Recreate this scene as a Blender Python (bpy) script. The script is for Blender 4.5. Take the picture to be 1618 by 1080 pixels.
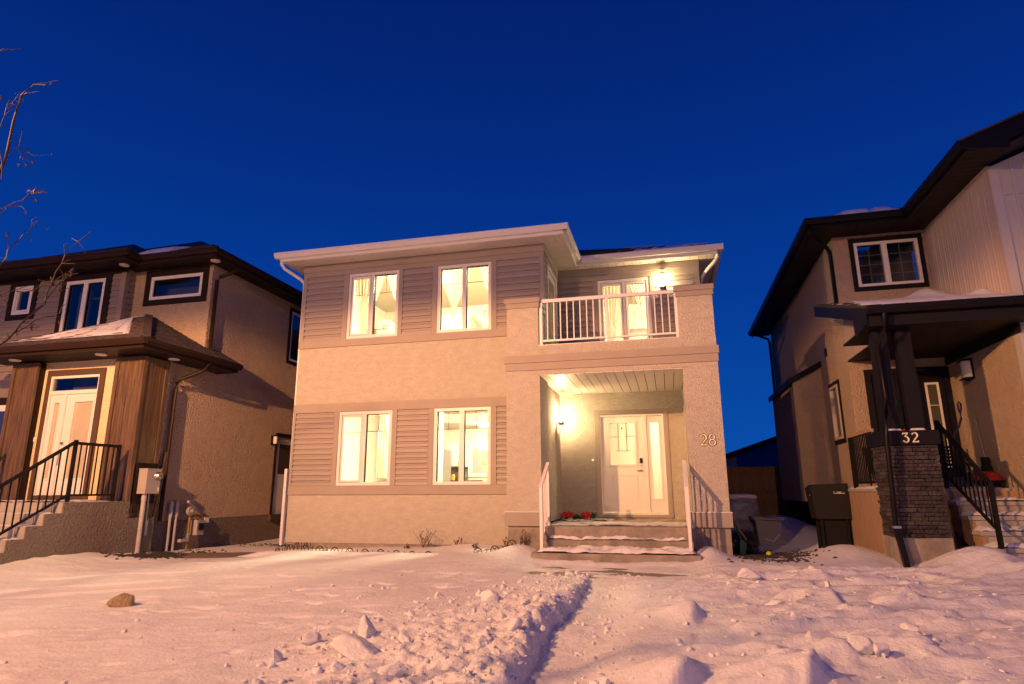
import bpy, bmesh, math, random
import numpy as np
from mathutils import Vector, Matrix

random.seed(7)
rng = np.random.default_rng(11)
for _o in list(bpy.data.objects):
    bpy.data.objects.remove(_o)
SC = bpy.context.scene
COL = SC.collection

# ------------------------------------------------------------------ camera
CAM_Z = 1.5
F_PX, PITCH, ROLL, YAW = 989.23, 0.23426771, -0.00476028, -0.24001937
_cy, _sy, _cp, _sp = math.cos(YAW), math.sin(YAW), math.cos(PITCH), math.sin(PITCH)
FWD = Vector((_sy * _cp, _cy * _cp, _sp))
_r0 = Vector((_cy, -_sy, 0)); _u0 = _r0.cross(FWD)
RGT = math.cos(ROLL) * _r0 + math.sin(ROLL) * _u0
UPV = -math.sin(ROLL) * _r0 + math.cos(ROLL) * _u0
camd = bpy.data.cameras.new('camera'); cam = bpy.data.objects.new('camera', camd); COL.objects.link(cam)
camd.sensor_width = 36.0; camd.lens = 36.0 * F_PX / 1618.0
camd.clip_start = 0.05; camd.clip_end = 2000
cam.matrix_world = Matrix(((RGT.x, UPV.x, -FWD.x, 0), (RGT.y, UPV.y, -FWD.y, 0), (RGT.z, UPV.z, -FWD.z, CAM_Z), (0, 0, 0, 1)))
SC.camera = cam

# ------------------------------------------------------------------ blue-hour sky
W = bpy.data.worlds.new('World'); SC.world = W; W.use_nodes = True
_n = W.node_tree.nodes; _l = W.node_tree.links
_bg = _n['Background']; _bg.inputs['Strength'].default_value = 1.0
_tc = _n.new('ShaderNodeTexCoord'); _sep = _n.new('ShaderNodeSeparateXYZ'); _rp = _n.new('ShaderNodeValToRGB')
_l.new(_tc.outputs['Generated'], _sep.inputs[0]); _l.new(_sep.outputs['Z'], _rp.inputs[0]); _l.new(_rp.outputs[0], _bg.inputs['Color'])
_cr = _rp.color_ramp
SKY = [(0.0, (0.003, 0.074, 0.38)), (0.10, (0.002, 0.062, 0.34)), (0.30, (0.0013, 0.038, 0.27)), (0.50, (0.0010, 0.0225, 0.195)), (0.68, (0.0010, 0.0135, 0.14)), (1.0, (0.001, 0.009, 0.10))]
_cr.elements[0].position = SKY[0][0]; _cr.elements[0].color = SKY[0][1] + (1,)
_cr.elements[1].position = 1.0; _cr.elements[1].color = SKY[-1][1] + (1,)
for p_, c_ in SKY[1:-1]:
    e_ = _cr.elements.new(p_); e_.color = c_ + (1,)

# ------------------------------------------------------------------ street lamps (their posts are built further down)
STREET = [((-7.4, 0.3, 5.9), 10600, (1.0, 0.445, 0.175), 180, 0.09), ((-8.4, -9.8, 8.6), 6500, (1.0, 0.49, 0.22), 180, 0.10), ((3.2, -27.0, 9.0), 6000, (1.0, 0.47, 0.20), 180, 0.10)]
for (lx, ly, lz), pw, colr, ang, bl in STREET:
    ld = bpy.data.lights.new('street_lamp_light', 'SPOT'); ld.energy = pw; ld.color = colr
    ld.spot_size = math.radians(ang); ld.spot_blend = bl; ld.shadow_soft_size = 0.11
    ld.use_nodes = True; nt_ = ld.node_tree; em_ = nt_.nodes['Emission']        # bat-wing optic of a road lantern: most light thrown out sideways
    t_ = nt_.nodes.new('ShaderNodeTexCoord'); s_ = nt_.nodes.new('ShaderNodeSeparateXYZ'); a_ = nt_.nodes.new('ShaderNodeMath'); a_.operation = 'ABSOLUTE'; r_ = nt_.nodes.new('ShaderNodeValToRGB')
    nt_.links.new(t_.outputs['Normal'], s_.inputs[0]); nt_.links.new(s_.outputs['Z'], a_.inputs[0]); nt_.links.new(a_.outputs[0], r_.inputs[0]); nt_.links.new(r_.outputs[0], em_.inputs['Strength'])
    r_.color_ramp.elements[0].color = (0.9, 0.9, 0.9, 1); r_.color_ramp.elements[1].color = (0.16, 0.16, 0.16, 1)
    for p_, v_ in ((0.18, 1.0), (0.34, 0.86), (0.50, 0.52), (0.70, 0.27)): e_ = r_.color_ramp.elements.new(p_); e_.color = (v_, v_, v_, 1)
    lo = bpy.data.objects.new('street_lamp_light', ld); COL.objects.link(lo); lo.location = (lx, ly, lz)

SC.view_settings.view_transform = 'Standard'; SC.view_settings.look = 'None'
SC.view_settings.exposure = 0.12; SC.view_settings.gamma = 1.0; SC.view_settings.use_curve_mapping = False
SC.render.engine = 'CYCLES'
SC.cycles.max_bounces = 8; SC.cycles.diffuse_bounces = 4; SC.cycles.transparent_max_bounces = 12
SC.cycles.sample_clamp_indirect = 4.0; SC.cycles.use_denoising = True
SC.cycles.caustics_reflective = False; SC.cycles.caustics_refractive = False

# ------------------------------------------------------------------ materials
def nodes_of(m): return m.node_tree.nodes, m.node_tree.links

def mat(name, col, rough=0.7, var=0.0, vscale=3.0, bump=0.0, bscale=60.0, metal=0.0, rnd=0.0, spec=None, stretch=None, kind='noise', bdist=0.01, detail=4.0, blotch=0.0):
    m = bpy.data.materials.new(name); m.use_nodes = True
    N, L = nodes_of(m); b = N['Principled BSDF']
    b.inputs['Roughness'].default_value = rough; b.inputs['Metallic'].default_value = metal
    if spec is not None: b.inputs['Specular IOR Level'].default_value = spec
    c = tuple(col) + (1,)
    b.inputs['Base Color'].default_value = c
    tc = N.new('ShaderNodeTexCoord'); mp = N.new('ShaderNodeMapping'); L.new(tc.outputs['Object'], mp.inputs[0])
    if stretch: mp.inputs['Scale'].default_value = stretch
    last = None
    if var > 0:
        nz = N.new('ShaderNodeTexNoise'); nz.inputs['Scale'].default_value = vscale; nz.inputs['Detail'].default_value = 6; nz.inputs['Roughness'].default_value = 0.65
        L.new(mp.outputs[0], nz.inputs['Vector'])
        rp = N.new('ShaderNodeValToRGB'); rp.color_ramp.elements[0].position = 0.3; rp.color_ramp.elements[1].position = 0.7
        rp.color_ramp.elements[0].color = tuple(x * (1 - var) for x in col) + (1,); rp.color_ramp.elements[1].color = tuple(min(1, x * (1 + var)) for x in col) + (1,)
        L.new(nz.outputs['Fac'], rp.inputs[0]); last = rp.outputs[0]
    if rnd > 0:
        oi = N.new('ShaderNodeObjectInfo'); mr = N.new('ShaderNodeMapRange'); mr.inputs['To Min'].default_value = 1 - rnd; mr.inputs['To Max'].default_value = 1 + rnd
        L.new(oi.outputs['Random'], mr.inputs['Value'])
        hs = N.new('ShaderNodeHueSaturation'); L.new(mr.outputs[0], hs.inputs['Value'])
        if last: L.new(last, hs.inputs['Color'])
        else: hs.inputs['Color'].default_value = c
        last = hs.outputs[0]
    if last: L.new(last, b.inputs['Base Color'])
    if bump > 0:
        if kind == 'voronoi':
            bz = N.new('ShaderNodeTexVoronoi'); bz.inputs['Scale'].default_value = bscale; out = bz.outputs['Distance']
        else:
            bz = N.new('ShaderNodeTexNoise'); bz.inputs['Scale'].default_value = bscale; bz.inputs['Detail'].default_value = detail; out = bz.outputs['Fac']
        L.new(mp.outputs[0], bz.inputs['Vector'])
        bp = N.new('ShaderNodeBump'); bp.inputs['Strength'].default_value = bump; bp.inputs['Distance'].default_value = bdist
        L.new(out, bp.inputs['Height']); L.new(bp.outputs[0], b.inputs['Normal'])
    return m

def emis(name, col, s):
    m = bpy.data.materials.new(name); m.use_nodes = True
    N, L = nodes_of(m); N.remove(N['Principled BSDF']); e = N.new('ShaderNodeEmission')
    e.inputs['Color'].default_value = tuple(col) + (1,); e.inputs['Strength'].default_value = s
    L.new(e.outputs[0], N['Material Output'].inputs[0]); return m

def glass(name, base=0.04, tint=(0.95, 0.96, 0.95), rough=0.0):
    m = bpy.data.materials.new(name); m.use_nodes = True
    N, L = nodes_of(m); N.remove(N['Principled BSDF'])
    t = N.new('ShaderNodeBsdfTransparent'); t.inputs[0].default_value = tuple(tint) + (1,)
    g = N.new('ShaderNodeBsdfGlossy'); g.inputs['Roughness'].default_value = rough
    f = N.new('ShaderNodeFresnel'); f.inputs['IOR'].default_value = 1.5
    a = N.new('ShaderNodeMath'); a.operation = 'ADD'; a.inputs[1].default_value = base; a.use_clamp = True
    L.new(f.outputs[0], a.inputs[0])
    mx = N.new('ShaderNodeMixShader'); L.new(a.outputs[0], mx.inputs[0]); L.new(t.outputs[0], mx.inputs[1]); L.new(g.outputs[0], mx.inputs[2])
    L.new(mx.outputs[0], N['Material Output'].inputs[0]); return m

def sheer(name, col, opacity):
    m = bpy.data.materials.new(name); m.use_nodes = True
    N, L = nodes_of(m); N.remove(N['Principled BSDF'])
    t = N.new('ShaderNodeBsdfTransparent'); d = N.new('ShaderNodeBsdfDiffuse'); tr = N.new('ShaderNodeBsdfTranslucent')
    d.inputs[0].default_value = tuple(col) + (1,); tr.inputs[0].default_value = tuple(col) + (1,)
    m1 = N.new('ShaderNodeMixShader'); m1.inputs[0].default_value = 0.55; L.new(d.outputs[0], m1.inputs[1]); L.new(tr.outputs[0], m1.inputs[2])
    m2 = N.new('ShaderNodeMixShader'); m2.inputs[0].default_value = opacity; L.new(t.outputs[0], m2.inputs[1]); L.new(m1.outputs[0], m2.inputs[2])
    L.new(m2.outputs[0], N['Material Output'].inputs[0]); return m

M = {}
M['stucco'] = mat('beige_stucco', (0.61, 0.57, 0.49), 0.95, var=0.10, vscale=5, bump=1.0, bscale=34, bdist=0.05, detail=8, stretch=(1, 1, 2.0))
M['siding'] = mat('taupe_vinyl', (0.325, 0.284, 0.262), 0.55, var=0.05, vscale=1.5, rnd=0.06, bump=0.12, bscale=30, stretch=(1, 6, 6), bdist=0.004)
M['trim'] = mat('taupe_trim', (0.335, 0.292, 0.255), 0.7, var=0.06, vscale=2.5, bump=0.15, bscale=40, bdist=0.004)
M['white'] = mat('white_vinyl', (0.76, 0.75, 0.73), 0.42, var=0.03, vscale=2)
M['white_metal'] = mat('white_metal', (0.78, 0.77, 0.76), 0.35, var=0.04, vscale=4)
M['soffit'] = mat('white_soffit', (0.70, 0.66, 0.61), 0.5, var=0.04, vscale=5, rnd=0.03, bump=0.2, bscale=90, bdist=0.003)
M['door_white'] = mat('white_door', (0.74, 0.73, 0.70), 0.4, var=0.02, vscale=3)
M['concrete'] = mat('concrete', (0.34, 0.31, 0.275), 0.9, var=0.22, vscale=3.5, bump=0.35, bscale=70, bdist=0.006)
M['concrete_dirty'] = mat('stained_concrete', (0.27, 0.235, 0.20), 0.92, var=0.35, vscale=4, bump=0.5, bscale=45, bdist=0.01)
M['shingle'] = mat('dark_shingle', (0.035, 0.032, 0.033), 0.9, var=0.4, vscale=9, bump=0.4, bscale=80, bdist=0.01)
M['glass'] = glass('window_glass', 0.0)
M['glass_dark'] = glass('reflecting_glass', 0.09, (0.45, 0.47, 0.5))
M['rubber'] = mat('black_seal', (0.012, 0.012, 0.013), 0.7, spec=0.12)
M['muntin'] = mat('pewter_grille', (0.16, 0.14, 0.11), 0.5)
M['metal'] = mat('brushed_nickel', (0.55, 0.53, 0.50), 0.3, metal=0.9)
M['chrome'] = mat('pale_numeral', (0.90, 0.89, 0.82), 0.35)
M['numeral_edge_shade'] = mat('painted_edge_shade', (0.07, 0.06, 0.03), 0.5)  # dark backing added to paint edge shading around the pale numerals
M['brass'] = mat('brass_numeral', (0.90, 0.88, 0.58), 0.35)
M['black_metal'] = mat('black_metal', (0.011, 0.010, 0.010), 0.5, var=0.2, vscale=8, spec=0.12)
M['black'] = mat('black_plastic', (0.012, 0.012, 0.013), 0.55, spec=0.12)
# left house
M['stucco2'] = mat('tan_stucco', (0.62, 0.48, 0.345), 0.95, var=0.10, vscale=5, bump=1.0, bscale=24, bdist=0.13, detail=8)
M['stucco2_light'] = mat('cream_stucco', (0.74, 0.62, 0.40), 0.95, var=0.08, vscale=6, bump=0.9, bscale=26, bdist=0.04)
M['pebble'] = mat('pebble_dash', (0.19, 0.155, 0.13), 0.95, var=0.3, vscale=30, bump=1.0, bscale=26, bdist=0.05, detail=3)
M['siding2'] = mat('grey_brown_vinyl', (0.24, 0.20, 0.17), 0.6, var=0.05, vscale=2, rnd=0.07)
M['brown'] = mat('dark_brown_trim', (0.022, 0.014, 0.011), 0.6, var=0.15, vscale=4, bump=0.1, bscale=40, spec=0.12)
M['brown_metal'] = mat('brown_aluminium', (0.028, 0.016, 0.011), 0.38, var=0.1, vscale=4, spec=0.12)
M['brown_casing'] = mat('mid_brown_trim', (0.085, 0.050, 0.030), 0.6, var=0.15, vscale=4)
M['wood'] = mat('stained_cedar', (0.112, 0.069, 0.036), 0.5, var=0.6, vscale=3.0, stretch=(9, 9, 0.6), bump=0.25, bscale=30, bdist=0.005)
M['shingle_brown'] = mat('brown_shingle', (0.066, 0.048, 0.042), 0.92, var=0.4, vscale=14, bump=0.5, bscale=70, bdist=0.01)
# right house
M['stucco3'] = mat('sand_stucco', (0.46, 0.355, 0.265), 0.95, var=0.08, vscale=6, bump=1.0, bscale=34, bdist=0.05, detail=7)
M['siding3'] = mat('pale_vertical_vinyl', (0.44, 0.36, 0.31), 0.55, var=0.04, vscale=2, rnd=0.05)
M['panel'] = mat('pale_panel', (0.46, 0.45, 0.44), 0.6, var=0.04, vscale=2)
M['dark'] = mat('charcoal_trim', (0.012, 0.011, 0.014), 0.55, var=0.15, vscale=4, spec=0.12)
M['dark_metal'] = mat('charcoal_aluminium', (0.009, 0.008, 0.010), 0.35, var=0.1, vscale=5, spec=0.12)
M['soffit_dark'] = mat('brown_soffit', (0.020, 0.013, 0.011), 0.5, rnd=0.1, var=0.1, vscale=4, spec=0.12)
M['stone'] = mat('ledge_stone', (0.048, 0.039, 0.039), 0.85, var=0.45, vscale=9, bump=1.0, bscale=22, bdist=0.04, rnd=0.38, detail=6)
M['plywood'] = mat('parged_tan', (0.34, 0.225, 0.135), 0.9, var=0.16, vscale=3, stretch=(3, 3, 1), bump=0.3, bscale=50)
M['step_grey'] = mat('precast_concrete', (0.36, 0.345, 0.31), 0.9, var=0.15, vscale=4, bump=0.2, bscale=60)
M['fence'] = mat('fence_timber', (0.24, 0.15, 0.055), 0.85, var=0.35, vscale=3, stretch=(8, 8, 0.7), rnd=0.12)
M['blue_siding'] = mat('blue_siding', (0.10, 0.12, 0.22), 0.7)
# interior
M['wall_in'] = mat('warm_white_paint', (0.80, 0.76, 0.66), 0.9)
M['wall_green'] = mat('sage_paint', (0.70, 0.68, 0.54), 0.9)
M['ceiling_in'] = mat('white_ceiling', (0.84, 0.82, 0.76), 0.95)
M['floor_in'] = mat('oak_floor', (0.32, 0.22, 0.13), 0.5, var=0.2, stretch=(1, 10, 1))
M['cabinet'] = mat('white_cabinet', (0.80, 0.79, 0.76), 0.35)
M['steel'] = mat('stainless_steel', (0.42, 0.40, 0.37), 0.32, metal=0.7, stretch=(20, 20, 1), var=0.15)
M['backsplash'] = mat('mosaic_backsplash', (0.22, 0.17, 0.11), 0.4, var=0.6, vscale=14)
M['counter'] = mat('dark_counter', (0.10, 0.07, 0.05), 0.3, var=0.3, vscale=20)
M['sheer'] = sheer('sheer_curtain', (0.80, 0.74, 0.58), 0.60)
M['sheer_white'] = sheer('white_voile', (0.92, 0.90, 0.82), 0.80)
M['linen'] = mat('white_linen', (0.82, 0.80, 0.75), 0.9)
M['blind'] = mat('grey_blind', (0.33, 0.35, 0.34), 0.85)
M['yellow'] = mat('yellow_ceramic', (0.75, 0.52, 0.10), 0.3)
M['leaf_in'] = mat('pale_leaf', (0.45, 0.42, 0.22), 0.7)
# outdoors
def snow_mat():
    m = bpy.data.materials.new('snow'); m.use_nodes = True
    N, L = nodes_of(m); b = N['Principled BSDF']
    b.inputs['Roughness'].default_value = 0.75; b.inputs['Specular IOR Level'].default_value = 0.25
    tc = N.new('ShaderNodeNewGeometry')
    n0 = N.new('ShaderNodeTexNoise'); n0.inputs['Scale'].default_value = 1.3; n0.inputs['Detail'].default_value = 5; L.new(tc.outputs['Position'], n0.inputs['Vector'])
    rp = N.new('ShaderNodeValToRGB'); rp.color_ramp.elements[0].color = (0.72, 0.725, 0.74, 1); rp.color_ramp.elements[1].color = (0.81, 0.82, 0.84, 1)
    rp.color_ramp.elements[0].position = 0.3; rp.color_ramp.elements[1].position = 0.65
    L.new(n0.outputs['Fac'], rp.inputs[0]); L.new(rp.outputs[0], b.inputs['Base Color'])
    n1 = N.new('ShaderNodeTexNoise'); n1.inputs['Scale'].default_value = 28; n1.inputs['Detail'].default_value = 7; n1.inputs['Roughness'].default_value = 0.62; L.new(tc.outputs['Position'], n1.inputs['Vector'])
    b1 = N.new('ShaderNodeBump'); b1.inputs['Strength'].default_value = 0.4; b1.inputs['Distance'].default_value = 0.02; L.new(n1.outputs['Fac'], b1.inputs['Height'])
    n3 = N.new('ShaderNodeTexNoise'); n3.inputs['Scale'].default_value = 7; n3.inputs['Detail'].default_value = 6; n3.inputs['Roughness'].default_value = 0.6; L.new(tc.outputs['Position'], n3.inputs['Vector'])
    b3 = N.new('ShaderNodeBump'); b3.inputs['Strength'].default_value = 0.35; b3.inputs['Distance'].default_value = 0.05; L.new(n3.outputs['Fac'], b3.inputs['Height']); L.new(b3.outputs[0], b1.inputs['Normal'])
    # ice glints: a few crystals tilted their own way and polished
    v = N.new('ShaderNodeTexVoronoi'); v.inputs['Scale'].default_value = 90; L.new(tc.outputs['Position'], v.inputs['Vector'])
    gt = N.new('ShaderNodeMath'); gt.operation = 'GREATER_THAN'; gt.inputs[1].default_value = 0.965
    sp = N.new('ShaderNodeSeparateColor'); L.new(v.outputs['Color'], sp.inputs[0]); L.new(sp.outputs[0], gt.inputs[0])
    mr = N.new('ShaderNodeMapRange'); mr.inputs['To Min'].default_value = 0.75; mr.inputs['To Max'].default_value = 0.28; L.new(gt.outputs[0], mr.inputs['Value']); L.new(mr.outputs[0], b.inputs['Roughness'])
    L.new(b1.outputs[0], b.inputs['Normal'])
    return m
M['snow'] = snow_mat()
M['rock'] = mat('frosted_rock', (0.50, 0.37, 0.22), 0.95, var=0.4, vscale=8, bump=0.9, bscale=16, bdist=0.05)
M['gravel'] = mat('dark_gravel', (0.05, 0.043, 0.04), 0.9, rnd=0.3, var=0.3, vscale=30)
M['bark'] = mat('grey_bark', (0.055, 0.042, 0.038), 0.85, var=0.3, vscale=12, stretch=(1, 1, 0.3), bump=0.3, bscale=40)
M['dead_leaf'] = mat('dry_leaf', (0.17, 0.075, 0.025), 0.8, var=0.3, vscale=20)
M['twig'] = mat('dry_stem', (0.10, 0.055, 0.03), 0.9)
M['meter_grey'] = mat('grey_enamel', (0.40, 0.37, 0.35), 0.45, var=0.06, vscale=5)
M['pipe_grey'] = mat('grey_conduit', (0.43, 0.42, 0.43), 0.5, var=0.06)
M['rust'] = mat('painted_gas_pipe', (0.22, 0.15, 0.05), 0.7, var=0.4, vscale=20)
M['green_leaf'] = mat('plastic_pine', (0.03, 0.22, 0.045), 0.6, rnd=0.3)
M['wreath_leaf'] = mat('dark_fir', (0.012, 0.035, 0.012), 0.8, spec=0.1)
M['red'] = mat('red_petal', (0.60, 0.02, 0.018), 0.55, rnd=0.2)
M['red_enamel'] = mat('red_enamel', (0.30, 0.015, 0.012), 0.25)
M['bag'] = mat('black_plastic_bag', (0.008, 0.008, 0.009), 0.28, bump=0.8, bscale=9, bdist=0.05)
M['film'] = mat('clear_plastic_wrap', (0.22, 0.24, 0.27), 0.3, var=0.35, vscale=6, bump=0.9, bscale=7, bdist=0.05)
M['cart'] = mat('beige_plastic', (0.34, 0.32, 0.25), 0.5, var=0.1)
M['orange'] = mat('orange_handle', (0.55, 0.25, 0.035), 0.5)
M['green_plastic'] = mat('green_plastic', (0.012, 0.16, 0.075), 0.4)
M['lime'] = mat('lime_ball', (0.45, 0.55, 0.02), 0.6)
M['purple'] = mat('purple_handle', (0.045, 0.03, 0.10), 0.45)
M['cover'] = mat('grill_cover', (0.018, 0.018, 0.018), 0.6, bump=0.3, bscale=7, bdist=0.03, spec=0.12)
M['silver_print'] = mat('silver_print', (0.5, 0.5, 0.5), 0.5)
M['frost_glass'] = mat('frosted_shade', (0.75, 0.73, 0.68), 0.4)
M['lamp_on'] = emis('lit_lamp_bulb', (1.0, 0.71, 0.42), 1150)
M['lamp_balc'] = emis('lit_balcony_bulb', (1.0, 0.74, 0.42), 420)
M['room_lamp'] = emis('lit_ceiling_shade', (1.0, 0.79, 0.46), 950)
M['pendant_on'] = emis('lit_pendant', (1.0, 0.90, 0.66), 5)
M['street_on'] = emis('lit_street_glass', (1.0, 0.5, 0.15), 6)

# ------------------------------------------------------------------ mesh and object helpers
class MB:
    """collects simple solids (world coordinates) and links them as one mesh object"""
    def __init__(s): s.v = []; s.f = []; s.sm = []
    def add(s, vs, fs, smooth=False):
        k = len(s.v); s.v += [tuple(p) for p in vs]; s.f += [tuple(i + k for i in f) for f in fs]; s.sm += [smooth] * len(fs); return s
    def box(s, x0, x1, y0, y1, z0, z1):
        x0, x1 = min(x0, x1), max(x0, x1); y0, y1 = min(y0, y1), max(y0, y1); z0, z1 = min(z0, z1), max(z0, z1)
        return s.add([(x0, y0, z0), (x1, y0, z0), (x1, y1, z0), (x0, y1, z0), (x0, y0, z1), (x1, y0, z1), (x1, y1, z1), (x0, y1, z1)],
                     [(0, 3, 2, 1), (4, 5, 6, 7), (0, 1, 5, 4), (1, 2, 6, 5), (2, 3, 7, 6), (3, 0, 4, 7)])
    def bar(s, a, b, w, h, up=(0, 0, 1)):
        a, b = Vector(a), Vector(b); d = (b - a).normalized(); u = Vector(up)
        if abs(d.dot(u)) > 0.98: u = Vector((0, 1, 0))
        r = d.cross(u).normalized() * (w / 2); u2 = r.cross(d).normalized() * (h / 2)
        vs = [a - r - u2, a + r - u2, a + r + u2, a - r + u2, b - r - u2, b + r - u2, b + r + u2, b - r + u2]
        return s.add(vs, [(0, 1, 2, 3), (7, 6, 5, 4), (0, 4, 5, 1), (1, 5, 6, 2), (2, 6, 7, 3), (3, 7, 4, 0)])
    def tube(s, pts, r, n=8, caps=True):
        pts = [Vector(p) for p in pts]; R = r if isinstance(r, (list, tuple)) else [r] * len(pts)
        ring = []; ref = Vector((0, 0, 1))
        for i, p in enumerate(pts):
            d = (pts[min(i + 1, len(pts) - 1)] - pts[max(i - 1, 0)])
            d = d.normalized() if d.length > 1e-9 else Vector((0, 0, 1))
            rf = ref if abs(d.dot(ref)) < 0.95 else Vector((1, 0, 0))
            a = d.cross(rf).normalized(); b = d.cross(a)
            ring.append([p + (a * math.cos(t) + b * math.sin(t)) * R[i] for t in [2 * math.pi * k / n for k in range(n)]])
        vs = [q for g in ring for q in g]; fs = []
        for i in range(len(pts) - 1):
            for k in range(n):
                k2 = (k + 1) % n; fs.append((i * n + k, i * n + k2, (i + 1) * n + k2, (i + 1) * n + k))
        s.add(vs, fs, True)
        if caps: s.add(ring[0], [tuple(range(n))[::-1]]); s.add(ring[-1], [tuple(range(n))])
        return s
    def prism(s, poly, axis, a, b):
        """poly: 2D outline; axis 'x': (y,z) extruded along x; 'y': (x,z); 'z': (x,y)"""
        def P(q, t):
            return (t, q[0], q[1]) if axis == 'x' else (q[0], t, q[1]) if axis == 'y' else (q[0], q[1], t)
        n = len(poly); vs = [P(q, a) for q in poly] + [P(q, b) for q in poly]
        fs = [tuple(range(n))[::-1], tuple(range(n, 2 * n))] + [(i, (i + 1) % n, n + (i + 1) % n, n + i) for i in range(n)]
        return s.add(vs, fs)
    def lathe(s, c, prof, n=16, axis='z'):
        vs = []; m = len(prof)
        for r, h in prof:
            for k in range(n):
                t = 2 * math.pi * k / n; p = (r * math.cos(t), r * math.sin(t), h)
                if axis == 'y': p = (p[0], p[2], p[1])
                if axis == 'x': p = (p[2], p[0], p[1])
                vs.append((c[0] + p[0], c[1] + p[1], c[2] + p[2]))
        fs = [(i * n + k, i * n + (k + 1) % n, (i + 1) * n + (k + 1) % n, (i + 1) * n + k) for i in range(m - 1) for k in range(n)]
        s.add(vs, fs, True)
        s.add(vs[:n], [tuple(range(n))[::-1]]); s.add(vs[-n:], [tuple(range(n))]); return s
    def build(s, name, m, parent=None, label=None, kind=None):
        o = ORG.get(parent.name, (0, 0, 0)) if parent else (0, 0, 0)
        me = bpy.data.meshes.new(name)
        me.from_pydata([(x - o[0], y - o[1], z - o[2]) for x, y, z in s.v], [], s.f)
        me.polygons.foreach_set('use_smooth', s.sm)
        bm = bmesh.new(); bm.from_mesh(me); bmesh.ops.recalc_face_normals(bm, faces=bm.faces); bm.to_mesh(me); bm.free()
        me.materials.append(M[m] if isinstance(m, str) else m)
        ob = bpy.data.objects.new(name, me); COL.objects.link(ob)
        if parent: ob.parent = parent; ORG[ob.name] = o
        else: ORG[ob.name] = (0, 0, 0)
        if label: ob['label'] = label
        if kind: ob['kind'] = kind
        return ob
ORG = {}

def thing(name, label, cat, loc, group=None):
    o = bpy.data.objects.new(name, None); COL.objects.link(o); o.location = loc; o.empty_display_size = 0.2
    o['label'] = label; o['category'] = cat
    if group: o['group'] = group
    ORG[o.name] = tuple(loc); return o

def tag(o, label, cat, group=None):
    o['label'] = label; o['category'] = cat
    if group: o['group'] = group
    return o

def solo(mb, name, m, label, cat, loc, group=None):
    """a thing that is one mesh, its origin at loc"""
    e = MB(); e.v = [(x - loc[0], y - loc[1], z - loc[2]) for x, y, z in mb.v]; e.f = mb.f; e.sm = mb.sm
    o = e.build(name, m); o.location = loc; return tag(o, label, cat, group)

def box(name, m, parent, *d, label=None): return MB().box(*d).build(name, m, parent, label)

def cuts(lo, hi, vals): return sorted(set([lo, hi] + [v for v in vals if lo < v < hi]))
def wall_x(name, m, parent, x0, x1, z0, z1, y0, y1, holes=()):
    """wall along X between y0 and y1 with rectangular openings (xa,xb,za,zb)"""
    b = MB(); xs = cuts(x0, x1, [h[0] for h in holes] + [h[1] for h in holes]); zs = cuts(z0, z1, [h[2] for h in holes] + [h[3] for h in holes])
    for i in range(len(xs) - 1):
        for k in range(len(zs) - 1):
            cx, cz = (xs[i] + xs[i + 1]) / 2, (zs[k] + zs[k + 1]) / 2
            if not any(h[0] < cx < h[1] and h[2] < cz < h[3] for h in holes): b.box(xs[i], xs[i + 1], y0, y1, zs[k], zs[k + 1])
    return b.build(name, m, parent)
def wall_y(name, m, parent, y0, y1, z0, z1, x0, x1, holes=()):
    b = MB(); ys = cuts(y0, y1, [h[0] for h in holes] + [h[1] for h in holes]); zs = cuts(z0, z1, [h[2] for h in holes] + [h[3] for h in holes])
    for i in range(len(ys) - 1):
        for k in range(len(zs) - 1):
            cx, cz = (ys[i] + ys[i + 1]) / 2, (zs[k] + zs[k + 1]) / 2
            if not any(h[0] < cx < h[1] and h[2] < cz < h[3] for h in holes): b.box(x0, x1, ys[i], ys[i + 1], zs[k], zs[k + 1])
    return b.build(name, m, parent)

def planks_x(parent, m, x0, x1, z0, z1, yf, rows, t=0.020):
    """horizontal lap siding, one object per plank, bottom edge proud"""
    h = (z1 - z0) / rows; o = ORG[parent.name]
    q = MB().prism([(0, 0), (-t * 0.55, 0.004), (-t, 0.0), (-t, 0.012), (-t * 0.75, h * 0.55), (-t * 0.25, h * 0.74), (-0.004, h), (0, h)], 'x', 0, x1 - x0).build('siding_plank', m)
    me = q.data; bpy.data.objects.remove(q)
    for r in range(rows):
        ob = bpy.data.objects.new('siding_plank', me); COL.objects.link(ob); ob.parent = parent
        ob.location = (x0 - o[0], yf - o[1], z0 + r * h - o[2]); ORG[ob.name] = o
def planks_y(parent, m, y0, y1, z0, z1, xf, rows, t=0.020, sgn=1):
    h = (z1 - z0) / rows; o = ORG[parent.name]
    q = MB().prism([(0, 0), (sgn * t * 0.55, 0.004), (sgn * t, 0), (sgn * t, 0.012), (sgn * t * 0.75, h * 0.55), (sgn * t * 0.25, h * 0.74), (sgn * 0.004, h), (0, h)], 'y', 0, y1 - y0).build('siding_plank', m)
    me = q.data; bpy.data.objects.remove(q)
    for r in range(rows):
        ob = bpy.data.objects.new('siding_plank', me); COL.objects.link(ob); ob.parent = parent
        ob.location = (xf - o[0], y0 - o[1], z0 + r * h - o[2])
def panels(name, m, parent, axis, a0, a1, n, rest, gap=0.008):
    """n alike flat panels side by side along an axis; rest = the other two extents in xyz order; copies share one mesh"""
    o = ORG[parent.name]; w = (a1 - a0) / n
    if axis == 'x': q = MB().box(0, w - gap, rest[0] , rest[1], rest[2], rest[3])
    else: q = MB().box(rest[0], rest[1], 0, w - gap, rest[2], rest[3])
    q = q.build(name, m); me = q.data; bpy.data.objects.remove(q)
    for i in range(n):
        ob = bpy.data.objects.new(name, me); COL.objects.link(ob); ob.parent = parent
        ob.location = ((a0 + i * w - o[0]), -o[1], -o[2]) if axis == 'x' else (-o[0], a0 + i * w - o[1], -o[2])

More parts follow.
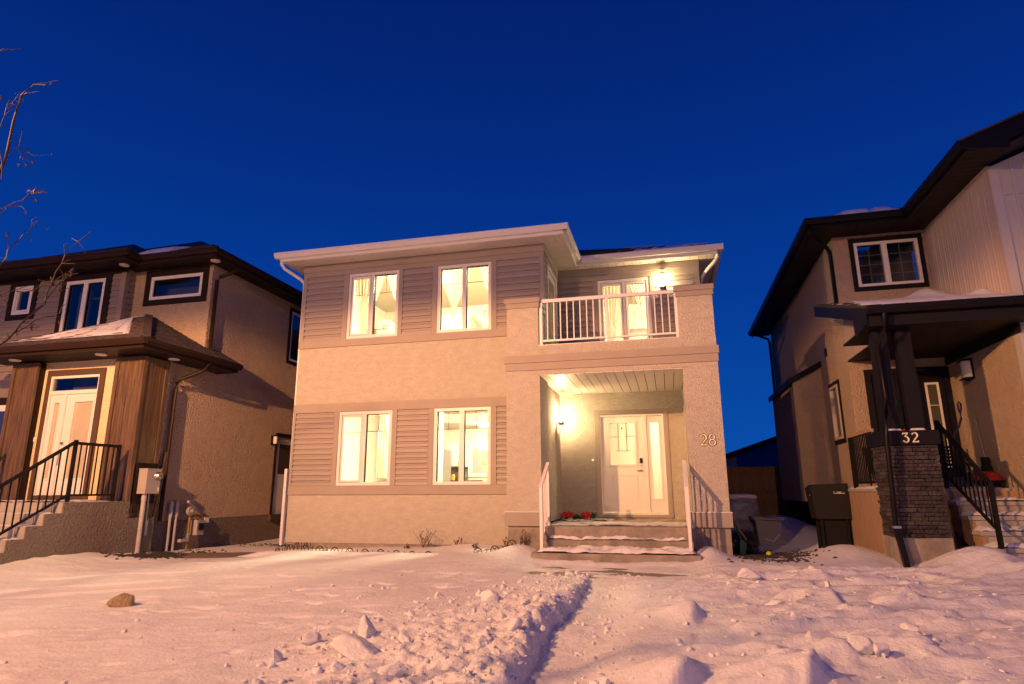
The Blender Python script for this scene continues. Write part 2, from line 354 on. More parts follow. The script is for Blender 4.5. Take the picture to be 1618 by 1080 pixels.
def pane_quad(parent, m, vs, name='pane'):
    b = MB(); b.add(vs, [(0, 1, 2, 3)]); return b.build(name, m, parent)

def window_x(parent, x0, x1, z0, z1, yf, lights, gl='glass', fr='white', fw=0.065, depth=0.09, label=None, mull=0.075, sash=(), grille=None, name='window', gm='muntin', reveal=0.0):
    """window in a wall along X: frame > sash, pane, grille_bar.  lights = list of relative widths; grille = list per light of ('h',f) ('v',f,f0)"""
    y0, y1 = yf - 0.015, yf + depth
    b = MB(); b.box(x0, x0 + fw, y0, y1, z0, z1).box(x1 - fw, x1, y0, y1, z0, z1).box(x0 + fw, x1 - fw, y0, y1, z0, z0 + fw).box(x0 + fw, x1 - fw, y0, y1, z1 - fw, z1)
    tot = sum(lights); W_ = x1 - x0 - 2 * fw - mull * (len(lights) - 1); xs = []; x = x0 + fw
    for i, l in enumerate(lights):
        w = W_ * l / tot; xs.append((x, x + w)); x += w
        if i < len(lights) - 1: b.box(x, x + mull, y0 + 0.004, y1, z0 + fw, z1 - fw); x += mull
    w = b.build(name, fr, parent, label)
    for i, (a, c) in enumerate(xs):
        za, zb = z0 + fw, z1 - fw; s = 0.0
        if i in sash:
            s = 0.048; g = 0.010
            q = MB()
            aa, cc, zaa, zbb = a + g, c - g, za + g, zb - g
            q.box(aa, aa + s - g, y0 + 0.012, y1 - 0.01, zaa, zbb).box(cc - s + g, cc, y0 + 0.012, y1 - 0.01, zaa, zbb).box(aa + s - g, cc - s + g, y0 + 0.012, y1 - 0.01, zaa, zaa + s - g).box(aa + s - g, cc - s + g, y0 + 0.012, y1 - 0.01, zbb - s + g, zbb)
            q.build('sash', fr, w)
            MB().box(a, a + g, y0 + 0.05, y1, za, zb).box(c - g, c, y0 + 0.05, y1, za, zb).box(a + g, c - g, y0 + 0.05, y1, za, za + g).box(a + g, c - g, y0 + 0.05, y1, zb - g, zb).build('weather_seal', 'rubber', w)
        else:
            MB().box(a, a + 0.008, y0 + 0.03, y1 - 0.01, za, zb).box(a + 0.008, c, y0 + 0.03, y1 - 0.01, zb - 0.007, zb).build('weather_seal', 'rubber', w)
        yp = y0 + 0.055
        pane_quad(w, gl, [(a + s, yp, za + s), (c - s, yp, za + s), (c - s, yp, zb - s), (a + s, yp, zb - s)])
        if grille and grille[i]:
            for gq in grille[i]:
                t = 0.007; H = zb - za - 2 * s; W2 = c - a - 2 * s
                if gq[0] == 'h': zc = za + s + H * gq[1]; MB().box(a + s, c - s, yp + 0.004, yp + 0.012, zc - t, zc + t).build('grille_bar', gm, w)
                else: xc = a + s + W2 * gq[1]; MB().box(xc - t, xc + t, yp + 0.0125, yp + 0.02, za + s + H * gq[2], zb - s).build('grille_bar', gm, w)
    return w

def stroke(parent, name, m, pts, wid, y, t=0.012):
    """a numeral stroke: ribbon along pts (x,z) with width per point, standing proud of the face y"""
    P = [Vector((p[0], p[1])) for p in pts]; Lp = []; Rp = []
    for i, p in enumerate(P):
        d = (P[min(i + 1, len(P) - 1)] - P[max(i - 1, 0)]).normalized(); n = Vector((-d.y, d.x)) * wid[i] / 2
        Lp.append(p + n); Rp.append(p - n)
    b = MB(); n = len(P)
    vs = [(q.x, y - t, q.y) for q in Lp] + [(q.x, y - t, q.y) for q in Rp] + [(q.x, y, q.y) for q in Lp] + [(q.x, y, q.y) for q in Rp]
    fs = []
    for i in range(n - 1):
        fs += [(i, i + 1, n + i + 1, n + i), (2 * n + i, 3 * n + i, 3 * n + i + 1, 2 * n + i + 1), (i, 2 * n + i, 2 * n + i + 1, i + 1), (n + i, n + i + 1, 3 * n + i + 1, 3 * n + i)]
    fs += [(0, n, 3 * n, 2 * n), (n - 1, 3 * n - 1, 4 * n - 1, 2 * n - 1)]
    b.add(vs, fs); return b
def arc(cx, cz, rx, rz, a0, a1, n):
    return [(cx + rx * math.cos(math.radians(a0 + (a1 - a0) * i / n)), cz + rz * math.sin(math.radians(a0 + (a1 - a0) * i / n))) for i in range(n + 1)]
def glyph(ch):
    """strokes on a unit-height cell, width about 0.6: list of (points, widths)"""
    if ch == '2':
        c = arc(0.29, 0.72, 0.24, 0.26, 165, -35, 14) + [(0.36, 0.42), (0.2, 0.22), (0.06, 0.05)]
        w = [0.11, 0.1, 0.06, 0.05, 0.05, 0.06, 0.08, 0.1, 0.115, 0.12, 0.12, 0.12, 0.115, 0.105, 0.095, 0.085, 0.07, 0.06]
        return [(c, w), ([(0.03, 0.045), (0.3, 0.05), (0.58, 0.045)], [0.09, 0.085, 0.09]), ([(0.555, 0.05), (0.575, 0.2)], [0.05, 0.03])]
    if ch == '3':
        c = [(0.22, 0.60), (0.30, 0.605)] + arc(0.29, 0.31, 0.25, 0.295, 82, -160, 14)
        return [([(0.05, 0.955), (0.3, 0.95), (0.54, 0.955)], [0.08, 0.085, 0.08]), ([(0.065, 0.95), (0.05, 0.80)], [0.05, 0.035]), ([(0.51, 0.935), (0.36, 0.77), (0.22, 0.60)], [0.06, 0.055, 0.055]),
                (c, [0.05, 0.055] + [0.06, 0.075, 0.09, 0.105, 0.115, 0.12, 0.115, 0.1, 0.085, 0.07, 0.06, 0.055, 0.06, 0.085, 0.11])]
    t = [0.06, 0.08, 0.10, 0.11, 0.10, 0.08, 0.06, 0.055, 0.06, 0.08, 0.10, 0.11, 0.10, 0.08, 0.06, 0.055, 0.06]
    return [(arc(0.3, 0.74, 0.205, 0.225, 90, 450, 16), t), (arc(0.3, 0.265, 0.255, 0.255, 90, 450, 16), t)]
def numerals(parent, text, x, z, h, y, mats, adv=0.72):
    for i, ch in enumerate(text):
        b = MB(); e_ = MB()
        for k, (pts, wd) in enumerate(glyph(ch)):
            s = stroke(None, '', '', [(x + i * h * adv + p[0] * h, z + p[1] * h) for p in pts], [w * h * 1.3 + 0.020 for w in wd], y - 0.0007 * k, 0.006); e_.add(s.v, s.f)
            s = stroke(None, '', '', [(x + i * h * adv + p[0] * h, z + p[1] * h) for p in pts], [w * h for w in wd], y - 0.001 * k - 0.006, 0.014)
            b.add(s.v, s.f)
        nb = b.build('house_numeral', mats[i], parent); e_.build('numeral_edge_shade', 'numeral_edge_shade', nb)
# ================================================================== HOUSE 28 (the lit house in the middle)
YW, YP, YD, XS, XL, XR = 12.343, 11.553, 14.158, -2.34, -8.0, 0.92
ZE = 6.645
H = thing('house', 'two-storey beige house with lit windows, white balcony and number 28', 'house', (-3.5, YW, 0.3))
def hb(name, m, *d, label=None): return box(name, m, H, *d, label=label)

UW = [(-6.835, -5.612), (-4.69, -3.472)]; LW = [(-6.885, -5.648), (-4.70, -3.475)]
UZ, LZ = (4.83, 6.355), (1.635, 3.195)
holes = [(a + .02, b - .02, UZ[0] + .02, UZ[1] - .02) for a, b in UW] + [(a + .02, b - .02, LZ[0] + .02, LZ[1] - .02) for a, b in LW]
wall_x('stucco_wall', 'stucco', H, XL, -2.9, 0.475, 1.46, YW, YW + 0.2)
wall_x('stucco_wall', 'stucco', H, XL, -2.9, 3.38, 4.67, YW, YW + 0.2)
wall_x('sheathing_wall', 'siding', H, XL, XS, 1.46, 3.38, YW + 0.012, YW + 0.2, holes)
wall_x('sheathing_wall', 'siding', H, XL, XS, 4.67, ZE, YW + 0.012, YW + 0.2, holes)
hb('foundation', 'concrete_dirty', XL + 0.02, -2.9, YW + 0.02, YW + 0.2, -0.4, 0.475)
wall_y('side_wall', 'stucco', H, YW + 0.2, 24.0, 0.475, ZE, XL, XL + 0.2)
wall_y('side_wall', 'stucco', H, YD + 0.2, 24.0, 0.475, ZE, XR - 0.2, XR)
hb('foundation', 'concrete', XR - 0.18, XR - 0.01, YD + 0.2, 24.0, -0.4, 0.475)
hb('foundation', 'concrete', XL + 0.01, XL + 0.18, YW + 0.2, 24.0, -0.4, 0.475)
hb('rear_wall', 'stucco', XL + 0.2, XR - 0.2, 23.8, 24.0, -0.4, ZE)
# trim on the front
TY = YW - 0.028
def trimx(x0, x1, z0, z1, y=YW, t=0.028): return hb('trim_board', 'trim', x0, x1, y - t, y + 0.012, z0, z1)
hb('frieze_board', 'trim', XL - 0.01, XS + 0.03, YW - 0.045, YW + 0.012, 6.475, 6.643)
trimx(XL, XS + 0.02, 6.36, 6.473)
trimx(XL - 0.005, -2.9, 4.665, 4.825, t=0.034)
trimx(XL - 0.005, -2.95, 3.20, 3.385, t=0.034)
trimx(XL - 0.005, -2.95, 1.45, 1.63, t=0.034)
for x0, x1 in [(XL, -7.905), (-6.965, -6.84), (-5.608, -5.51), (-4.81, -4.694), (-3.468, -3.345), (-2.405, XS + 0.02)]: trimx(x0, x1, 4.827, 6.358)
for x0, x1 in [(XL, -7.945), (-7.0, -6.89), (-5.644, -5.53), (-4.81, -4.704), (-3.471, -3.35)]: trimx(x0, x1, 1.632, 3.198)
for x0, x1 in [(-7.9, -6.97), (-5.505, -4.815), (-3.34, -2.41)]: planks_x(H, 'siding', x0, x1, 4.828, 6.358, YW + 0.010, 11, t=0.040)
for x0, x1 in [(-7.94, -7.005), (-5.525, -4.815), (-3.345, -2.90)]: planks_x(H, 'siding', x0, x1, 1.634, 3.197, YW + 0.010, 14, t=0.038)
# windows
gT = (('h', 0.70), ('v', 0.5, 0.70))
window_x(H, *UW[0], *UZ, YW, [1, 1.12], sash=(0,), grille=[gT, gT])
window_x(H, *UW[1], *UZ, YW, [1, 1], grille=[(('h', 0.745),), (('h', 0.745),)], mull=0.09)
window_x(H, *LW[0], *LZ, YW, [1, 1.1], sash=(0,), grille=[(('h', 0.745),), (('h', 0.745), ('v', 0.5, 0.745))])
window_x(H, *LW[1], *LZ, YW, [1, 1.03], grille=[(('h', 0.745), ('v', 0.48, 0.745)), (('h', 0.745), ('v', 0.5, 0.745))], mull=0.10)
# upper left block, side facing the balcony
DYA, DYB = 12.82, 13.84
wall_y('sheathing_wall', 'siding', H, YW + 0.2, YD, 4.2, ZE, XS - 0.2, XS, [(DYA, DYB, 4.25, 6.34)])
hb('corner_board', 'trim', XS, XS + 0.022, YW - 0.02, YW + 0.10, 4.2, 6.47)
hb('frieze_board', 'trim', XS, XS + 0.04, YW - 0.03, YD - 0.05, 6.475, 6.643)
hb('trim_board', 'trim', XS, XS + 0.024, YW + 0.11, YD - 0.04, 6.36, 6.473)
planks_y(H, 'siding', YW + 0.10, DYA - 0.06, 4.3, 6.358, XS, 15)
planks_y(H, 'siding', DYB + 0.06, YD - 0.03, 4.3, 6.358, XS, 15)
bd = MB().box(XS - 0.02, XS + 0.03, DYA - 0.055, DYA + 0.02, 4.25, 6.35).box(XS - 0.02, XS + 0.03, DYB - 0.02, DYB + 0.055, 4.25, 6.35).box(XS - 0.02, XS + 0.03, DYA + 0.02, DYB - 0.02, 6.29, 6.35).build('door_frame', 'white', H)
d = hb('balcony_door', 'door_white', XS - 0.06, XS - 0.012, DYA + 0.025, DYB - 0.025, 4.26, 6.285)
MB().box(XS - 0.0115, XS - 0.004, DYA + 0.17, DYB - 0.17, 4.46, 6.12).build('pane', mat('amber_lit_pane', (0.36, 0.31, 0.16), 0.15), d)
for z0, z1 in ((4.40, 4.46), (6.12, 6.18)): MB().box(XS - 0.011, XS + 0.002, DYA + 0.11, DYB - 0.11, z0, z1).build('glazing_bead', 'door_white', d)
for y0, y1 in ((DYA + 0.11, DYA + 0.169), (DYB - 0.169, DYB - 0.11)): MB().box(XS - 0.011, XS + 0.002, y0, y1, 4.462, 6.118).build('glazing_bead', 'door_white', d)
MB().box(XS - 0.011, XS + 0.008, DYA + 0.045, DYA + 0.085, 4.98, 5.16).tube([(XS + 0.006, DYA + 0.065, 5.09), (XS + 0.05, DYA + 0.065, 5.09), (XS + 0.055, DYA + 0.17, 5.085)], 0.011, 6).build('handle', 'metal', d)
# balcony back wall
BW = (-1.375, -0.175, 4.72, 6.325)
wall_x('sheathing_wall', 'siding', H, XS, XR, 4.2, ZE, YD, YD + 0.2, [(BW[0] + .02, BW[1] - .02, BW[2] + .02, BW[3] - .02)])
hb('frieze_board', 'trim', XS + 0.042, XR + 0.02, YD - 0.045, YD, 6.475, 6.643)
hb('trim_board', 'trim', XS + 0.03, XR + 0.012, YD - 0.026, YD, 6.34, 6.473)
for x0, x1 in [(-1.485, -1.38), (-0.17, -0.065), (0.80, XR + 0.012)]: hb('trim_board', 'trim', x0, x1, YD - 0.027, YD, 4.2, 6.338)
planks_x(H, 'siding', XS + 0.03, -1.487, 4.25, 6.338, YD, 15, t=0.036)
planks_x(H, 'siding', -0.063, 0.798, 4.25, 6.338, YD, 15, t=0.036)
window_x(H, *BW, YD, [1, 1], mull=0.06, fw=0.07, sash=(0, 1), grille=[None, None])
hb('corner_board', 'trim', XR, XR + 0.02, YD - 0.02, YD + 0.10, 4.2, 6.47)
# soffits, fascias, gutters
ES = 6.645
panels('soffit_panel', 'soffit', H, 'x', -8.31, -1.845, 34, (11.905, YW + 0.0, ES, ES + 0.012))
panels('soffit_panel', 'soffit', H, 'y', YW + 0.01, YD, 9, (XS, -1.845, ES, ES + 0.012))
panels('soffit_panel', 'soffit', H, 'x', -1.84, 1.31, 17, (13.855, YD - 0.0, ES, ES + 0.012))
panels('soffit_panel', 'soffit', H, 'y', YD + 0.03, 24.3, 24, (XR, 1.30, ES, ES + 0.012))
panels('soffit_panel', 'soffit', H, 'y', YW + 0.01, 24.3, 28, (-8.31, XL, ES, ES + 0.012))
hb('soffit_backing', 'rubber', -8.3, -1.86, 11.91, 23.9, ES + 0.016, ES + 0.03)
hb('soffit_backing', 'rubber', -1.86, 1.3, 13.86, 23.9, ES + 0.016, ES + 0.03)
for d_ in ((-8.345, -1.82, 11.872, 11.902), (-1.85, 1.345, 13.822, 13.852)): hb('fascia', 'white', *d_, ES - 0.012, ES + 0.17)
hb('fascia', 'white', -1.85, -1.82, 11.905, 13.82, ES - 0.012, ES + 0.17)
hb('fascia', 'white', 1.316, 1.346, 13.855, 24.4, ES - 0.012, ES + 0.17)
hb('fascia', 'white', -8.345, -8.315, 11.905, 24.4, ES - 0.012, ES + 0.17)
GP = [(0, 0.045), (-0.075, 0.045), (-0.115, 0.105), (-0.118, 0.165), (0, 0.165)]      # outward, up
def gutter_x(parent, m, x0, x1, y, z, sgn=-1, name='gutter'): return MB().prism([(y + (q[0] if sgn < 0 else -q[0]), z + q[1]) for q in GP], 'x', x0, x1).build(name, m, parent)
def gutter_y(parent, m, y0, y1, x, z, sgn=1, name='gutter'): return MB().prism([(x - sgn * q[0], z + q[1]) for q in GP], 'y', y0, y1).build(name, m, parent)
gutter_x(H, 'white', -8.46, -1.705, 11.871, ES + 0.01)
gutter_y(H, 'white', 11.80, 13.75, -1.819, ES + 0.01)
gutter_x(H, 'white', -1.70, 1.465, 13.821, ES + 0.01)
gutter_y(H, 'white', 13.90, 24.4, 1.347, ES + 0.01)
gutter_y(H, 'white', 11.90, 24.4, -8.346, ES + 0.01, sgn=-1)
# roof: two hips with stepped shingle courses
def hip_roof(parent, m, x0, x1, y0, y1, z, pitch, name='roof', courses=0, t=0.03, jitter=0.0):
    w = min(x1 - x0, y1 - y0) / 2; hgt = w * pitch
    if x1 - x0 <= y1 - y0: rA, rB = ((x0 + x1) / 2, y0 + w), ((x0 + x1) / 2, y1 - w)
    else: rA, rB = (x0 + w, (y0 + y1) / 2), (x1 - w, (y0 + y1) / 2)
    b = MB(); vs = [(x0, y0, z), (x1, y0, z), (x1, y1, z), (x0, y1, z), (rA[0], rA[1], z + hgt), (rB[0], rB[1], z + hgt)]
    if x1 - x0 <= y1 - y0: fs = [(0, 1, 4), (1, 2, 5, 4), (2, 3, 5), (3, 0, 4, 5)]
    else: fs = [(0, 1, 5, 4), (1, 2, 5), (2, 3, 4, 5), (3, 0, 4)]
    b.add(vs, fs + [(3, 2, 1, 0)])
    return b.build(name, m, parent)
r = hip_roof(H, 'shingle', -8.42, -1.74, 11.79, 22.0, 6.80, 0.458)
hip_roof(H, 'shingle', -8.42, 1.42, 13.74, 24.4, 6.801, 0.452)
# shingle courses on the visible front slopes
def courses(parent, m, x0, x1, y0, z0, pitch, n, hip_l=0, hip_r=0, exp=0.14, seed=1, name='shingle_courses'):
    b = MB(); rr = random.Random(seed)
    for k in range(n):
        ya = y0 + k * exp; za = z0 + k * exp * pitch; xa = x0 + hip_l * k * exp; xb = x1 - hip_r * k * exp; x = xa
        while x < xb - 0.02:
            w = min(rr.uniform(0.12, 0.3), xb - x); t = rr.choice((0.012, 0.012, 0.022)); e = rr.uniform(0, 0.02)
            b.box(x, x + w - 0.006, 0, 1, 0, 1)
            q = len(b.v) - 8; y1, y2 = ya - e, ya + exp
            zz = lambda y: z0 + (y - y0) * pitch
            b.v[q:] = [(x, y1, zz(y1) + .002), (x + w - .006, y1, zz(y1) + .002), (x + w - .006, y2, zz(y2)), (x, y2, zz(y2)), (x, y1, zz(y1) + t + .004), (x + w - .006, y1, zz(y1) + t + .004), (x + w - .006, y2, zz(y2) + .006), (x, y2, zz(y2) + .006)]
            x += w
    return b.build(name, m, parent, kind='stuff')
courses(H, 'shingle', -1.7, 1.42, 13.76, 6.812, 0.452, 16, hip_r=1, seed=3)
courses(H, 'shingle', -8.4, -1.75, 11.80, 6.806, 0.458, 4, hip_l=1, hip_r=1, seed=4)
snow_patches = [((-1.0, 13.95, 6.90), (0.9, 13.95, 6.90), (-0.6, 15.3, 7.51)), ((-1.6, 14.6, 7.20), (-0.2, 14.6, 7.20), (-1.2, 16.0, 7.83))]
# downspouts
MB().tube([(1.33, 13.80, 6.70), (1.33, 13.83, 6.58), (1.28, 13.95, 6.50), (1.06, 14.20, 6.33), (0.985, 14.30, 6.25), (0.98, 14.32, 6.1), (0.98, 14.32, 0.5)], 0.042, 10).build('downspout', 'white_metal', H)
MB().tube([(-8.36, 11.92, 6.72), (-8.36, 11.93, 6.60), (-8.33, 12.0, 6.52), (-8.12, 12.38, 6.36), (-8.06, 12.43, 6.28), (-8.05, 12.44, 6.1), (-8.05, 12.44, 2.0)], 0.038, 10).build('downspout', 'white_metal', H)
MB().bar((-8.07, 12.33, 2.0), (-8.07, 12.33, 0.42), 0.06, 0.09).build('downspout', 'white_metal', H)

# entrance bay: piers, beam, parapet, pedestals
hb('pier', 'stucco', -2.94, -2.285, YP, YW - 0.002, 1.145, 3.67)
hb('pier', 'stucco', 0.355, 0.965, YP, YP + 0.62, 1.145, 3.67)
hb('pier', 'concrete_dirty', -2.925, -2.30, YP + 0.03, YW, -0.4, 0.89)
hb('pier', 'concrete_dirty', 0.37, 0.955, YP + 0.03, YP + 0.6, -0.4, 0.89)
hb('porch_wall', 'stucco', -2.55, XS, YW, YD, 0.92, 3.67)
hb('porch_wall', 'stucco', 0.39, 0.90, YP + 0.62, YD, 0.5, 3.67)
hb('trim_board', 'trim', -2.975, -2.262, YP - 0.03, YW - 0.003, 0.89, 1.13)
hb('trim_board', 'trim', 0.325, 0.995, YP - 0.03, YP + 0.64, 0.89, 1.13)
hb('flashing', 'white_metal', -2.98, -2.257, YP - 0.036, YW - 0.004, 1.131, 1.143)
hb('flashing', 'white_metal', 0.32, 1.0, YP - 0.036, YP + 0.645, 1.131, 1.143)
hb('beam', 'stucco', -2.94, 0.965, YP, YP + 0.5, 3.672, 4.23)
hb('beam', 'stucco', 0.47, 0.962, YP + 0.5, YD, 3.672, 4.23)
hb('trim_board', 'trim', -2.975, 0.995, YP - 0.05, YP + 0.55, 3.90, 4.04, label='upper step of the taupe band between porch and balcony')
hb('trim_board', 'trim', -2.955, 0.98, YP - 0.028, YP + 0.53, 3.755, 3.898)
hb('balcony_floor', 'concrete', XS, 0.94, YP + 0.5, YD, 4.05, 4.2)
for x0, x1 in ((-2.93, -2.30), (0.33, 0.96)):
    hb('pedestal', 'stucco', x0, x1, YP, YP + 0.60, 4.231, 5.02)
    hb('pedestal_cap', 'trim', x0 - 0.02, x1 + 0.02, YP - 0.025, YP + 0.62, 5.005, 5.105)
    hb('pedestal_cap', 'trim', x0 - 0.05, x1 + 0.035, YP - 0.05, YP + 0.64, 5.107, 5.205)
hb('parapet_flashing', 'white_metal', -2.30, 0.33, YP - 0.012, YP + 0.5, 4.231, 4.243)
# porch ceiling of long white planks
panels('ceiling_plank', 'soffit', H, 'x', XS, 0.39, 15, (YP + 0.02, YD, 3.655, 3.672), gap=0.012)
hb('soffit_backing', 'rubber', XS, 0.39, YP + 0.04, YD, 3.674, 3.69)
# entrance wall, door, sidelight
DC = (-1.56, 0.04, 0.93, 3.26)
wall_x('entrance_wall', 'stucco', H, XS, 0.5, 0.9, 3.67, YD, YD + 0.2, [(DC[0] + .1, DC[1] - .1, 0.95, DC[3] - .1)])
hb('door_casing', 'trim', DC[0], DC[0] + 0.1, YD - 0.03, YD + 0.02, 0.955, DC[3])
hb('door_casing', 'trim', DC[1] - 0.1, DC[1], YD - 0.03, YD + 0.02, 0.955, DC[3])
hb('door_casing', 'trim', DC[0] + 0.1, DC[1] - 0.1, YD - 0.03, YD + 0.02, DC[3] - 0.1, DC[3])
hb('door_sill', 'trim', DC[0], DC[1], YD - 0.05, YD + 0.06, 0.945, 1.0)
df = MB()
for a, b_ in ((-1.46, -1.425), (-0.515, -0.435), (-0.095, -0.065)): df.box(a, b_, YD - 0.012, YD + 0.11, 1.035, 3.155)
df.box(-1.425, -0.515, YD - 0.012, YD + 0.11, 3.115, 3.155).box(-0.435, -0.095, YD - 0.012, YD + 0.11, 3.115, 3.155).box(-1.46, -0.065, YD - 0.02, YD + 0.11, 1.001, 1.035)
df.build('door_frame', 'door_white', H)
def leaf(name, x0, x1, z0, z1, lx0, lx1, lz0, lz1, y, panel=None):
    b = MB(); b.box(x0, lx0, y, y + 0.045, z0, z1).box(lx1, x1, y, y + 0.045, z0, z1).box(lx0, lx1, y, y + 0.045, z0, lz0).box(lx0, lx1, y, y + 0.045, lz1, z1)
    o = b.build(name, 'door_white', H)
    w = 0.035
    for d_ in ((lx0 - w, lx0, lz0 - w, lz1 + w), (lx1, lx1 + w, lz0 - w, lz1 + w), (lx0, lx1, lz0 - w, lz0), (lx0, lx1, lz1, lz1 + w)): MB().box(d_[0], d_[1], y - 0.014, y + 0.002, d_[2], d_[3]).build('lite_surround', 'door_white', o)
    return o
fd = leaf('front_door', -1.42, -0.52, 1.06, 3.11, -1.235, -0.685, 2.06, 2.97, YD + 0.03)
M['lit_frost'] = sheer('frosted_lite', (0.9, 0.87, 0.76), 0.45)
pane_quad(fd, 'lit_frost', [(-1.235, YD + 0.05, 2.06), (-0.685, YD + 0.05, 2.06), (-0.685, YD + 0.05, 2.97), (-1.235, YD + 0.05, 2.97)])
cm = MB()
for a, b_, c, d_ in ((-1.235, -1.05, 2.665, 2.675), (-0.87, -0.685, 2.665, 2.675), (-1.055, -1.045, 2.36, 2.97), (-0.875, -0.865, 2.36, 2.97), (-1.10, -0.80, 2.355, 2.365)): cm.box(a - .003, b_ + .003, YD + 0.036, YD + 0.047, c - .003, d_ + .003)
cm.build('leaded_came', 'muntin', fd)
MB().box(-0.985, -0.955, YD + 0.036, YD + 0.0395, 2.835, 2.875).build('door_viewer', 'rubber', fd)
for d_ in ((-1.235, -1.215, 1.345, 1.845), (-0.695, -0.675, 1.345, 1.845), (-1.215, -0.695, 1.345, 1.365), (-1.215, -0.695, 1.825, 1.845)): MB().box(d_[0], d_[1], YD + 0.020, YD + 0.031, d_[2], d_[3]).build('panel_moulding', 'door_white', fd)
MB().box(-0.605, -0.545, YD + 0.012, YD + 0.03, 2.085, 2.195).build('keypad_lock', 'black', fd)
MB().lathe((-0.575, YD + 0.012, 2.03), [(0.028, 0), (0.028, 0.02)], 12, 'y').tube([(-0.575, YD + 0.005, 1.93), (-0.575, YD - 0.035, 1.93), (-0.68, YD - 0.035, 1.925)], 0.011, 8).lathe((-0.575, YD + 0.012, 1.93), [(0.032, 0), (0.032, 0.018)], 12, 'y').build('handle', 'metal', fd)
sl = leaf('sidelight', -0.43, -0.10, 1.06, 3.11, -0.35, -0.165, 1.33, 2.97, YD + 0.032)
pane_quad(sl, 'lit_frost', [(-0.35, YD + 0.05, 1.33), (-0.165, YD + 0.05, 1.33), (-0.165, YD + 0.05, 2.97), (-0.35, YD + 0.05, 2.97)])
MB().box(-0.35, -0.165, YD + 0.040, YD + 0.047, 2.43, 2.44).build('leaded_came', 'muntin', sl)
MB().lathe((-1.63, YD, 2.17), [(0.022, -0.02), (0.022, 0.0)], 10, 'y').build('doorbell', emis('doorbell_glow', (1, 0.75, 0.45), 1.6), H)
MB().box(XS, XS + 0.02, 13.35, 13.43, 1.25, 1.40).build('outlet_cover', 'metal', H)
hb('vent_cover', 'black', 0.385, 0.3895, 12.9, 13.15, 0.99, 1.25)
numerals(H, '28', 0.565, 2.265, 0.195, YP, ['brass', 'chrome'])

# porch floor and the steps
ST = thing('concrete_steps', 'three snow-dusted concrete steps rising to the white front door', 'steps', (-0.95, 11.1, 0.3))
MB().box(-2.30, 0.37, YP - 0.10, YD - 0.001, 0.55, 0.905).build('landing', 'concrete', ST)
MB().box(-2.20, 0.30, 11.10, YP - 0.10, 0.1, 0.905).build('riser_block', 'concrete_dirty', ST)
MB().box(-2.215, 0.31, 11.08, 11.10, 0.1, 0.70).box(-2.23, 0.315, 11.04, YP - 0.10, 0.1, 0.690).build('tread', 'concrete_dirty', ST)
MB().box(-2.31, 0.405, 10.70, 11.36, 0.0, 0.505).build('tread', 'concrete_dirty', ST)
def snow_strip(parent, x0, x1, y0, y1, z, hmax, seed, m='snow', name='snow_cover', dens=0.035, power=1.0, cover=0.0):
    """lumpy snow lying on a ledge, as one uneven sheet with real thickness"""
    nx, ny = max(4, int((x1 - x0) / dens)), max(4, int((y1 - y0) / dens)); r_ = np.random.default_rng(seed)
    hgt = 0.6 * fbm2(nx + 1, ny + 1, r_, 7, 4) + 0.4 * fbm2(nx + 1, ny + 1, r_, 26, 3); hgt = np.clip((hgt - 0.35 + cover) * 2.2, 0, 1) ** power * hmax
    gx = np.linspace(0, 1, nx + 1)[:, None]; gy = np.linspace(0, 1, ny + 1)[None, :]
    edge = np.clip(np.minimum(np.minimum(gx, 1 - gx) * nx / 2.5, np.minimum(gy + 0.08, 1 - gy + 0.3) * ny / 2.5), 0, 1)
    hgt = hgt * edge
    b = MB(); vs = []; fs = []
    for i in range(nx + 1):
        for j in range(ny + 1): vs.append((x0 + (x1 - x0) * i / nx, y0 + (y1 - y0) * j / ny, z - 0.004 + hgt[i, j]))
    for i in range(nx):
        for j in range(ny):
            k = i * (ny + 1) + j; fs.append((k, k + ny + 1, k + ny + 2, k + 1))
    b.add(vs, fs, True); return b.build(name, m, parent)
def fbm2(nx, ny, r_, cells, octv):
    out = np.zeros((nx, ny)); amp = 1.0; tot = 0
    for o_ in range(octv):
        cx = max(2, int(cells * 2 ** o_ * nx / max(nx, ny))) + 2; cy = max(2, int(cells * 2 ** o_ * ny / max(nx, ny))) + 2
        g = r_.random((cx + 1, cy + 1)); x = np.linspace(0, cx - 1e-6, nx); y = np.linspace(0, cy - 1e-6, ny)
        xi, yi = x.astype(int), y.astype(int); fx, fy = x - xi, y - yi; fx = fx * fx * (3 - 2 * fx); fy = fy * fy * (3 - 2 * fy)
        a = g[np.ix_(xi, yi)] * (1 - fx)[:, None] + g[np.ix_(xi + 1, yi)] * fx[:, None]; b_ = g[np.ix_(xi, yi + 1)] * (1 - fx)[:, None] + g[np.ix_(xi + 1, yi + 1)] * fx[:, None]
        out += amp * (a * (1 - fy)[None, :] + b_ * fy[None, :]); tot += amp; amp *= 0.5
    return out / tot
snow_strip(ST, -2.10, 0.24, 11.05, 11.43, 0.693, 0.10, 21, cover=0.16)
snow_strip(ST, -2.24, 0.36, 10.71, 11.03, 0.508, 0.11, 22, cover=0.16)
snow_strip(ST, -2.2, 0.33, 11.5, 12.9, 0.908, 0.03, 23, cover=-0.05)
snow_strip(ST, -2.25, -1.2, 13.2, 14.1, 0.908, 0.04, 24, cover=0.05)
snow_strip(H, 0.38, 0.97, YP - 0.0, YP + 0.03, 0.885, 0.05, 25, cover=0.3, dens=0.01)

